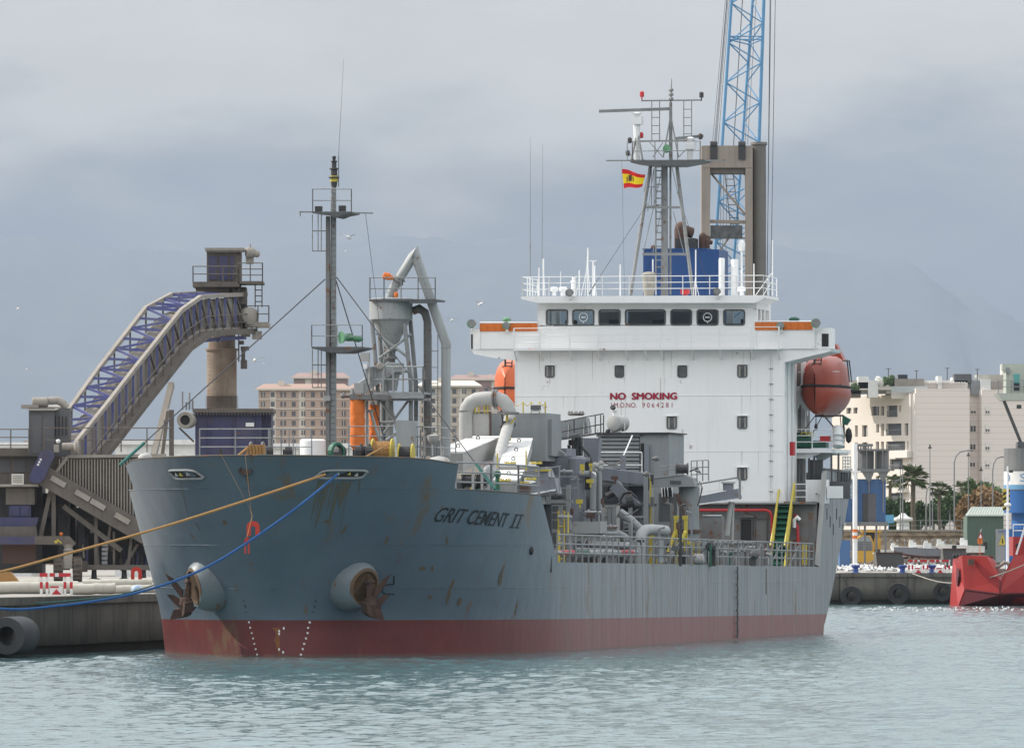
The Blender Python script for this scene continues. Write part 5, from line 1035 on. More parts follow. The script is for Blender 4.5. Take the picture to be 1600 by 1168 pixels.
P3('trunk_shadow', 'dark', lambda q: (q.pb(SH, 942, 760, 985, 786, 46, .2), q.path([p(948, 775, 43), p(965, 766, 43), p(985, 772, 43)], .14, 8)))
P3('belt_roller', 'dark', lambda q: (q.path([p(968, 782, 42), p(975, 770, 42), p(985, 768, 42), p(995, 778, 42)], .05, 6), q.lathe(p(978, 783, 42), [(0, .3), (.3, .3)], (1, .2, .2), 12)))
P3('curved_duct', 'bgrey', lambda q: q.path([p(950, 770, 44), p(975, 778, 44), p(992, 800, 44), p(1000, 830, 44)], .38, 14), smooth=True)
for x, y, s_ in ((888, 757, 35), (857, 775, 34), (953, 790, 40), (960, 790, 40), (985, 790, 42), (1009, 740, 42), (876, 790, 35)): P3('gantry_leg', 'grey', lambda q: q.beam(p(x, 885, s_), p(x, y, s_), .16))
P3('gantry_frame', 'grey', lambda q: [q.beam(p(853, y, 34), p(895, y, 34), .14) for y in (783, 829)]+[q.beam(p(945, y, 40), p(1010, y, 40), .08) for y in (807, 829)])
P3('access_railing', 'rail', lambda q: (q.rail([p(860, 780, 33.5), p(903, 780, 33.5)], .9, 2, 1., .02), q.rail([p(857, 823, 33.5), p(888, 823, 33.5)], .85, 3, .8, .02)))
P3('access_ladder', 'yellow', lambda q: (q.ladder(p(877, 885, 33), p(877, 797, 33), (.24, 0, 0), .035)))
P3('plant_block', 'cyc', lambda q: (q.pb(SH, 896, 814, 938, 833, 35, 1.4), q.pb(SH, 893, 833, 930, 845, 35.2, 1)))
P3('control_cabinet', 'bgrey', lambda q: q.pb(SH, 912, 797, 938, 830, 36.6, .4)); P3('cabinet_edge', 'dark', lambda q: (q.pb(SH, 911, 796, 939, 798, 36.5, .1), q.pb(SH, 937.5, 797, 939, 835, 36.5, .1)))
P3('house_wall', 'pale', lambda q: q.pb(SH, 938, 789, 958, 850, 40, 1.5)); 
P3('pipe_run', 'grey', lambda q: [q.path([p(a_, y, s_), p(b_9, y+dy, s_)], r_, 9) for a_, b_9, y, dy, r_, s_ in ((925, 965, 834, 0, .11, 36), (925, 985, 850, 2, .13, 35), (870, 985, 866, 0, .12, 34), (900, 960, 858, 2, .08, 33), (1090, 1180, 848, 0, .09, 56), (1095, 1165, 862, 0, .07, 57), (1098, 1128, 806, 0, .06, 58))], smooth=True)
P3('bent_pipe', 'grey', lambda q: (q.path([p(963, 833, 38), p(975, 838, 38), p(985, 850, 38), p(985, 875, 38)], .16, 10), q.path([p(968, 800, 39), p(985, 812, 39), p(1000, 826, 39)], .18, 10), q.path([p(1160, 880, 58), p(1160, 862, 58), p(1168, 855, 58), p(1180, 855, 58)], .07, 8)), smooth=True)
P3('elbow_pipe', 'cyc', lambda q: q.path([p(1000, 884, 36), p(1000, 845, 36), p(1002, 834, 36.2), p(1008, 828, 36.5), p(1018, 827, 37), p(1032, 828, 38), p(1040, 829, 38.5)], .22, 14), smooth=True)
# rails along the main deck
def deck_rail(s_a, s_b, sd2, n_bays):
    for i in range(n_bays):
        a_ = s_a+(s_b-s_a)*i/n_bays; b_0 = s_a+(s_b-s_a)*(i+1)/n_bays-.08
        P3('deck_railing', 'rail', lambda q: (q.rail([Vector((sd2*7.5, a_, zt(a_)+.0)), Vector((sd2*7.5, b_0, zt(b_0)))], 1.02, 3, 1.35, .03), q.tube(Vector((sd2*7.5, a_+.8, zt(a_)+.9)), Vector((sd2*7.1, a_+.3, zt(a_)-.1)), .03, n=5)))
deck_rail(13.0, 71.2, 1, 12); deck_rail(13.0, 71.2, -1, 4)
P3('rail_screen', 'grey', lambda q: q.box((7.45, 33.5, 3.3), (7.49, 35, 4.2)))
P3('rail_screen', 'grey', lambda q: q.box((7.45, 43.5, 3.3), (7.49, 46.3, 4.2)))
fp = P3('painted_pipe', 'cyc', lambda q: q.tube(Vector((7.2, 13.4, 3.72)), Vector((7.2, 30.5, 3.72)), .085, n=10), smooth=True)
for a_, b_0, mt in ((15.0, 16.6, 'red'), (16.9, 17.6, 'red'), (17.8, 20.5, 'green'), (27.0, 29.4, 'red')): P3('colour_band', mt, lambda q: q.tube(Vector((7.2, a_, 3.72)), Vector((7.2, b_0, 3.72)), .095, n=10), fp)
for x, y0, y1, w_, mt in ((873, 828, 880, 5, 'yellow'), (888, 800, 830, 2, 'yellow'), (999, 838, 882, 5, 'green'), (984, 840, 870, 4, 'green'), (1110, 850, 882, 4, 'green')):
    P3('deck_post', mt, lambda q: q.tube(p(x, y1+3, 38 if x > 900 else 22), p(x, y0, 38 if x > 900 else 22), w_*.0115, n=8))
for i in range(34):
    x = random.uniform(1090, 1205); s_ = random.uniform(50, 68); y = random.uniform(845, 868); mt = random.choice(['grey', 'dgrey', 'cyc', 'green', 'rustgrey', 'pale'])
    P3('deck_pipe', mt, lambda q: q.path([p(x, 884, s_), p(x, y, s_), p(x+random.choice((-7, 7, 0, 4)), y-2, s_)], random.uniform(.03, .07), 6))
for i in range(26):
    x = random.uniform(880, 1085); s_ = random.uniform(34, 48); y = random.uniform(780, 868); mt = random.choice(['grey', 'dgrey', 'cyc', 'dark', 'rustgrey', 'bgrey'])
    P3('deck_pipe', mt, lambda q: q.path([p(x, 884, s_), p(x, y, s_), p(x+random.choice((-9, 9, 0, 5)), y-2, s_)], random.uniform(.03, .08), 6))
for i in range(20):
    x = random.uniform(880, 1190); s_ = random.uniform(44, 62); y = random.uniform(852, 872)
    P3('deck_valve', random.choice(['dgrey', 'dark', 'pale', 'rustgrey']), lambda q: (q.lathe(p(x, y, s_), [(0, .14), (.05, .2), (.25, .2), (.3, .1)], (random.uniform(-1, 1), -.5, .3), 9), q.pb(SH, x-4, y+2, x+4, 884, s_+.1, .3)))
# ---- deck crane
cr = P3('deck_crane', 'grey', lambda q: q.lathe(p(1077, 868, 44), [(0, .40), (.1, .40), (2.0, .40), (2.8, .44), (2.85, .38)], n=20), smooth=True)
def K3(name, mat, fn, **k): return P3(name, mat, fn, cr, **k)
K3('pedestal_band', 'rustpipe', lambda q: q.lathe(p(1077, 832, 44), [(0, .50), (.13, .50)], n=20))
K3('crane_box', 'grey', lambda q: (q.prism([p(1013, 748, 43.2), p(1068, 741, 43.2), p(1082, 747, 43.2), p(1086, 760, 43.2), p(1013, 760, 43.2)], (0, 1.1, 0))))
K3('box_top', 'cyc', lambda q: q.beam(p(1013, 747, 43.2), p(1068, 740.5, 43.2), .08, .05))
K3('winch_drum', 'dark', lambda q: (q.lathe(p(1057, 732, 43.5), [(0, .25), (.03, .25), (.04, .19), (.42, .19), (.44, .25), (.48, .25)], (1, .1, 0), 16)), smooth=True)
K3('service_cage', 'mast', lambda q: (q.rail([p(1080, 752, 44), p(1107, 751, 44)], .85, 3, .25, .022), q.rail([p(1031, 742, 43.6), p(1055, 740, 43.6)], .35, 2, .4, .015)))
K3('jib', 'mast', lambda q: (q.beam(p(1090, 756, 44), p(1158, 745, 44), .06), q.tube(p(1156, 744, 44), p(1156, 780, 44), .05)))
K3('crane_hose', 'dark', lambda q: (q.path([p(1093, 752, 43.3), p(1097, 762, 43), p(1095, 772, 43), p(1090, 790, 43)], .03, 5), q.path([p(1078, 736, 43.5), p(1090, 731, 43.3), p(1094, 738, 43.3), p(1086, 735, 43.4)], .03, 5)))
K3('crane_nameplate', 'dgrey', lambda q: [q.pb(SH, 1047+i*2.5, 750.5, 1049+i*2.5, 756, 43.17, .03) for i in range(7)], kind='stuff')
K3('crane_strut', 'rustpipe', lambda q: (q.tube(p(1057, 772, 43.2), p(1067, 808, 43.2), .05), q.tube(p(1060, 770, 43.2), p(1071, 808, 43.2), .035)))
K3('boom_rest', 'post', lambda q: q.beam(p(1018, 884, 43), p(1018, 762, 43), .17)) if 'post' in M else K3('boom_rest', 'pale', lambda q: q.beam(p(1018, 884, 43), p(1018, 762, 43), .17))
K3('rest_stripe', 'yellow', lambda q: q.beam(p(1016.4, 884, 42.85), p(1016.4, 745, 42.85), .05, .05)); K3('rest_base', 'yellow', lambda q: q.beam(p(1018.2, 884, 42.9), p(1018.2, 825, 42.9), .19))
K3('hoist_line', 'dark', lambda q: (q.tube(p(1008, 750, 43), p(1006, 810, 43), .02, n=4), q.pb(SH, 1008, 742, 1013, 766, 43, .2), q.pb(SH, 1003, 809, 1010, 812, 43, .1)))
K3('hook_block', 'yellow', lambda q: q.pb(SH, 1005, 832, 1013, 842, 43, .2))
K3('control_cab', 'grey', lambda q: (q.pb(SH, 1029, 770, 1058, 815, 45, .8)))
K3('cab_window', 'glass', lambda q: q.prism([p(1033, 762, 44.9), p(1049, 761, 44.9), p(1052, 775, 44.9), p(1034, 776, 44.9)], (0, .05, 0))); K3('window_bar', 'wrail', lambda q: [q.tube(p(x, 761, 44.87), p(x+1, 776, 44.87), .02, n=4) for x in (1034, 1038, 1043, 1050)])
K3('cab_box', 'yellowdull' if 'yellowdull' in M else 'dustL', lambda q: q.pb(SH, 1033, 778, 1043, 787, 44.5, .3))
yf = P3('yellow_gantry', 'yellow', lambda q: (q.beam(p(1056, 884, 42.4), p(1056, 807, 42.4), .13), q.beam(p(1071.5, 860, 42.4), p(1071.5, 807, 42.4), .13), q.beam(p(1053, 808, 42.4), p(1074.5, 808, 42.4), .16), q.beam(p(1055, 830, 42.3), p(1044, 862, 41.8), .1), q.beam(p(1071, 830, 42.3), p(1064, 846, 42), .1), q.beam(p(1071, 847, 42.4), p(1080, 848, 42.4), .14), q.beam(p(1082, 847, 43), p(1082, 884, 43), .14), q.beam(p(1091, 847, 43), p(1091, 884, 43), .1)))
P3('hydraulic_ram', 'pale', lambda q: (q.lathe(p(1083, 873, 42), [(0, .14), (.05, .22), (.4, .22), (.45, .12)], (1, .3, 0), 12), q.lathe(p(1045, 865, 42), [(0, .1), (.3, .14)], (1, 0, .2), 10)), smooth=True)
P3('sampling_boom', 'bgrey', lambda q: q.prism([p(1092, 775, 50), p(1152, 763, 50), p(1155, 778, 50), p(1092, 786, 50)], (0, .7, 0)))
P3('boom_rim', 'wrail', lambda q: (q.beam(p(1092, 787.5, 49.95), p(1155, 779, 49.95), .06), q.beam(p(1093, 770, 49.95), p(1130, 764, 49.95), .04)))
P3('sampling_cylinder', 'bgrey', lambda q: q.lathe(p(1138, 766, 50.3), [(0, .23), (.3, .23)], n=14), smooth=True); P3('cylinder_flange', 'pale', lambda q: q.lathe(p(1138, 755, 50.3), [(0, .30), (.07, .30)], n=14))
P3('boom_stand', 'pale', lambda q: (q.tube(p(1142, 784, 50.3), p(1136, 836, 50.3), .10), q.tube(p(1146, 784, 50.4), p(1144, 850, 50.4), .05)))
P3('main_deck_house', 'rustgrey', lambda q: (q.pb(SH, 1096, 806, 1128, 884, 62, .5)))
P3('yellow_locker', 'yellow', lambda q: q.pb(SH, 1025, 872, 1034, 882, 43, .3))
P3('backing_structure', 'dgrey', lambda q: (q.box((-6.5, 40, 3.1), (2.0, 47, 6.0)), q.box((-6.5, 24, 3.1), (-1, 36, 6.6)), q.box((-6, 47, 3.1), (3.5, 60, 6.5))))

for i in range(30):
    x = random.uniform(856, 1080); y = random.uniform(715, 870); s_ = random.uniform(30, 40); k_ = random.random()
    if k_ < .4: P3('small_fitting', random.choice(['dark', 'rustpipe', 'dgrey', 'pale', 'yellow']), lambda q: (q.cb(p(x, y, s_), (random.uniform(.1, .35), .15, random.uniform(.08, .3))), q.cb(p(x+1, y+4, s_), (.06, .06, .3))))
    elif k_ < .7: P3('cable', 'dark', lambda q: q.path([p(x, y, s_), p(x+8, y+6, s_), p(x+20, y+5, s_), p(x+30, y-3, s_)], .02, 5))
    else: P3('flanged_pipe', random.choice(['grey', 'rustgrey', 'cyc']), lambda q: (q.tube(p(x, y, s_), p(x+random.uniform(10, 26), y, s_), .07, n=8), q.lathe(p(x+5, y, s_), [(0, .12), (.05, .12)], (1, 0, 0), 10)))
# ================================================================== LEFT: ship loader on the quay
w = WF.s
YL = 400.
def mk(root):
    def f(name, mat, fn, **k):
        q = MB(); fn(q); return part(name, q, M[mat] if isinstance(mat, str) else mat, k.pop('parent', root), **k)
    return f
LB = w(130, 905, YL); LB.z = QZ
ld = thing('ship_loader', WF, LB, 'blue and dusty brown inclined lattice conveyor rising to a head house on a round column', 'conveyor'); Q = mk(ld)
LS = [(l_[0], l_[1], l_[2], l_[3], l_[4]+9) for l_ in [(60, 700, 118, 692, 396.5), (112, 634, 165, 634, 400), (154, 576, 208, 579, 403.5), (228, 481, 283, 485, 409), (268, 460, 313, 464, 412), (304, 458, 352, 461, 415), (322, 458, 384, 460, 418)]]
NS = [1, 3, 4, 6, 3, 3, 2]
st_ = []
for i in range(len(LS)-1):
    for j in range(NS[i+1]):
        u = j/NS[i+1]; a, b = LS[i], LS[i+1]; st_.append(tuple(a[k_]+(b[k_]-a[k_])*u for k_ in range(5)))
st_.append(LS[-1])
TL = [w(a, b, Y) for a, b, c, d, Y in st_]; TR = [w(c, d, Y) for a, b, c, d, Y in st_]; dn = Vector((0, 0, -1.9))
for P_, nm in ((TL, 0), (TR, 0), ([v+dn for v in TR], 1), ([v+dn for v in TL], 1)):
    Q('chord', 'dustL', lambda q: [q.beam(a, b+(b-a)*.02, .22) for a, b in zip(P_, P_[1:])])
for i in range(len(st_)):
    Q('cross_member', 'cblue', lambda q: q.beam(TL[i], TR[i], .14)); Q('post', 'cblue', lambda q: q.beam(TR[i], TR[i]+dn, .13)); Q('post', 'dust', lambda q: q.beam(TL[i], TL[i]+dn, .10)) if i % 2 else None
    if i < len(st_)-1:
        a, b = (TL[i], TR[i+1]) if i % 2 else (TR[i], TL[i+1]); Q('top_diagonal', 'cblue', lambda q: q.beam(a, b, .12))
        a, b = TR[i], TR[i+1]+dn; Q('side_diagonal', 'dust', lambda q: q.beam(a, b, .11)) if i > 8 else None
for i_ in range(1): pass
mid = [(a+b)/2+Vector((0, 0, -1.05)) for a, b in zip(TL, TR)]
Q('belt_casing', 'dustL', lambda q: q.path(mid, .62, 14), smooth=True)
Q('casing_band', 'dust', lambda q: [q.lathe(m_, [(-.05, .66), (.05, .66)], (n_-m_), 14) for m_, n_ in zip(mid, mid[1:])])
for i in range(len(st_)-1):
    off = Vector((-.12, .2, 0)); Q('side_panel', 'dustL', lambda q: q.add([TR[i]+dn*.08+off, TR[i+1]+dn*.08+off, TR[i+1]+dn+off, TR[i]+dn+off], [(0, 1, 2, 3)]))
wk = [v+dn+Vector((.35, -.5, -.15)) for v in TR]
Q('walkway', 'dust', lambda q: [q.beam(a, b+(b-a)*.02, .6, .3) for a, b in zip(wk, wk[1:])]); Q('underside_truss', 'cblue', lambda q: [q.beam(a+Vector((-.4, .3, -.35)), b+Vector((-.4, .3, -.35)), .2) for a, b in zip(wk, wk[1:])])
up1 = Vector((0, -.28, .95)); Q('walkway_rail', 'dust', lambda q: ([q.tube(a+up1, b+up1, .03, n=5) for a, b in zip(wk, wk[1:])], [q.tube(a+up1*.55, b+up1*.55, .022, n=5) for a, b in zip(wk, wk[1:])], [q.tube(a, a+up1, .03, n=5) for a in wk]))
for i in range(2, len(wk)-2, 2): Q('bracket', 'cblue', lambda q: q.beam(wk[i]+Vector((-.3, .3, -.5)), wk[i]+Vector((.0, 0, -.15)), .1))
Q('prop_leg', 'dustL', lambda q: (q.beam(w(268, 600, 418), w(238, 720, 413), .3), q.beam(w(262, 640, 415), w(252, 720, 417), .2)))
# head house
YT = 427.
hh = Q('head_house', 'dust', lambda q: (q.pb(WF, 323, 392, 376, 441, YT, 2.2)))
for x0, x1 in ((326, 339), (342, 356), (359, 366)): Q('door_panel', 'dblue', lambda q: q.pb(WF, x0, 400, x1, 437, YT-.06, .06), parent=hh)
Q('roof', 'dustL', lambda q: (q.pb(WF, 320, 387, 381, 391, YT-.3, 2.8)), parent=hh)
for i in range(19): Q('roof_rib', 'dustL', lambda q: q.pb(WF, 321.5+i*3.1, 391, 322.7+i*3.1, 394, YT-.3, .1), parent=hh)
Q('fan', 'dustL', lambda q: (q.lathe(w(384, 395, YT), [(0, .2), (.05, .32), (.4, .32), (.6, .15)], (1, .3, 0), 12), q.ball(w(401, 397, YT), .2, 8), q.pb(WF, 384, 400, 396, 412, YT, .5), q.tube(w(391, 395, YT), w(391, 381, YT), .04)))
Q('head_platform', 'dust', lambda q: (q.pb(WF, 301, 440, 374, 448, YT-1, 3.5), q.pb(WF, 372, 439, 411, 443, YT-1, 3)))
Q('head_railing', 'dust', lambda q: (q.rail([w(301.5, 440, YT+2), w(301.5, 440, YT-1), w(372, 440, YT-1)], .85, 2, .9, .03), q.rail([w(372, 439, YT-1), w(410, 439, YT-1), w(410, 439, YT+2)], 1.0, 3, .8, .03)))
Q('neck', 'dust', lambda q: (q.pb(WF, 306, 448, 358, 458, YT-.5, 2.6), q.pb(WF, 350, 448, 384, 520, YT-.2, 2.4), q.pb(WF, 366, 455, 386, 475, YT-.6, .5)))
Q('access_ladder', 'dust', lambda q: (q.ladder(w(404, 480, YT), w(404, 444, YT), (.38, 0, 0), .035), q.ladder(w(369, 480, YT-.7), w(369, 420, YT-.7), (.3, 0, 0), .03)))
Q('lower_platform', 'dustL', lambda q: (q.pb(WF, 383, 503, 420, 510, YT-1.2, 3)))
Q('lower_railing', 'dust', lambda q: q.rail([w(386, 503, YT-1.2), w(420, 503, YT-1.2), w(420, 503, YT+1.5)], .9, 2, .6, .03))
Q('belt_drive', 'dustL', lambda q: q.lathe(w(386, 494, YT-.8), [(0, .25), (.1, .5), (.5, .5), (.6, .3)], (.5, -1, 0), 16), smooth=True)
for x0, x1, y0, y1 in ((376, 391, 516, 526), (394, 409, 517, 530)): Q('floodlight', 'dustL', lambda q: (q.pb(WF, x0, y0, x1, y1, YT-.8, .3), q.tube(w((x0+x1)/2, y0, YT-.6), w((x0+x1)/2, 508, YT-.6), .04)))
Q('hanging_gear', 'dust', lambda q: (q.pb(WF, 372, 532, 381, 538, YT-.5, .3), q.pb(WF, 376, 541, 389, 547, YT-.5, .3), q.pb(WF, 377, 547, 383, 562, YT-.4, .2), q.pb(WF, 376, 562, 386, 576, YT-.5, .3), q.tube(w(373, 520, YT-.4), w(373, 565, YT-.4), .04)))
# the round column
cb = w(346.5, 637, YT+.5); cbz = w(346.5, 548, YT+.5).z-cb.z; r_ = 24*.0348
co = Q('column', 'colm', lambda q: q.lathe((cb.x, cb.y, QZ), [(0, r_), (cb.z-QZ+cbz, r_), (cb.z-QZ+cbz+.02, r_*1.1), (cb.z-QZ+cbz+.12, r_*1.1), (cb.z-QZ+cbz+.14, r_*.9), (cb.z-QZ+cbz+1.1, r_*.9)], n=26), smooth=True) if 'colm' in M else None
for i in range(14): Q('column_band', 'colm', lambda q: q.lathe((cb.x, cb.y, cb.z+cbz-.3-i*.21), [(0, r_*1.012), (.03, r_*1.012)], n=26), parent=co)
for i in range(6): Q('column_flange', 'dust', lambda q: q.lathe((cb.x, cb.y, cb.z+.02+i*.12), [(0, r_*1.1), (.04, r_*1.1)], n=26), parent=co)
# blue filter house
Q('filter_house', 'dblue', lambda q: (q.pb(WF, 305, 643, 408, 900, 408, 4), q.pb(WF, 408, 643, 424, 900, 409, 3)))
Q('filter_roof', 'dust', lambda q: q.pb(WF, 301, 638, 427, 644, 407.7, 4.6)); 
for i in range(25): Q('roof_rib', 'dust', lambda q: q.pb(WF, 303+i*4.9, 644, 304.6+i*4.9, 648, 407.7, .12))
for x in (325, 364, 400): Q('wall_rib', 'dblue', lambda q: q.pb(WF, x, 650, x+2, 712, 407.9, .1))
Q('notice', 'barW', lambda q: q.pb(WF, 384, 660, 397, 666, 407.93, .03))
Q('fan_duct', 'dustL', lambda q: q.lathe(w(289, 656, 407), [(1.2, .42), (.1, .46), (0, .44), (0, .27), (.5, .26)], (.15, 1, 0), 18), smooth=True); Q('duct_mouth', 'black', lambda q: q.lathe(w(289, 656, 407.1), [(0.05, .28), (.06, .27)], (.15, 1, 0), 18))
Q('duct_brace', 'dust', lambda q: (q.beam(w(280, 668, 408), w(303, 690, 408), .1), q.beam(w(268, 640, 408), w(268, 712, 408), .25)))
for x in (285, 296, 301, 291): Q('aerial', 'rail', lambda q: q.tube(w(x, 640, 430), w(x, random.uniform(610, 628), 430), .05, n=4))
# casing descending to the right and platform deck
YC = 399.
cs = Q('corrugated_casing', 'dust', lambda q: q.pp(WF, [(100, 714), (260, 712), (260, 860), (206, 812), (185, 798), (84, 742)], YC, 2.2))
for i in range(32): x = 92+i*4.6; Q('casing_rib', 'dustL', lambda q: q.pb(WF, x, 717, x+1.6, 741+(x-84)*.53, YC-.14, .16), parent=cs)  # ribs paler than the wall: light catching them put into the colour
Q('casing_rim', 'dustL', lambda q: (q.beam(w(106, 713, YC-.1), w(260, 711, YC-.1), .16), q.beam(w(106, 713, YC-.1), w(74, 756, YC-.1), .16)))
Q('chute_trough', 'dustB' if 'dustB' in M else 'dust', lambda q: (q.beam(w(60, 738, YC-.5), w(230, 836, YC-.5), .9, 1.0)))
Q('trough_plate', 'dustL', lambda q: [q.beam(w(x, 738+(x-60)*.576-4, YC-1.0), w(x+22, 738+(x+22-60)*.576-4, YC-1.0), .1, .28) for x in (80, 118, 142, 180)])
Q('deck_platform', 'dust', lambda q: (q.pb(WF, -60, 700, 110, 712, YC+.5, 5), q.pb(WF, -60, 712, 60, 756, YC+1, 3)))
Q('deck_railing', 'dust', lambda q: (q.rail([w(-40, 708, YC-.3), w(45, 708, YC-.3)], 1.25, 3, .9, .03), q.rail([w(68, 706, YC-.5), w(270, 706, YC-.5)], 1.25, 2, 1.4, .03)))
# small filter on the left
fb_ = Q('fan_house', 'dustG', lambda q: (q.prism([w(45, 712, YC), w(85, 712, YC), w(85, 637, YC), w(45, 637, YC)], (0, .3, 0)), q.box((w(45, 712, YC).x, YC+.3, w(45, 712, YC).z), (w(108, 712, YC).x, YC+2, w(45, 637, YC).z))))
for i in range(4): Q('vent_slot', 'black', lambda q: q.pb(WF, 86+i*5.5, 650, 87.5+i*5.5, 680, YC+.26, .03), parent=fb_)
Q('door_panel', 'dustG', lambda q: q.pb(WF, 47, 648, 65, 708, YC-.05, .05), parent=fb_)
Q('roof', 'dustL', lambda q: q.prism([w(43, 641, YC-.2), w(87, 641, YC-.2), w(109, 634, YC+2.1), w(66, 634, YC+2.1)], (0, 0, .05)), parent=fb_)
Q('fan_motor', 'dustL', lambda q: (q.lathe(w(50, 628, YC+1), [(0, .2), (.05, .26), (.8, .26), (.85, .2)], (1, 0, 0), 12), q.path([w(76, 626, YC+1), w(90, 625, YC+1), w(99, 630, YC+1), w(104, 637, YC+1)], .2, 10), q.pb(WF, 33, 632, 60, 638, YC+.6, .8)), smooth=True)
Q('drive_guard', 'dblue', lambda q: (q.prism([w(57+12*math.cos(R(t1)), 745+10*math.sin(R(t1)), YC-1.4) if t1 < 200 else w(73+12*math.cos(R(t1)), 712+10*math.sin(R(t1)), YC-1.4) for t1 in (20, 60, 100, 140, 180, 210, 250, 290, 330, 360)], (0, .35, 0))))
for i in range(3): Q('guard_mark', 'barW', lambda q: q.pb(WF, 58+i*2, 724-i*4, 61+i*2, 727-i*4, YC-1.43, .03))
Q('work_lamp', 'barW', lambda q: q.ball(w(91, 689, YC-.8), .12, 8)); Q('gearbox', 'dustL', lambda q: (q.lathe(w(97, 697, YC-.9), [(0, .18), (.6, .2), (.7, .4), (.85, .4), (.9, .15)], (1, 0, 0), 12), q.pb(WF, 84, 694, 92, 706, YC-1, .4)), smooth=True)
# underframe
Q('mast_frame', 'dust', lambda q: [q.beam(w(a, b, YC-.3), w(c_, d_, YC-.3), t1) for a, b, c_, d_, t1 in ((80, 762, 62, 845, .22), (84, 765, 84, 840, .22), (99, 790, 190, 860, .26), (80, 755, 84, 772, .4), (150, 890, 150, 780, .18), (163, 890, 175, 800, .14), (178, 890, 178, 830, .12), (200, 890, 206, 830, .16), (190, 892, 215, 850, .14))])
Q('cross_frame', 'dark', lambda q: [q.beam(w(a, b, YC+1.5), w(c_, d_, YC+1.5), t1) for a, b, c_, d_, t1 in ((60, 800, 140, 800, .5), (60, 790, 60, 890, .4), (100, 780, 100, 890, .6), (120, 810, 250, 810, .7), (125, 830, 245, 835, .3), (130, 890, 130, 800, .5), (215, 890, 215, 820, .4), (170, 860, 250, 864, .3))])
Q('dark_backing', 'dark', lambda q: (q.pb(WF, -30, 757, 66, 895, YC+2, 3), q.pb(WF, 58, 770, 118, 880, YC+2.6, 1.5), q.pb(WF, 118, 820, 260, 882, YC+4, 1.5)))  # plain dark boxes added behind the underframe to block the view through
Q('hopper_panel', 'dust', lambda q: q.pb(WF, 9, 762, 54, 788, YC-.6, 1.5)); Q('hopper_panel', 'dust', lambda q: (q.prism([w(-10, 838, YC-1), w(58, 838, YC-1), w(56, 822, YC-1), w(-10, 822, YC-1)], (0, 1, 0))))
Q('hopper_base', 'dblue', lambda q: q.pb(WF, 14, 788, 48, 808, YC-.5, 1.3)); Q('hopper_base', 'dblue', lambda q: (q.prism([w(-10, 822, YC-.8), w(56, 822, YC-.8), w(60, 808, YC-.8), w(-10, 808, YC-.8)], (0, 1, 0))))
for x in (17, 32): Q('base_panel', 'dblue', lambda q: q.pb(WF, x, 790, x+13, 806, YC-.55, .05))
Q('shelf', 'dustL', lambda q: q.pb(WF, -20, 756, 60, 760, YC-1, 2)); Q('notice_board', 'sign', lambda q: q.pb(WF, 18, 740, 37, 757, YC-1.1, .05)) if 'sign' in M else None
for i in range(4): Q('notice_line', 'dustL', lambda q: q.pb(WF, 20, 742.5+i*3.2, 35, 743.8+i*3.2, YC-1.13, .02))
for x0, x1 in ((-10, 16), (22, 40), (44, 58)): Q('casing_panel', 'dustG', lambda q: q.pb(WF, x0, 716, x1, 738, YC+.95, .06))
Q('axle_beam', 'dblue', lambda q: q.pb(WF, -30, 838, 55, 850, YC-1.6, .5)); Q('axle_beam', 'dust', lambda q: q.pp(WF, [(54, 837), (108, 837), (118, 848), (117, 851), (54, 850)], YC-1.62, .5))
Q('king_pin', 'dustL', lambda q: (q.lathe(w(107, 862, YC-1.4), [(0, .2), (.1, .28), (.2, .2), (.4, .3)], n=12), q.pb(WF, 99, 862, 113, 888, YC-1.6, .5)))
Q('yellow_mark', 'yellow', lambda q: (q.pb(WF, 85, 844, 90, 848, YC-1.65, .02), q.beam(w(89, 842, YC-1.64), w(96, 848, YC-1.64), .06)))
Q('beacon', 'cloth', lambda q: q.ball(w(95.5, 834, YC-1.4), .1, 7)) ; Q('hanging_panel', 'rustpipe', lambda q: q.pb(WF, 4, 850, 56, 880, YC-.8, .3))
for x in (91, 121):
    c_ = w(x, 887.5, YC-1.3); Q('wheel', 'tyre', lambda q: q.ring((c_.x-.22, c_.y, QZ+.64), .64, .3, (1, .12, 0), .44, 22), smooth=True) if 'tyre' in M else None
    for i in range(16): a = 2*math.pi*i/16; Q('tread_block', 'tyre', lambda q: q.cb((c_.x, c_.y+.64*math.cos(a), QZ+.64+.64*math.sin(a)), (.4, .1, .1))) if c_ and i < 16 and math.cos(a) < .2 else None
Q('frame_beam', 'dust', lambda q: (q.pb(WF, 128, 882, 238, 890, YC-1, .4), q.pb(WF, 128, 876, 136, 893, YC-1.1, .5)))
for x in (148, 195, 225): Q('jack_foot', 'dark', lambda q: q.lathe((w(x, 890, YC).x, YC-.6, QZ), [(0, .5), (.1, .5), (.2, .15), (.7, .12)], n=10))
Q('white_ladder', 'rail', lambda q: [q.pb(WF, 159, 848+i*7, 168, 853+i*7, YC-.4, .1) for i in range(6)])
for i in range(22):
    x = random.uniform(125, 235); y = random.uniform(800, 870); Q('pipework', random.choice(['dust', 'dark', 'dustL', 'dblue', 'dark']), lambda q: q.path([w(x, y, YC+random.uniform(-.2, 2)), w(x+random.uniform(-4, 4), min(y+random.uniform(15, 45), 890), YC+.5)], random.uniform(.04, .1), 6))
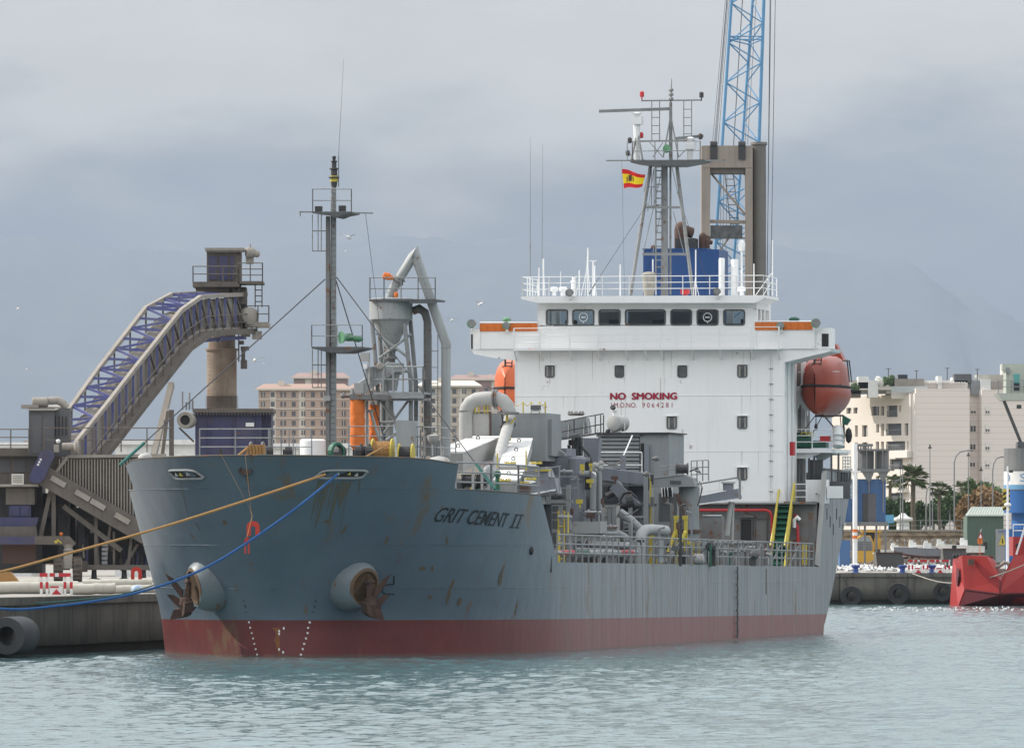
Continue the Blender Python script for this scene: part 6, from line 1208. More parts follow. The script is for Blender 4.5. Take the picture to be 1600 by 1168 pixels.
# white sheds beyond, on the quay
def shed(x0, x1, y0, Y, label, name='shed', mat='barW'):
    a = w(x0, y0, Y); b = w(x1, y0, Y); th_ = thing(name, WF, ((a.x+b.x)/2, Y, QZ), label, 'shed')
    q_ = mk(th_); q_('wall', mat, lambda q: q.box((a.x, Y, QZ), (b.x, Y+12, a.z-.4)))
    q_('roof', 'barW', lambda q: q.prism([(a.x-.3, Y-.3, a.z-.4), (b.x+.3, Y-.3, a.z-.4), (b.x+.3, Y-.3, a.z-.1), (a.x-.3, Y-.3, a.z-.1)], (0, 12.6, 0)))
    k_ = int((b.x-a.x)/1.5)
    for i in range(k_): q_('cladding_rib', 'barW', lambda q: q.box((a.x+i*1.5+.6, Y-.05, QZ), (a.x+i*1.5+.7, Y, a.z-.45)))
shed(-40, 48, 688, 470, 'long white shed with low roof behind the loader platform at far left'); shed(180, 302, 684, 470, 'white shed seen below the inclined conveyor'); shed(425, 560, 690, 500, 'low white shed behind the ship foremast')
# ---- quay edge things
M_ = SH
def quay_pt(px, py, Y): v = w(px, py, Y); v.z = QZ; return v
def barrier(px, Y, label):
    o = quay_pt(px, 929, Y); t = thing('barrier', WF, o, label, 'barrier', 'red and white barriers on the quays'); q_ = mk(t)
    for dx in (-.62, -.40, .28, .52): q_('post', 'barW', lambda q: q.box((o.x+dx-.05, o.y-.03, o.z), (o.x+dx+.05, o.y+.03, o.z+.82))); q_('red_band', 'barR', lambda q: q.box((o.x+dx-.055, o.y-.035, o.z+.25), (o.x+dx+.055, o.y+.035, o.z+.5)))
    q_('board', 'barW', lambda q: q.box((o.x-.68, o.y-.06, o.z+.7), (o.x+.58, o.y-.035, o.z+.84)))
    for a_, b_ in ((-.68, -.38), (-.30, -.1), (.05, .5)): q_('board_band', 'barR', lambda q: q.box((o.x+a_, o.y-.07, o.z+.7), (o.x+b_, o.y-.062, o.z+.84)))
    q_('sign_board', 'barW', lambda q: q.box((o.x-.3, o.y-.08, o.z+.02), (o.x+.2, o.y-.05, o.z+.34))); q_('sign_triangle', 'barR', lambda q: q.prism([(o.x-.22, o.y-.085, o.z+.03), (o.x+.14, o.y-.085, o.z+.03), (o.x-.04, o.y-.085, o.z+.24)], (0, -.01, 0))); q_('sign_band', 'barR', lambda q: q.box((o.x-.28, o.y-.09, o.z+.28), (o.x+.05, o.y-.085, o.z+.34)))
    return t
b0 = barrier(90, 291.5, 'red and white barrier at the quay edge below the loader wheels')
def roll(x0, y0, x1, y1, Y, r, label):
    q = MB(); n_ = 9; q.path([w(x0+(x1-x0)*i/n_, y0+(y1-y0)*i/n_+random.uniform(-.6, .6), Y) for i in range(n_+1)], r, 12); q.v = [(x, y, QZ+(z-QZ)) for x, y, z in q.v]
    zz = min(v[2] for v in q.v); q.v = [(x, y, z-zz+QZ) for x, y, z in q.v]; solo('sand_roll', WF, q, M['cream'], label, 'roll', 'long cream rolls lying on the quay', smooth=True)
roll(-60, 916, 122, 915, 295, .24, 'longest cream roll lying along the quay edge behind the barrier'); roll(112, 917, 181, 916, 294, .21, 'short cream roll with rounded end right of the barrier'); roll(12, 902, 60, 901, 330, .2, 'thin cream roll behind the long roll at far left'); roll(130, 904, 238, 902, 335, .2, 'cream roll lying in front of the loader jack feet')
roll(180, 918, 260, 917, 300, .16, 'cream roll beside the bow, under the blue mooring rope')
q = MB(); o = quay_pt(8, 893, 300); q.box((o.x-.8, o.y, QZ), (o.x+.5, o.y+.8, QZ+.5)); q.prism([(o.x-.8, o.y, QZ+.5), (o.x+.5, o.y, QZ+.5), (o.x+.2, o.y, QZ+.85), (o.x-.8, o.y, QZ+.85)], (0, .8, 0)); solo('orange_crate', WF, q, M['ropeO'], 'orange topped crate at the far left of the quay edge', 'crate')
def fender_bollard(px, Y, label, mat='dark', h_=.5):
    o = quay_pt(px, 0, Y); q = MB(); q.lathe(o, [(0, .3), (.06, .3), (.08, .18), (h_*.65, .17), (h_*.8, .3), (h_, .3), (h_*1.05, .2)], n=14); return solo('bollard', WF, q, M[mat], label, 'bollard', 'bollards along the quays', smooth=True, base=o)
c_ = SH.t(10, 993, -9.12); fd = MB(); fd.ring(c_, .68, .34, (-.05, 1, 0), 2.6, 26)
solo('cylindrical_fender', SH, fd, M['fend'], 'big hollow grey rubber cylinder fender hanging on the quay wall at far left', 'fender', smooth=True) if 'fend' in M else None
q = MB(); q.ring(SH.s(236, 986, 22)+Vector((-.3, 0, 0)), .72, .3, (1, -.15, 0), .5, 20); q.path([SH.s(236, 968, 22), SH.s(236, 935, 22)], .03, 5); solo('tyre_fender', SH, q, M['black'], 'black tyre fender squeezed between the ship bow and quay wall', 'fender', smooth=True)

# ---- mooring ropes
def smoothpts(P_, n_=8):
    out = []
    for i in range(len(P_)-1):
        p0 = P_[max(i-1, 0)]; p1 = P_[i]; p2 = P_[i+1]; p3 = P_[min(i+2, len(P_)-1)]
        for j in range(n_):
            t = j/n_; out.append(.5*((2*p1)+(p2-p0)*t+(2*p0-5*p1+4*p2-p3)*t*t+(3*p1-p0-3*p2+p3)*t**3))
    return out+[P_[-1]]
def rope(pts, r, mat, label, name='mooring_rope', grp=None): q = MB(); q.path(smoothpts(pts), r, 8); solo(name, WF, q, M[mat], label, 'rope', grp, base=tuple(pts[-1]), smooth=True)
bo = quay_pt(-150, 0, 262); fender_bollard(-150, 262, 'dark bollard on the quay left of the picture holding both mooring ropes')
rope([w(508, 741, 269.2), w(400, 776.5, 267), w(250, 824, 265), w(100, 866, 263.5), w(0, 893, 262.7), bo+Vector((0, 0, .3))], .045, 'ropeO', 'orange mooring rope running from the port bow fairlead to the quay')
rope([w(527, 741, 269.2), w(470, 788, 267.5), w(390, 845, 266), w(320, 887, 265), w(250, 915, 264), w(180, 933, 263.3), w(90, 946, 262.6), w(0, 950.5, 262.2), bo+Vector((0, 0, .25))], .047, 'ropeB', 'blue mooring rope sagging from the port bow fairlead across the bow')
rope([w(245, 912, 283), w(190, 928, 281), w(110, 938, 279), w(30, 943, 277), w(-40, 944, 275)], .025, 'ropeG', 'thin green rope hanging above the quay wall beside the blue rope')
rope([SH.s(186, 766, 6), SH.s(185, 850, 7), SH.s(188, 930, 9)], .025, 'ropeG', 'thin green line hanging straight down from the starboard bulwark')
rope([SH.s(192, 768, 6), SH.s(194, 850, 8), SH.s(201, 930, 12)], .025, 'ropeG', 'dark line hanging beside the green one at the starboard bow')
def guard(px, py, Y, label, edge=False, sz=.45):
    c = w(px, py, Y); q = MB(); n_ = 9; out = [(-.5, -.62), (-.5, .1)]+[(.5*math.cos(R(180-a)), .1+.42*math.sin(R(180-a))) for a in [i*180/n_ for i in range(1, n_)]]+[(.5, .1), (.5, -.62), (.17, -.62), (.17, -.02)]+[(.17*math.cos(R(a)), -.02+.17*math.sin(R(a))) for a in (45, 90, 135)]+[(-.17, -.02), (-.17, -.62)]
    k_ = .32 if edge else 1; q.prism([(c.x+x*sz*k_, c.y+(x*sz*.9 if edge else 0), c.z+z*sz) for x, z in out], (0, .03, 0)); solo('rat_guard', WF, q, M['guard'], label, 'rat guard', 'red rat guards on the mooring lines', base=tuple(c))
guard(395.5, 824, 266.4, 'red horseshoe rat guard hanging above the blue rope in front of the bow'); guard(386, 850, 266.1, 'red rat guard seen edge on, clipped over the blue rope', True, .52); guard(213, 894, 292, 'darker red rat guard above the quay edge left of the bow', False, .42)
q = MB(); q.tube(w(343, 706, 268), w(391, 795, 266.6), .004, n=4); q.tube(w(383, 708, 268), w(392, 795, 266.6), .004, n=4); q.path([w(391, 795, 266.6), w(394, 806, 266.5), w(386, 838, 266.1)], .012, 4); solo('guard_line', WF, q, M['ropeO'], 'thin reddish lines holding the rat guards from the bow rail', 'line', base=tuple(w(386, 838, 266.1)))
q = MB(); c_ = quay_pt(214, 0, 291); q.ball((c_.x, c_.y, QZ+.22), .2, 10, 1.2, 1, .9); solo('buoy', WF, q, paint('buoy_blue', (.25, .38, .55), (.6, .6, .6), .4, .4, 3.), 'small blue and white buoy on the quay below the red guard', 'buoy', smooth=True)
# ================================================================== BEHIND: lattice boom crane
YB = 455.
cr_ = thing('harbour_crane', WF, (w(1150, 0, YB).x, YB, QZ), 'tall harbour crane with tan portal tower and light blue lattice boom behind the funnel', 'crane'); Kq = mk(cr_)
CL = lambda y: w(1143-(y)*.0652, y, YB); CR_ = lambda y: w(1193.5-y*.034, y, YB+.6); CM = lambda y: w(1176-y*.072, y, YB+1.9)
for fn_, r_ in ((CL, .09), (CR_, .10), (CM, .08)): Kq('chord', 'lblue', lambda q: q.path([fn_(y) for y in (-160, 100, 300, 520)], r_, 8), smooth=True)
y = -150; i = 0
while y < 500:
    for A_, B_ in ((CL, CR_), (CL, CM), (CM, CR_)):
        a, b = (A_(y), B_(y+31)) if i % 2 else (B_(y), A_(y+31)); Kq('lacing', 'lblue', lambda q: q.tube(a, b, .04, n=6))
    y += 31; i += 1
for y in (57, 62): Kq('joint_frame', 'lblue', lambda q: (q.tube(CL(y), CR_(y), .04), q.tube(CL(y), CM(y+8), .04), q.tube(CM(y+8), CR_(y), .04)))
for x in (1,): Kq('boom_ladder', 'dust', lambda q: q.ladder(w(1150, 370, YB+1), w(1139, 270, YB+1), (.5, 0, 0), .03, .35))
Kq('inner_pipe', 'rustgrey', lambda q: q.tube(w(1160, 0, YB+1.2), w(1146, 230, YB+1.2), .03, n=5))
YP = 450.
tw = Kq('portal_tower', 'tan', lambda q: (q.pb(WF, 1096, 228, 1109.5, 900, YP, 1.6), q.pb(WF, 1165, 228, 1176, 900, YP, 1.6), q.pb(WF, 1099, 227.5, 1176, 262, YP-.03, 1.66)))
Kq('beam_edge', 'dust', lambda q: (q.pb(WF, 1109.5, 262, 1165, 271, YP+.1, 1.4)), parent=tw)
Kq('tower_tube', 'tanG', lambda q: q.lathe((w(1186, 0, YP+1).x, YP+1.2, QZ), [(0, .42), (w(0, 227, YP+1).z-QZ, .42), (w(0, 226, YP+1).z-QZ, .50), (w(0, 222, YP+1).z-QZ, .48)], n=22), smooth=True)
for y in (262, 305, 348, 400): Kq('tube_band', 'tanG', lambda q: q.lathe(Vector((w(1186, 0, YP+1).x, YP+1.2, w(0, y, YP).z)), [(0, .428), (.04, .428)], n=22))
Kq('tower_brace', 'tan', lambda q: (q.beam(w(1112, 272, YP+.6), w(1164, 335, YP+.6), .12), q.beam(w(1109, 346, YP+.6), w(1165, 347, YP+.6), .2), q.beam(w(1112, 410, YP+.6), w(1140, 370, YP+.6), .1), q.beam(w(1110, 372, YP+.6), w(1164, 372, YP+.6), .08)))
Kq('glazed_guard', 'pane', lambda q: q.pb(WF, 1110, 352, 1160, 372, YP+.3, .05))
for x in (1110, 1154): Kq('sheave_block', 'dark', lambda q: (q.pb(WF, x, 222, x+11, 249, YP-.15, .5), q.lathe(w(x+5, 226, YP), [(-.2, .2), (.2, .2)], (1, 0, 0), 10)))
for x0, x1 in ((1137, 1113), (1139, 1116), (1141, 1119), (1143, 1122), (1139.5, 1117.5), (1184, 1168), (1180, 1164)): Kq('hoist_cable', 'wire', lambda q: q.tube(w(x0, -40, YB-.3), w(x1, 226, YP), .014, n=4))
for x0, x1 in ((1205, 1198), (1212, 1204), (1203.5, 1198.5)): Kq('hanging_cable', 'wire', lambda q: q.tube(w(x0, -40, YB-.3), w(x1, 470, YB-.3), .018, n=4))
for x in (1107, 1124, 1128, 1133): Kq('inner_cable', 'wire', lambda q: q.tube(w(x+3, 272, YB+.5), w(x, 470, YB+.5), .014, n=4))
Kq('crane_base', 'tan', lambda q: q.box((w(1090, 0, YP).x, YP-1.5, QZ), (w(1205, 0, YP).x, YP+4, QZ+4)))

# ================================================================== RIGHT: quay, machines, city
def tyre(px, py, r, label):
    c = w(px, py, 517.4); q = MB(); q.ring(c, r, r*.45, (-.35, -1, .0), .45, 24); q.v = [(x, min(y, 518.05), z) for x, y, z in q.v]
    q.path([c+Vector((-.2, 0, r*.9)), Vector((c.x-.9, 517.9, QZ))], .03, 4); solo('tyre_fender', WF, q, M['black'], label, 'fender', 'tyre fenders on the right hand quay wall', smooth=True)
tyre(1332, 931, .72, 'leftmost tyre fender on the far quay wall, just right of the ship stern'); tyre(1406, 927, .74, 'middle tyre fender on the far quay wall'); tyre(1475, 924, .66, 'tyre fender on the far quay wall next to the red vessel')
q = MB(); q.pb(WF, 1438, 899, 1463, 934, 518.098, .015); q.v = [(x, y, z) for x, y, z in q.v]; solo('red_patch', WF, q, M['faded'], 'faded red paint patch on the far quay wall', 'paint patch') if 'faded' in M else None
for x, lab in ((1337, 'blue bollard behind the ship stern on the far quay'), (1410, 'blue bollard in front of the large loader bucket'), (1456, 'blue bollard on the far quay nearest the red vessel')): fender_bollard(x, 519.5, lab, 'bollB', .55) if 'bollB' in M else None
dup(b0, Vector((w(1436, 0, 519.3).x, 519.3, QZ)), 'red and white barrier on the far quay above the faded red patch', scale=1.1); dup(b0, Vector((w(1470, 0, 519.4).x, 519.4, QZ)), 'red and white barrier on the far quay beside the red vessel bow', scale=1.1)
# gulls
gm_ = MB(); gm_.ball((0, 0, .14), .13, 6, 1.7, .8, .8); gm_.ball((.2, 0, .26), .07, 5); gm_.cur = 1; gm_.cb((-.17, 0, .17), (.16, .14, .06)); gme = bake(gm_, (0, 0, 0), [M['hi'], M['gullg']], 'gull', False)
def gull(loc, label, grp, rz, sc): o = bpy.data.objects.new('gull', gme); COL.objects.link(o); o.location = loc; o.rotation_euler = (0, 0, rz); o.scale = (sc,)*3; o['label'] = label; o['category'] = 'gull'; o['group'] = grp
for i in range(150):
    Y = random.uniform(522, 640); x = random.uniform(1305, 1492); gull((w(x, 0, Y).x, Y, QZ), 'white gull standing in the flock on the far quay', 'gulls standing on the far quay', random.uniform(0, 6.3), random.uniform(1.0, 1.35))
for i in range(75):
    Y = random.uniform(465, 492); x = random.uniform(1345, 1620); gull((w(x, 0, Y).x, Y, -.04), 'small gull floating on the water below the far quay', 'gulls floating on the water', random.uniform(0, 6.3), random.uniform(.36, .55))
fl_ = []
for px, py, Y, sz, lab in ((545, 371, 300, .5, 'white gull gliding right of the foremast top'), (750, 475, 300, .4, 'white gull flying just left of the bridge wing'), (706, 500, 320, .35, 'white gull beside the tall bent pipe'), (398, 563, 320, .55, 'white gull below the loader floodlights'), (28, 482, 360, .35, 'white gull at the far left above the conveyor'), (42, 577, 400, .3, 'small white gull low at the far left'), (540, 392, 400, .25, 'tiny gull below the one by the foremast'), (412, 568, 400, .25, 'tiny gull right of the loader')):
    c = w(px, py, Y); q = MB(); q.ball((0, 0, 0), .07*sz/.4, 6, 2.2, .8, .8)
    for sg in (-1, 1): q.add([Vector((0.05, 0, .03))*sz, Vector((-.12, 0, .03))*sz, Vector((-.05+sg*.1, -.5*sg, .28))*sz, Vector((.08+sg*.1, -.5*sg, .28))*sz, Vector((-.1+sg*.25, -1.*sg, .12))*sz], [(0, 1, 2, 3), (3, 2, 4)])
    o = solo('flying_gull', WF, q, M['hi'], lab, 'gull', 'gulls in the air', base=(0, 0, 0)); o.location = c; o.rotation_euler = (0, .2, random.uniform(.9, 2.3))
# wheel loader
YW = 720.; o = w(1353, 0, YW); o.z = QZ; wl_ = thing('wheel_loader', WF, o, 'yellow wheel loader parked with its rear grille facing the water', 'loader'); q_ = mk(wl_)
M['lyel'] = paint('loader_yellow', (.62, .36, .04), (.5, .3, .05), .5, .25, .8, rust=.05)
q_('counterweight', 'lyel', lambda q: q.pp(WF, [(1328, 862), (1331, 860), (1366, 860), (1369, 864), (1366, 874), (1352, 879), (1336, 876), (1329, 870)], YW, 1.2)); q_('engine_hood', 'lyel', lambda q: (q.pp(WF, [(1332, 862), (1333, 846), (1345, 836), (1360, 836), (1366, 848), (1366, 862)], YW+.3, 2.4)))
gr = q_('grille', 'grey', lambda q: q.pp(WF, [(1336, 861), (1337, 846), (1347, 837.5), (1358, 837.5), (1363, 848), (1363, 861)], YW+.2, .1))
for i in range(6): q_('grille_slat', 'dgrey', lambda q: q.pb(WF, 1338, 846+i*2.6, 1362, 847+i*2.6, YW+.15, .05), parent=gr)
q_('cab_post', 'lyel', lambda q: [q.beam(w(x, 846, YW+2.5), w(x, 829, YW+2.5), .16) for x in (1348, 1368, 1373)]); q_('cab_roof', 'lyel', lambda q: q.pb(WF, 1346, 828, 1377, 831, YW+2, 1.8)); q_('cab_glass', 'glass', lambda q: q.pb(WF, 1349, 831, 1370, 846, YW+2.6, .1)); q_('fender', 'lyel', lambda q: q.pb(WF, 1366, 840, 1376, 862, YW+2, 1.5))
for x in (1334, 1372): q_('wheel', 'black', lambda q: q.ring((w(x, 0, YW).x-.25, YW+1.6, QZ+.75), .78, .3, (1, 0, 0), .5, 18), smooth=True)
q_('light', 'barW', lambda q: (q.pb(WF, 1331, 863, 1334, 865, YW-.03, .03), q.pb(WF, 1363, 863, 1366, 865, YW-.03, .03)))
def bucket(x0, x1, y0, y1, Y, label):
    o = w((x0+x1)/2, 0, Y); o.z = QZ; t = thing('loader_bucket', WF, o, label, 'bucket', 'loader buckets set down on the quay'); q_ = mk(t)
    a = w(x0, y1, Y); b = w(x1, y1, Y); zt2 = w(x0, y0, Y).z; x0_, x1_ = a.x, b.x; d = (x1_-x0_)
    q_('shell', 'dark', lambda q: q.prism([(x0_+d*.16, Y, QZ), (x0_+d*.1, Y+.2, zt2), (x1_-d*.08, Y+.2, zt2), (x1_, Y, QZ)], (0, .9, 0))); q_('side_plate', 'dustL', lambda q: q.prism([(x0_, Y-.3, QZ), (x0_+d*.17, Y-.05, QZ), (x0_+d*.11, Y+.1, zt2+.03), (x0_+d*.06, Y+.1, zt2)], (0, .06, 0))); q_('cutting_edge', 'rustpipe', lambda q: q.box((x0_+d*.12, Y+.1, zt2-.02), (x1_-d*.06, Y+.9, zt2+.04)))
bucket(1363, 1414, 863, 889, 560, 'large dark loader bucket with pale side plate behind the blue bollard'); bucket(1468, 1513, 857, 885, 600, 'second dark loader bucket partly behind the red vessel bow')
# blue silo plant behind the stern
YS = 640.; o = w(1362, 0, YS); o.z = QZ; sp2 = thing('batching_plant', WF, o, 'blue clad silo plant with grey tanks on top behind the ship stern', 'silo'); q_ = mk(sp2)
M['pblue'] = paint('plant_blue', (.085, .20, .43), (.09, .17, .33), .6, .3, .3, streak=.3, rust=.05); M['tank'] = paint('tank_grey', (.27, .28, .28), (.18, .185, .19), .6, .3, .4, streak=.5, rust=.1)
q_('cladding', 'pblue', lambda q: (q.pb(WF, 1320, 748, 1384, 815, YS, 6)))
for i in range(16): q_('cladding_rib', 'pblue', lambda q: q.pb(WF, 1321+i*4, 749, 1322+i*4, 814, YS-.08, .08))
q_('doorway', 'dark', lambda q: q.pb(WF, 1348, 771, 1356, 815, YS-.1, .05)); q_('door', 'dustG', lambda q: q.pb(WF, 1356, 771, 1369, 815, YS-.12, .06))
q_('frame', 'tank', lambda q: (q.pb(WF, 1322, 815, 1388, 821, YS-.3, 6), [q.pb(WF, x, 815, x+3, 889, YS, .3) for x in (1330, 1350, 1368, 1382)], q.pb(WF, 1322, 732, 1390, 737, YS-.4, 5), q.pp(WF, [(1347, 737), (1366, 737), (1360, 752), (1356, 752)], YS-.3, .5), q.pp(WF, [(1372, 737), (1388, 737), (1382, 752), (1378, 752)], YS-.3, .5), q.tube(w(1358, 750, YS-.3), w(1358, 770, YS-.3), .06), q.tube(w(1380, 750, YS-.3), w(1380, 800, YS-.3), .06)))
for x0, x1 in ((1341, 1366), (1368, 1389)): q_('tank', 'tank', lambda q: (q.lathe(Vector(((w(x0, 0, YS).x+w(x1, 0, YS).x)/2, YS+1, w(0, 734, YS).z)), [(0, (x1-x0)/2*.0533), (w(0, 703, YS).z-w(0, 734, YS).z, (x1-x0)/2*.0533)], n=18), [q.pb(WF, x, 702, x+1.5, 736, YS-.35, .2) for x in (x0, (x0+x1)/2, x1-1.5)]))
q_('top_rail', 'tank', lambda q: (q.pb(WF, 1336, 693, 1364, 697, YS, .3), [q.tube(w(x, 703, YS), w(x, 694, YS), .06, n=4) for x in range(1337, 1365, 4)], q.pb(WF, 1340, 701, 1390, 704, YS-.3, 2.)))
q_('white_column', 'wrail', lambda q: (q.tube(w(1336, 889, YS-.6), w(1336, 692, YS-.6), .2, n=12), q.pb(WF, 1327, 735, 1345, 737.5, YS-.8, .4)), smooth=True)
for i in range(4): q_('hazard_band', 'cloth' if i % 2 else 'barW', lambda q: q.lathe(Vector((w(1336, 0, YS-.6).x, YS-.6, w(0, 846-i*5, YS-.6).z)), [(0, .215), (.25, .215)], n=12))
q = MB(); q.box((w(1312, 0, 600).x, 600, QZ), (w(1329, 0, 600).x, 603, QZ+2.3)); solo('blue_skip', WF, q, M['pblue'], 'blue container between the stern and the yellow loader', 'container')
# boats on the hard
def boat(px, Y, L, label, col, z0=.6, hh_=.9):
    o = w(px, 0, Y); o.z = QZ; t = thing('boat_ashore', WF, o, label, 'boat', 'small boats standing on the hard'); q_ = mk(t)
    n_ = 10; vs = []
    for i in range(n_+1):
        u = i/n_; f = math.sin(min(1, u*1.6)*math.pi/2)**.7 if u < .65 else 1.; x = o.x-L/2+L*u; zb = z0+(1-f)*.5; sh = .25*(1-u)
        vs += [(x, Y-.95*f, QZ+z0+hh_+sh), (x, Y-.7*f, QZ+zb+.2), (x, Y, QZ+zb), (x, Y+.7*f, QZ+zb+.2), (x, Y+.95*f, QZ+z0+hh_+sh)]
    q_('hull', col, lambda q: (q.add(vs, [(i*5+j, (i+1)*5+j, (i+1)*5+j+1, i*5+j+1) for i in range(n_) for j in range(4)]), q.add(vs[-5:], [(0, 1, 2, 3, 4)]), q.add([(x, y, z-.08) for x, y, z in vs[0::5]+vs[4::5][::-1]], [tuple(range(2*(n_+1)))])), smooth=True)
    q_('bottom_paint', 'boatred' if 'boatred' in M else 'rustpipe', lambda q: q.add([(x, y*1.0-.02*(1 if k_ % 5 == 1 else 0), z-.01) for k_, (x, y, z) in enumerate(vs)], [(i*5+j, (i+1)*5+j, (i+1)*5+j+1, i*5+j+1) for i in range(n_) for j in (1, 2)]))
    q_('console', 'barW', lambda q: (q.box((o.x, Y-.3, QZ+z0+hh_), (o.x+.7, Y+.3, QZ+z0+hh_+.6)), q.box((o.x+.05, Y-.32, QZ+z0+hh_+.6), (o.x+.4, Y+.32, QZ+z0+hh_+.8))))
    q_('outboard', 'black', lambda q: (q.box((o.x+L/2-.1, Y-.2, QZ+z0+hh_-.3), (o.x+L/2+.3, Y+.2, QZ+z0+hh_+.4))))
    q_('cradle', 'dust', lambda q: [q.box((o.x+dx, Y-.6, QZ), (o.x+dx+.15, Y+.6, QZ+z0+.25)) for dx in (-L/4, L/4)])
boat(1443, 700, 5.4, 'grey hulled launch on a cradle between the two loader buckets', 'bgrey', .7, .8); boat(1392, 735, 4.4, 'small white boat beside the yellow loader', 'barW', .6, .7); boat(1420, 740, 3.6, 'white dinghy behind the grey launch, left end', 'barW', .9, .7); boat(1500, 730, 4.6, 'white motor boat in front of the green shed', 'barW', 1.0, .8); boat(1464, 742, 4., 'white boat behind the grey launch, right end', 'barW', .9, .8)
for i in range(14):
    x = 1385+i*9+random.uniform(-3, 3); Y = 744; o = w(x, 0, Y); o.z = QZ; q = MB(); q.lathe(o, [(0, .07), (2.2, .06), (2.25, .12), (2.4, .12), (2.45, .05)], n=7); solo('mooring_post', WF, q, M['rail'], 'pale post with rounded cap in the row below the stone wall', 'post', 'posts below the stone wall')
# terrace wall, parapet and road rail
sw, t3, b3 = newmat('rubble_stone'); n = t3.nodes; l = t3.links; tcx = n.new('ShaderNodeTexCoord'); vo = n.new('ShaderNodeTexVoronoi'); vo.inputs['Scale'].default_value = 1.6; mpx = n.new('ShaderNodeMapping'); mpx.inputs['Scale'].default_value = (1, 1, 1.8); l.new(tcx.outputs['Object'], mpx.inputs[0]); l.new(mpx.outputs[0], vo.inputs['Vector'])
rr = n.new('ShaderNodeValToRGB'); rr.color_ramp.elements[0].color = (.20, .15, .10, 1); rr.color_ramp.elements[1].color = (.40, .32, .23, 1); sx = n.new('ShaderNodeSeparateColor'); l.new(vo.outputs['Color'], sx.inputs[0]); l.new(sx.outputs[0], rr.inputs[0]); l.new(rr.outputs[0], b3.inputs['Base Color']); b3.inputs['Roughness'].default_value = .9
q = MB(); q.box((-1300, 746.3, QZ-1), (1300, 747.4, 5.35)); o = solo('terrace_wall', WF, q, sw, 'long rubble stone retaining wall behind the boats on the far quay', 'wall', base=(0, 746.3, QZ)); cpq = MB(); cpq.box((-1300, 746.1, 5.35), (1300, 747.6, 5.52)); cpo = part('coping', cpq, M['dustL'], o)
rt = thing('road_railing', WF, (45, 752, 4.9), 'thin grey railing along the road on top of the stone wall', 'railing'); q_ = mk(rt)
q_('rail', 'rail', lambda q: [q.box((20, 751.97, z), (80, 752.03, z+.06)) for z in (5.9, 6.4)]); q_('post', 'rail', lambda q: [q.box((20+i*2, 751.96, 4.9), (20+i*2+.06, 752.04, 6.4)) for i in range(31)], kind='stuff')
# shed
YD = 735.; A_ = w(1511, 0, YD).x; B_ = w(1568, 0, YD).x; zE = w(0, 806, YD).z; sh_ = thing('storage_shed', WF, ((A_+B_)/2, YD, QZ), 'dark green corrugated shed with a pale sloping roof', 'shed'); q_ = mk(sh_)
q_('wall', 'shedG', lambda q: q.box((A_, YD, QZ), (B_, YD+6, zE)))
for i in range(28): x = A_+(B_-A_)*(i+.3)/28; q_('wall_rib', 'shedG', lambda q: q.box((x, YD-.05, QZ), (x+.05, YD, zE-.02)))
zR_ = w(0, 793, YD).z; q_('roof', 'roofG', lambda q: q.prism([(A_-.2, YD-.3, zE), (B_+.2, YD-.3, zE), (B_+.2, YD+3, zR_), (A_+.6, YD+3, zR_)], (0, 0, .1)))
for i in range(14): u = (i+.5)/14; q_('roof_seam', 'roofG', lambda q: q.beam((A_+(B_-A_)*u, YD-.3, zE+.12), (A_+.6+(B_-A_)*u*.95, YD+3, zR_+.12), .06))
q = MB(); q.pb(WF, 1556, 826, 1582, 878, 700, .2); o = solo('warning_board', WF, q, M['grey'], 'tall grey board with a yellow triangular warning sign', 'sign'); q_ = mk(o)
q_('warning_triangle', 'yellow', lambda q: q.prism([w(1560, 851, 699.9), w(1573, 851, 699.9), w(1566.5, 834, 699.9)], (0, .05, 0))); q_('triangle_mark', 'black', lambda q: (q.prism([w(1565.5, 848, 699.85), w(1567.5, 848, 699.85), w(1567, 840, 699.85), (w(1566, 840, 699.85))], (0, .03, 0)))); q_('lettering_strip', 'pblue', lambda q: [q.pb(WF, 1560+i*2, 828.5, 1561.4+i*2, 830.5, 699.9, .03) for i in range(7)], kind='stuff')
q = MB(); q.prism([w(1528, 841, 690), w(1536, 841, 690), w(1532, 831, 690)], (0, .06, 0)); o = solo('roadworks_sign', WF, q, M['barR'], 'small red and white triangular sign on an orange stand', 'sign'); q_ = mk(o); q_('inner_triangle', 'barW', lambda q: q.prism([w(1529.8, 840, 689.9), w(1534.2, 840, 689.9), w(1532, 834, 689.9)], (0, .03, 0))); q_('stand', 'cloth', lambda q: (q.box((w(1530.6, 0, 690).x, 690, QZ), (w(1531.6, 0, 690).x, 690.1, w(0, 841, 690).z)), q.box((w(1528, 0, 690).x, 690, w(0, 849, 690).z), (w(1535, 0, 690).x, 690.3, w(0, 841, 690).z)))); q_('lamp', 'rail', lambda q: (q.tube(w(1532, 831, 690), w(1534, 826, 690), .06, n=6)))
q = MB(); q.pp(WF, [(1380, 846), (1389, 846), (1389, 850), (1380, 850)], 747, .1)
q = MB(); a = w(1388, 822, 760); q.box((a.x-.5, 760, 6.2), (a.x+.55, 760.06, 7.0)); q.box((a.x, 760.02, 4.9), (a.x+.06, 760.1, 6.2)); solo('road_sign', WF, q, M['signB'], 'small light blue road sign on the terrace', 'sign')
# white kiosk monument
q = MB(); a = w(1411, 0, 790); q.lathe((a.x, 790, 4.9), [(0, .7), (1.5, .65), (1.6, 1.0), (1.9, 1.0), (2.0, .6), (2.4, .2)], n=8); solo('pale_monument', WF, q, M['barW'], 'small pale domed monument between the two palms', 'monument')
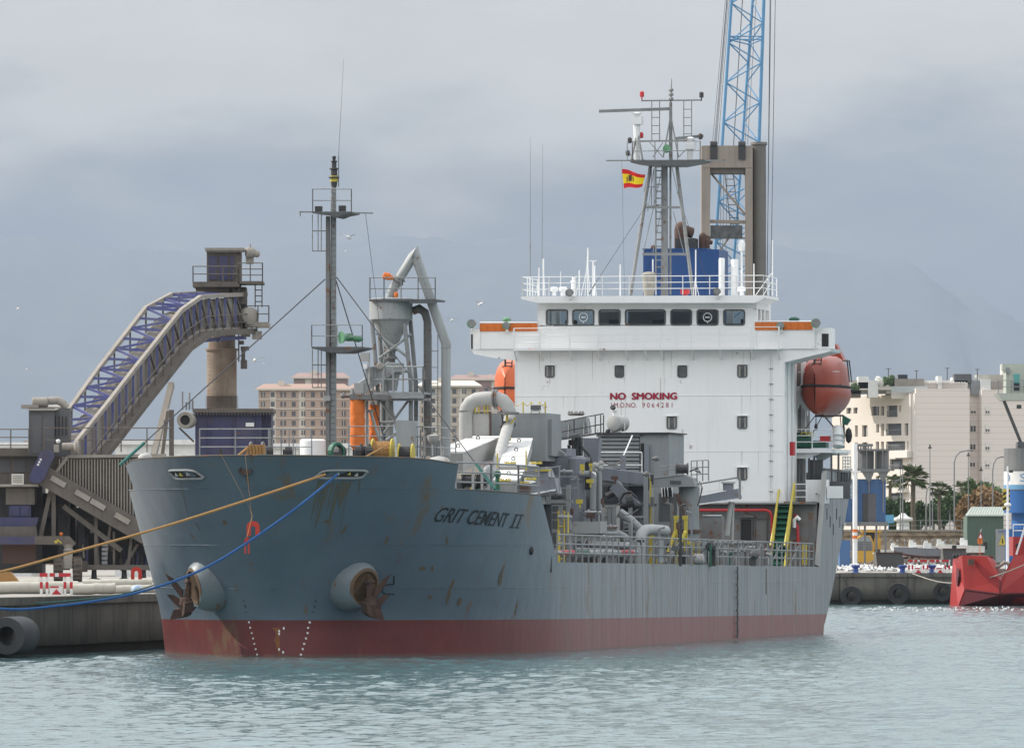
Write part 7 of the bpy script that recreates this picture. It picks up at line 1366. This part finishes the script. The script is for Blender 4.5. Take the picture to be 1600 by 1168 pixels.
# red vessel
YV = 505.; o = w(1545, 0, YV); o.z = 0; rv = thing('red_workboat', WF, o, 'bright red steel workboat with blunt raked bow moored at the far quay', 'boat'); q_ = mk(rv)
def hp(px, py, Y): v = w(px, py, Y); return v
q_('hull', 'rboat', lambda q: (q.add([hp(1503, 867, YV), hp(1541, 868, YV-1), hp(1563, 907, YV-1.5), hp(1562, 927, YV-1.5), hp(1507, 920, YV), hp(1497, 946, YV+.3), hp(1562, 946, YV), hp(1489, 873, YV+5), hp(1484, 946, YV+5), hp(1560, 868, YV+7)], [(0, 4, 3, 2, 1), (0, 7, 8, 5, 4), (4, 5, 6, 3), (0, 1, 9, 7)]),
    q.add([hp(1563, 907, YV-1.5), hp(1584, 868, YV-1), hp(1640, 862, YV-1), hp(1640, 925, YV-1), hp(1562, 927, YV-1.5), hp(1562, 946, YV), hp(1640, 946, YV)], [(0, 4, 3, 2, 1), (4, 5, 6, 3)]), q.add([hp(1541, 868, YV-1), hp(1563, 907, YV-1.5), hp(1571, 900, YV+4), hp(1550, 868, YV+6)], [(0, 1, 2, 3)])))
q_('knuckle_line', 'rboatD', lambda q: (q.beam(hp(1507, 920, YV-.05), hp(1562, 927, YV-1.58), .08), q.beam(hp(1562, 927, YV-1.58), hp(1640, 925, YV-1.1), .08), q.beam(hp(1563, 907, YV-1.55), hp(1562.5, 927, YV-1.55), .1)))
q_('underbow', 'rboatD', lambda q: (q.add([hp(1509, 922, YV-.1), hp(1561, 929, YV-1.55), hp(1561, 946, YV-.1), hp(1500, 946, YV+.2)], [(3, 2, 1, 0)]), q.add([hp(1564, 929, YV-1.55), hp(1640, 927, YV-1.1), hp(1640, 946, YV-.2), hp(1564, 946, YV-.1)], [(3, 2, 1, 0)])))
q_('towing_eye', 'rustpipe', lambda q: (q.pb(WF, 1513, 873, 1522, 882, YV-1.0, .5))); q_('fender_edge', 'black', lambda q: [q.ball(hp(1492+i*5, 868-.3*i, YV+3-.6*i), .18, 6) for i in range(5)])
q_('slot', 'rboatD', lambda q: q.prism([hp(1494, 887, YV+2.5), hp(1498, 887, YV+1.3), hp(1496, 915, YV+1.6), hp(1493, 915, YV+2.9)], (0, -.05, 0)))
q_('wheelhouse', 'rboat', lambda q: (q.pb(WF, 1583, 838, 1650, 868, YV+3, 4))); q_('porthole', 'black', lambda q: q.lathe(w(1590, 852, YV+2.95), [(0, .14), (.02, .14)], (0, -1, 0), 10)); q_('wheelhouse_rail', 'wrail', lambda q: (q.rail([w(1583, 838, YV+3), w(1640, 838, YV+3)], .8, 2, .8, .03), q.beam(w(1588, 866, YV+2), w(1603, 818, YV+2), .12)))
q_('deck_gear', 'dustL', lambda q: (q.path([hp(1553, 886, YV+1), hp(1562, 884, YV+1), hp(1570, 878, YV+1), hp(1576, 880, YV+1), hp(1578, 888, YV+1)], .12, 7), q.pb(WF, 1556, 888, 1572, 896, YV+1, 1)))
rope([w(1418, 893, 519), w(1470, 909, 512), w(1520, 908, 506), w(1565, 896, 503), w(1605, 880, 502)], .04, 'dustL', 'pale rope slung along the side of the red workboat')
# crane with blue and white drum base, cut by the right edge
YK = 540.; o = w(1600, 0, YK); o.z = QZ; bc = thing('mobile_harbour_crane', WF, o, 'blue and white round crane pedestal with a grey green cabin at the right edge', 'crane'); q_ = mk(bc)
cx = w(1608, 0, YK+2).x; rr_ = cx-w(1568.5, 0, YK+2).x; zz = lambda y: w(0, y, YK+1.5).z
for y0, y1, mt in ((735, 700, 'tank'), (757, 735, 'barW'), (765, 757, 'lblue'), (801, 765, 'kblue')): q_('drum_band', mt, lambda q: q.lathe((cx, YK+2, zz(y0)), [(0, rr_), (zz(y1)-zz(y0)-.003, rr_)], n=36), smooth=True)
q_('drum_joint', 'dgrey', lambda q: (q.lathe((cx, YK+2, zz(735)-.03), [(0, rr_*1.01), (.06, rr_*1.01)], n=36), q.lathe((cx, YK+2, zz(765)-.03), [(0, rr_*1.01), (.06, rr_*1.01)], n=36)))
q_('base_column', 'kblue', lambda q: (q.lathe((cx, YK+2, zz(826)), [(0, rr_*.7), (zz(801)-zz(826), rr_*.7)], n=24), q.box((cx-rr_*.9, YK+1, QZ), (cx+rr_, YK+3, zz(826)))))
vs, fs = text_mesh('S'); q = MB(); q.add([(cx+rr_*math.sin(-.44+u*.24), YK+2-(rr_+.012)*math.cos(-.44+u*.24), zz(752)+(zz(740)-zz(752))*v) for u, v in vs], fs); part('lettering', q, M['lblue'], bc, label='light blue letter S on the white band')
q = MB(); q.path([Vector((cx+rr_*math.sin(a_), YK+2-(rr_+.01)*math.cos(a_), zz(746)+.28*math.sin(b_))) for a_, b_ in ((-1.12, -1.2), (-1.0, -.8), (-.95, 0), (-1.0, .8), (-1.12, 1.2))], .045, 5); part('emblem_arc', q, M['lblue'], bc)
hzp = q_('hazard_board', 'yellow', lambda q: q.pb(WF, 1567, 763, 1578, 797, YK-1.5, .06))
for i in range(4): q_('hazard_stripe', 'black', lambda q: q.prism([w(1567, 770+i*8, YK-1.53), w(1578, 764+i*8, YK-1.53), w(1578, 768+i*8, YK-1.53), w(1567, 774+i*8, YK-1.53)], (0, -.01, 0)), parent=hzp)
q_('cabin', 'cabG', lambda q: (q.pb(WF, 1572, 578, 1640, 614, YK-1, 3), q.pb(WF, 1566, 568, 1640, 578, YK, 2))); q_('cabin_window', 'teal', lambda q: q.pb(WF, 1584, 584, 1593, 598, YK-1.04, .03)); q_('cabin_window', 'glass', lambda q: q.pb(WF, 1584, 598, 1593, 610, YK-1.04, .03)); q_('air_unit', 'grey', lambda q: q.pb(WF, 1571, 574, 1578, 582, YK-1.2, .3))
q_('cabin_floor', 'cabG', lambda q: q.pp(WF, [(1558, 614), (1640, 614), (1640, 625), (1566, 625)], YK-1.4, 4)); q_('floor_rail', 'rail', lambda q: q.rail([w(1560, 614, YK-1.3), w(1640, 614, YK-1.3)], .9, 2, .9, .03))
q_('cabin_strut', 'dgrey', lambda q: (q.tube(w(1569, 627, YK), w(1597, 696, YK+1.5), .12), q.pb(WF, 1590, 690, 1620, 702, YK+1, 2), q.pb(WF, 1589, 632, 1596, 638, YK-.5, .4)))
q_('floodlight_mast', 'wrail', lambda q: (q.tube(w(1574.5, 905, YK-3), w(1574.5, 728, YK-3), .11, .06, n=8), q.ball(w(1574.5, 788, YK-3), .26, 8, 1, 1, .6))); q_('floodlight', 'dark', lambda q: q.pb(WF, 1577, 734, 1583, 738, YK-3.2, .3))
# ---- lamp posts
def lamp_post(px, Y, ytop, label, arm=None, base=4.9, r=.07):
    a = w(px, ytop, Y); t = thing('street_lamp', WF, (a.x, Y, base), label, 'street lamp', 'street lamps along the port road'); q_ = mk(t)
    if arm:
        b = w(arm[0], arm[1], Y); hx = b.x-a.x; q_('pole', 'rail', lambda q: q.path([Vector((a.x, Y, base)), Vector((a.x, Y, a.z)), Vector((a.x+hx*.12, Y, a.z+(b.z-a.z)*.5)), Vector((a.x+hx*.4, Y, a.z+(b.z-a.z)*.85)), b], r, 7)); q_('lamp_head', 'dgrey', lambda q: q.cb(b+Vector((.2*(1 if hx > 0 else -1), 0, -.05)), (.55, .25, .10)))
    else:
        q_('pole', 'rail', lambda q: q.tube((a.x, Y, base), a, r, r*.6, n=7)); q_('lamp_head', 'dark', lambda q: (q.cb(a+Vector((0, 0, .05)), (.34, .2, .14)), q.cb(a+Vector((0, 0, .25)), (.14, .14, .25))))
for a_ in ((1453, 760, 700, 'tall lamp mast left of the plain apartment wall'), (1407, 765, 732, 'slender grey pole left of the big palm, left of the pair'), (1410.5, 766, 732, 'slender grey pole left of the big palm, right of the pair'), (1533, 770, 735, 'plain pole in front of the recessed windows'), (1513, 780, 712, 'pole with camera before the apartment corner'), (1457, 775, 770, 'short pole beside the tall lamp mast'), (1484, 790, 800, 'short post near the middle palm')): lamp_post(*a_)
lamp_post(1491, 770, 722, 'curved street lamp arching right before the plain wall', (1513, 703)); lamp_post(1551, 790, 735, 'curved street lamp arching towards the right edge', (1565, 713)); lamp_post(1447, 790, 775, 'low curved lamp arching left of the middle palm', (1456, 758))
# ---- palms and trees
def palm(px, Y, ycrown, r, label, base=4.9, nf=38):
    c = w(px, ycrown, Y); t = thing('palm_tree', WF, (c.x, Y, base), label, 'palm tree', 'palms along the port road'); q_ = mk(t)
    q_('trunk', 'bark', lambda q: q.path([Vector((c.x+.1, Y, base)), Vector((c.x-.05, Y, (base+c.z)/2)), c], .30 if r > 2 else .22, 9, r2=.24 if r > 2 else .17), smooth=True)
    for i in range(nf):
        a = 2*math.pi*i/nf*2.4+random.uniform(-.2, .2); el = random.uniform(-.55, 1.25); L = r*random.uniform(.75, 1.05); d = Vector((math.cos(a), math.sin(a), 0)); sd = Vector((-d.y, d.x, 0))
        def fan(q):
            tip = c+d*L*math.cos(el)*.8+Vector((0, 0, L*math.sin(el)*.8-.1*L)); q.tube(c, tip.lerp(c, .45), .03, n=4); m_ = tip.lerp(c, .45)
            for k_ in range(9):
                g = (k_-4)/4*1.1; dd = ((tip-c).normalized()*math.cos(g)+sd*math.sin(g)).normalized(); ll = L*.55*(1-.12*abs(k_-4)/4)*random.uniform(.85, 1.1); e_ = m_+dd*ll+Vector((0, 0, -.22*ll)); s2 = dd.cross(Vector((0, 0, 1))).normalized()*.06*r/2
                q.add([m_-s2*.3, m_+s2*.3, m_+dd*ll*.6+s2, e_, m_+dd*ll*.6-s2], [(0, 1, 2, 3, 4)])
        q_('frond', 'palmleaf' if i % 3 else 'palmdry', fan)
palm(1427, 860, 746, 2.3, 'tallest palm with a full crown before the balconies'); palm(1468, 900, 765, 1.7, 'smaller palm right of the tall lamp mast'); palm(1503, 950, 764, 1.6, 'palm crown just above the brown tree', nf=22); palm(1391, 850, 752, 1.8, 'leaning palm trunk beside the blue silo plant', nf=16)
def tree(px, Y, yb, ytop, wpx, label, leaf, base=4.9, n_=1500, kind='tree', trunk=True, lf=.3):
    c = w(px, (yb+ytop)/2, Y); hw = wpx/2*Y/F; hh_ = (yb-ytop)/2*Y/F; t = thing('broadleaf_tree' if kind == 'tree' else 'shrub', WF, (c.x, Y, base), label, kind, 'trees and shrubs on the terrace'); q_ = mk(t)
    blobs = [(random.uniform(-.75, .75)*hw, random.uniform(-.6, .6)*hw, random.uniform(-.7, .6)*hh_, random.uniform(.3, .55)) for _ in range(9)]
    q_('trunk', 'bark', lambda q: (q.path([Vector((c.x, Y, base)), Vector((c.x+.1, Y, c.z))], .22, 7, r2=.1), [q.tube((c.x, Y, c.z-hh_*.6), (c.x+b_[0], Y+b_[1], c.z+b_[2]), .09, .03, n=5) for b_ in blobs]))
    def fol(q):
        for i in range(n_):
            b_ = random.choice(blobs); v = Vector((random.gauss(0, 1), random.gauss(0, 1), random.gauss(0, 1))).normalized()*random.uniform(.6, 1.05); pt = Vector((c.x+b_[0]+v.x*hw*b_[3], Y+b_[1]+v.y*hw*b_[3], c.z+b_[2]+v.z*hh_*b_[3]*1.3))
            a = Vector((random.gauss(0, 1), random.gauss(0, 1), random.gauss(0, 1))).normalized(); b2 = a.cross(Vector((random.gauss(0, 1), random.gauss(0, 1), random.gauss(0, 1)))).normalized(); s_ = lf*random.uniform(.6, 1.3)
            q.cur = 0 if random.random() < .7 else 1; q.add([pt-a*s_, pt+b2*s_*.5, pt+a*s_, pt-b2*s_*.5], [(0, 1, 2, 3)])
    q = MB(); fol(q); part('crown', q, [M[leaf], M[leaf+'2']], t, kind='stuff')
for nm, c1, c2 in (('leafD', (.035, .065, .022), (.06, .10, .03)), ('leafB', (.20, .12, .055), (.27, .17, .075)), ('leafM', (.06, .11, .03), (.09, .15, .045))):
    M[nm] = paint(nm+'_foliage', c1, c2, .7, .5, 1.5, bump=0); M[nm+'2'] = paint(nm+'_light_foliage', c2, c1, .7, .3, 1.5, bump=0)
for px, Y, yb, yt, wp, lab, lf_, kd in ((1395, 830, 824, 782, 34, 'dark round tree behind the blue silo plant and road sign', 'leafD', 'tree'), (1420, 900, 824, 776, 36, 'dark tree around the foot of the tall palm', 'leafD', 'tree'), (1446, 910, 824, 784, 34, 'dark tree left of the middle palm', 'leafD', 'tree'), (1474, 920, 822, 774, 36, 'dark tree behind the middle palm', 'leafD', 'tree'), (1495, 940, 818, 766, 34, 'dark green tree right of the curved lamp', 'leafD', 'tree'), (1522, 1000, 800, 742, 46, 'leafy green tree before the recessed windows', 'leafM', 'tree'), (1548, 1020, 800, 752, 40, 'green tree left of the crane drum', 'leafM', 'tree'), (1508, 800, 826, 782, 34, 'brown leafless looking shrub left of the green shed', 'leafB', 'shrub'), (1538, 850, 815, 762, 66, 'wide brown autumn tree above the green shed', 'leafB', 'tree'), (1563, 900, 800, 765, 40, 'brown tree touching the crane drum', 'leafB', 'tree'), (1458, 960, 812, 788, 40, 'low dark tree far behind the lamp mast', 'leafD', 'tree')):
    tree(px, Y, yb, yt, wp, lab, lf_, kind=kd, n_=1900, lf=.34)
# ---- apartment block at right
def toworld(q, fr): q.v = [tuple(fr.w(v)) for v in q.v]; return q
YA = 1285.
cA = w(1431, 0, YA); FL = Frame(cA.x, YA, R(58)); FR2 = Frame(cA.x, YA, R(-12))
ab = thing('apartment_block', WF, (cA.x, YA, 4.9), 'pink stone clad apartment block with sunlit balcony side and plain shaded end wall', 'building'); q_ = mk(ab)
def fpart(name, mat, fr, fn, par=None): q = MB(); fn(q); toworld(q, fr); return part(name, q, M[mat] if isinstance(mat, str) else mat, par or ab)
Z = lambda y: w(0, y, YA).z
M['stoneL'] = paint('cream_stone', (.70, .63, .56), (.63, .57, .51), .85, .15, .3, bump=0); M['stoneR'], tS, bS = newmat('coursed_stone')
n = tS.nodes; l = tS.links; tcx = n.new('ShaderNodeTexCoord'); sz3 = n.new('ShaderNodeSeparateXYZ'); l.new(tcx.outputs['Object'], sz3.inputs[0]); wv = n.new('ShaderNodeMath'); wv.operation = 'FRACT'; mlt = n.new('ShaderNodeMath'); mlt.operation = 'MULTIPLY'; mlt.inputs[1].default_value = 1.0; l.new(sz3.outputs['Z'], mlt.inputs[0]); l.new(mlt.outputs[0], wv.inputs[0])
gt = n.new('ShaderNodeMath'); gt.operation = 'GREATER_THAN'; gt.inputs[1].default_value = .88; l.new(wv.outputs[0], gt.inputs[0]); mxs = n.new('ShaderNodeMix'); mxs.data_type = 'RGBA'; mxs.inputs[6].default_value = (.74, .67, .62, 1); mxs.inputs[7].default_value = (.64, .57, .52, 1); l.new(gt.outputs[0], mxs.inputs[0]); l.new(mxs.outputs[2], bS.inputs['Base Color']); bS.inputs['Roughness'].default_value = .9
zr = lambda x, y: (1320+x/4.868, 560+y/4.868)
# left facade: slabs and piers around real openings
xs_ = lambda px: FL.s(px, 700, 0).x
wallL = fpart('wall', 'stoneL', FL, lambda q: q.box((xs_(1300), .6, 4.9), (0, 14, Z(614))))
cols_ = {}
openL = [(12, 360, 50, 405), (65, 360, 98, 405), (202, 355, 262, 425), (273, 355, 298, 425), (322, 352, 400, 440), (412, 352, 427, 400), (77, 497, 98, 585), (132, 497, 172, 585), (238, 492, 260, 555), (275, 490, 297, 583), (315, 490, 430, 580), (455, 490, 482, 583), (132, 628, 172, 690), (77, 628, 98, 690), (235, 625, 260, 685), (275, 625, 297, 690), (315, 625, 458, 695), (475, 625, 484, 690), (340, 760, 440, 850), (235, 760, 262, 830), (132, 760, 172, 830), (350, 890, 430, 975), (235, 890, 262, 960), (340, 1020, 440, 1090)]
rowsL = [(340, 450), (478, 595), (612, 705), (748, 862), (882, 985), (1010, 1100)]
yp = 272
def band(fr, y0, y1, px0, px1, nm='facade_band', mt='stoneL'): a = fr.s(px0, 700, 0).x; b = fr.s(px1, 700, 0).x; fpart(nm, mt, fr, lambda q: q.box((a, 0, Z(y1)), (b, .6, Z(y0))))
for y0, y1 in rowsL:
    Y0_, Y1_ = zr(0, y0)[1], zr(0, y1)[1]; band(FL, zr(0, yp)[1], Y0_, 1300, 1431); yp = y1
    ops = sorted([o_ for o_ in openL if y0 <= o_[1] <= y1]); cur = 1300
    for o_ in ops:
        a, b = zr(o_[0], 0)[0], zr(o_[2], 0)[0]; band(FL, Y0_, Y1_, cur, a); cur = b
        if zr(0, o_[1])[1] > Y0_+.3: band(FL, Y0_, zr(0, o_[1])[1], a, b)
        if zr(0, o_[3])[1] < Y1_-.3: band(FL, zr(0, o_[3])[1], Y1_, a, b)
        big = o_[2]-o_[0] > 70; xa, xb = FL.s(a, 700, 0).x, FL.s(b, 700, 0).x
        wo2 = fpart('window', 'pane' if not big else 'dustG', FL, lambda q: q.box((xa, .45, Z(zr(0, o_[3])[1])), (xb, .55, Z(zr(0, o_[1])[1]))))
        if big: fpart('balcony_rail', 'rail', FL, lambda q: (q.box((xa, -.05, Z(zr(0, o_[3])[1])+.9), (xb, 0, Z(zr(0, o_[3])[1])+1.0)), [q.box((xa+(xb-xa)*i/12, -.04, Z(zr(0, o_[3])[1])), (xa+(xb-xa)*i/12+.06, 0, Z(zr(0, o_[3])[1])+.9)) for i in range(12)])); fpart('balcony_window', 'pane', FL, lambda q: q.box((xa+(xb-xa)*.55, .4, Z(zr(0, o_[3])[1])), (xa+(xb-xa)*.85, .44, Z(zr(0, o_[1])[1])-.3)))
        else: fpart('frame', 'barW', FL, lambda q: (q.box(((xa+xb)/2-.06, .38, Z(zr(0, o_[3])[1])), ((xa+xb)/2+.06, .44, Z(zr(0, o_[1])[1])))), wo2)
    band(FL, Y0_, Y1_, cur, 1431)
for y0, y1, x0, x1 in ((703, 752, 345, 480), (840, 880, 385, 470), (975, 1015, 350, 445)): fpart('balcony_parapet', 'stoneW', FL, lambda q: q.box((FL.s(zr(x0, 0)[0], 700, -1).x, -1.2, Z(zr(0, y1)[1])), (FL.s(zr(x1, 0)[0], 700, -1).x, .0, Z(zr(0, y0)[1]))))
for x0 in (498, 530): fpart('corner_pier', 'stoneW', FL, lambda q: q.box((FL.s(zr(x0, 0)[0], 700, 0).x-.0, -.25, 4.9), (FL.s(zr(x0+12, 0)[0], 700, 0).x, 0, Z(614))))
# right facade
xr_ = lambda px, d=0: FR2.s(px, 700, d).x
fpart('end_wall', M['stoneR'], FR2, lambda q: (q.box((0, 0, 4.9), (xr_(1515), 12, Z(607))), q.box((xr_(1515), 2.5, 4.9), (xr_(1534, 2.5), 12, Z(608))), q.box((xr_(1534), 0, 4.9), (xr_(1650), 12, Z(608)))))
for o_ in ((958, 362, 995, 415, 2.5), (1070, 362, 1100, 415, 0), (955, 475, 995, 555, 2.5), (1012, 500, 1040, 555, 2.5), (1070, 500, 1100, 555, 0), (955, 615, 993, 690, 2.5), (1012, 635, 1040, 690, 2.5), (1070, 635, 1100, 690, 0), (953, 755, 990, 820, 2.5), (1010, 765, 1038, 815, 2.5), (1070, 768, 1098, 820, 0), (1065, 898, 1098, 950, 0)):
    a, b = zr(o_[0], o_[3]), zr(o_[2], o_[1]); A1 = FR2.s(a[0], a[1], o_[4]); B1 = FR2.s(b[0], b[1], o_[4]); wn_ = fpart('window', 'pane', FR2, lambda q: q.box((A1.x, o_[4]-.03, A1.z), (B1.x, o_[4]+.05, B1.z))); fpart('frame', 'stoneW', FR2, lambda q: (q.box((A1.x-.1, o_[4]-.12, A1.z-.15), (B1.x+.1, o_[4]-.02, A1.z)), q.box(((A1.x+B1.x)/2-.05, o_[4]-.08, A1.z), ((A1.x+B1.x)/2+.05, o_[4]-.04, B1.z)), q.box((A1.x, o_[4]-.10, B1.z-.8), (B1.x, o_[4]-.06, B1.z))), wn_)
# roof storey
for x0, y0, x1, y1, d, mt in ((1341, 588, 1357, 598, 3, 'barW'), (1357, 594, 1372, 612, 2, 'barW'), (1385, 592, 1397, 606, 4, 'barW'), (1393, 598, 1450, 614, 3, 'stoneW'), (1403, 585, 1418, 592, 5, 'glass'), (1398, 591.5, 1444, 595, 2, 'dustL'), (1442, 594, 1512, 608, 4, 'stoneW'), (1465, 587, 1472, 608, 3, 'barW'), (1491, 584, 1518, 589, 4, 'dgrey'), (1488, 589, 1530, 608, 5, 'barW'), (1517, 594, 1532, 608, 4, 'grey'), (1532, 592, 1548, 608, 3, 'barW'), (1526, 585, 1570, 588, 8, 'cream'), (1566, 569, 1640, 608, 12, 'stoneW'), (1545, 596, 1640, 608, 6, 'dustL'), (1320, 594, 1345, 612, 6, 'dustL'), (1300, 597, 1420, 600, 3, 'stoneW')):
    fpart('roof_room', mt, WF, lambda q: q.box((w(x0, 0, YA+d).x, YA+d, w(0, y1+3, YA+d).z-.6), (w(x1, 0, YA+d).x, YA+d+6, w(0, y0, YA+d).z)))
fpart('roof_parapet', 'glassrail', WF, lambda q: (q.box((w(1393, 0, YA+1).x, YA+1, Z(613)), (w(1450, 0, YA+1).x, YA+1.1, Z(603))), q.box((w(1325, 0, YA+1).x, YA+6, Z(614)), (w(1393, 0, YA+1).x, YA+6.1, Z(606)))))
for i in range(16): x = 1444+i*4.2; fpart('pergola_bar', 'barW', WF, lambda q: q.box((w(x, 0, YA+2).x, YA+2, Z(597.5)), (w(x+2, 0, YA+2).x, YA+4, Z(596))))
fpart('satellite_dish', 'barW', WF, lambda q: q.lathe(w(1374, 596, YA+2), [(0, 1.0), (.1, .9), (.25, .1)], (-.6, -.5, -.3), 12))
fpart('rooftop_plants', 'leafD', WF, lambda q: [q.ball(w(random.uniform(1380, 1395), random.uniform(590, 600), YA+3), random.uniform(.3, .7), 6) for i in range(14)]+[q.ball(w(random.uniform(1333, 1342), random.uniform(598, 606), YA+3), random.uniform(.3, .6), 6) for i in range(8)])
for x, y in ((1388, 575), (1432, 578), (1480, 574), (1527, 576)): fpart('aerial', 'dark', WF, lambda q: (q.tube(w(x, 606, YA+5), w(x, y, YA+5), .07, n=4), q.cb(w(x, y+1, YA+5), (.8, .05, .08))))
# ---- distant brick apartments
YF_ = 2400.
def far_block(x0, x1, ytop, Y, label, wall='farbrick', roofc='farred', r0=6, rh=14.8, cw=15, bays=((0, 1),), ybot=760):
    a = w(x0, ytop, Y); b = w(x1, ytop, Y); t = thing('distant_apartments', WF, ((a.x+b.x)/2, Y, 4.9), label, 'building', 'brick apartment blocks far behind the ship'); q_ = mk(t)
    q_('wall', wall, lambda q: q.box((a.x, Y, 4.9), (b.x, Y+14, a.z))); q_('roof', roofc, lambda q: q.prism([(a.x-1, Y-1, a.z), (b.x+1, Y-1, a.z), (b.x-1.5, Y+4, a.z+1.6), (a.x+1.5, Y+4, a.z+1.6)], (0, 6, 0))); q_('eaves', 'farcream', lambda q: q.box((a.x-1.1, Y-1.1, a.z-.5), (b.x+1.1, Y, a.z)))
    k_ = 0; y = ytop+r0
    M1 = None
    while y < ybot and k_ < 8:
        q_('floor_band', 'farcream', lambda q: q.box((a.x, Y-.25, w(0, y+rh*.78, Y).z), (b.x, Y, w(0, y+rh*.68, Y).z)))
        x = x0+4; j = 0
        while x+7 < x1:
            ca = w(x, y+7, Y); kind_ = j % 4
            nm = ('window', 'pane') if kind_ != 2 else ('balcony', 'fardark'); ww = 6 if kind_ != 2 else 9
            q_(nm[0], nm[1], lambda q: q.box((ca.x, Y-.12, ca.z-.0), (w(x+ww, 0, Y).x, Y-.02, ca.z+1.5)))
            if kind_ in (0, 2): q_('shutter_frame', 'farcream', lambda q: q.box((w(x+ww*.5, 0, Y).x-.1, Y-.2, ca.z-.2), (w(x+ww*.5, 0, Y).x+.1, Y-.13, ca.z+1.6)))
            x += cw if kind_ != 2 else cw+3; j += 1
        y += rh; k_ += 1
    for q2 in range(max(1, int((x1-x0)/45))): xx = x0+18+45*q2; q_('bay_panel', 'farcream', lambda q: q.box((w(xx, 0, Y).x, Y-.06, 4.9), (w(xx+9, 0, Y).x, Y, a.z-.6)))
    q_('chimney', 'farcream', lambda q: q.box((a.x+6, Y+2, a.z), (a.x+8, Y+4, a.z+2.6)))
far_block(404, 545, 607, 2400, 'long brick block with cream floor bands left of the foremast'); far_block(545, 602, 607, 2380, 'brick block with red roof right of the foremast'); far_block(459, 543, 589, 2700, 'taller brown block rising behind the foremast', 'farbrown', 'farbrown', r0=20, rh=14); far_block(655, 748, 602, 2400, 'pale cream block behind the tall bent pipe', 'farcream2', 'farcream'); far_block(705, 812, 592, 2750, 'brown flat topped block left of the orange lifeboat', 'farbrown', 'farbrown', r0=14, rh=13)
# far white houses low on the left
for i in range(4):
    x = random.uniform(-20, 40); Y = random.uniform(1500, 2000); a = w(x, random.uniform(690, 715), Y); wd_ = random.uniform(8, 16); t = thing('distant_house', WF, (a.x, Y, 4.9), 'pale house far off behind the loader platform at left', 'house', 'pale houses far behind the loader'); q_ = mk(t); q_('wall', 'farcream', lambda q: q.box((a.x, Y, 4.9), (a.x+wd_, Y+8, a.z))); q_('roof', 'farred', lambda q: q.prism([(a.x-.4, Y-.4, a.z), (a.x+wd_+.4, Y-.4, a.z), (a.x+wd_/2, Y-.4, a.z+2)], (0, 8.8, 0)))
# low city mass behind the port on both sides
for i in range(10):
    x = 200+i*62+random.uniform(-9, 9); Y = random.uniform(1300, 1800); a = w(x, random.uniform(740, 790), Y); wd_ = random.uniform(10, 26); t = thing('port_building', WF, (a.x, Y, 4.9), 'low pale building hidden mostly behind the ship and loader', 'building', 'low pale buildings behind the port'); q_ = mk(t); q_('wall', random.choice(['farcream', 'farcream2', 'farbrick']), lambda q: q.box((a.x, Y, 4.9), (a.x+wd_, Y+12, a.z))); q_('roof', 'dustL', lambda q: q.box((a.x-.3, Y-.3, a.z), (a.x+wd_+.3, Y+12.3, a.z+.4)))
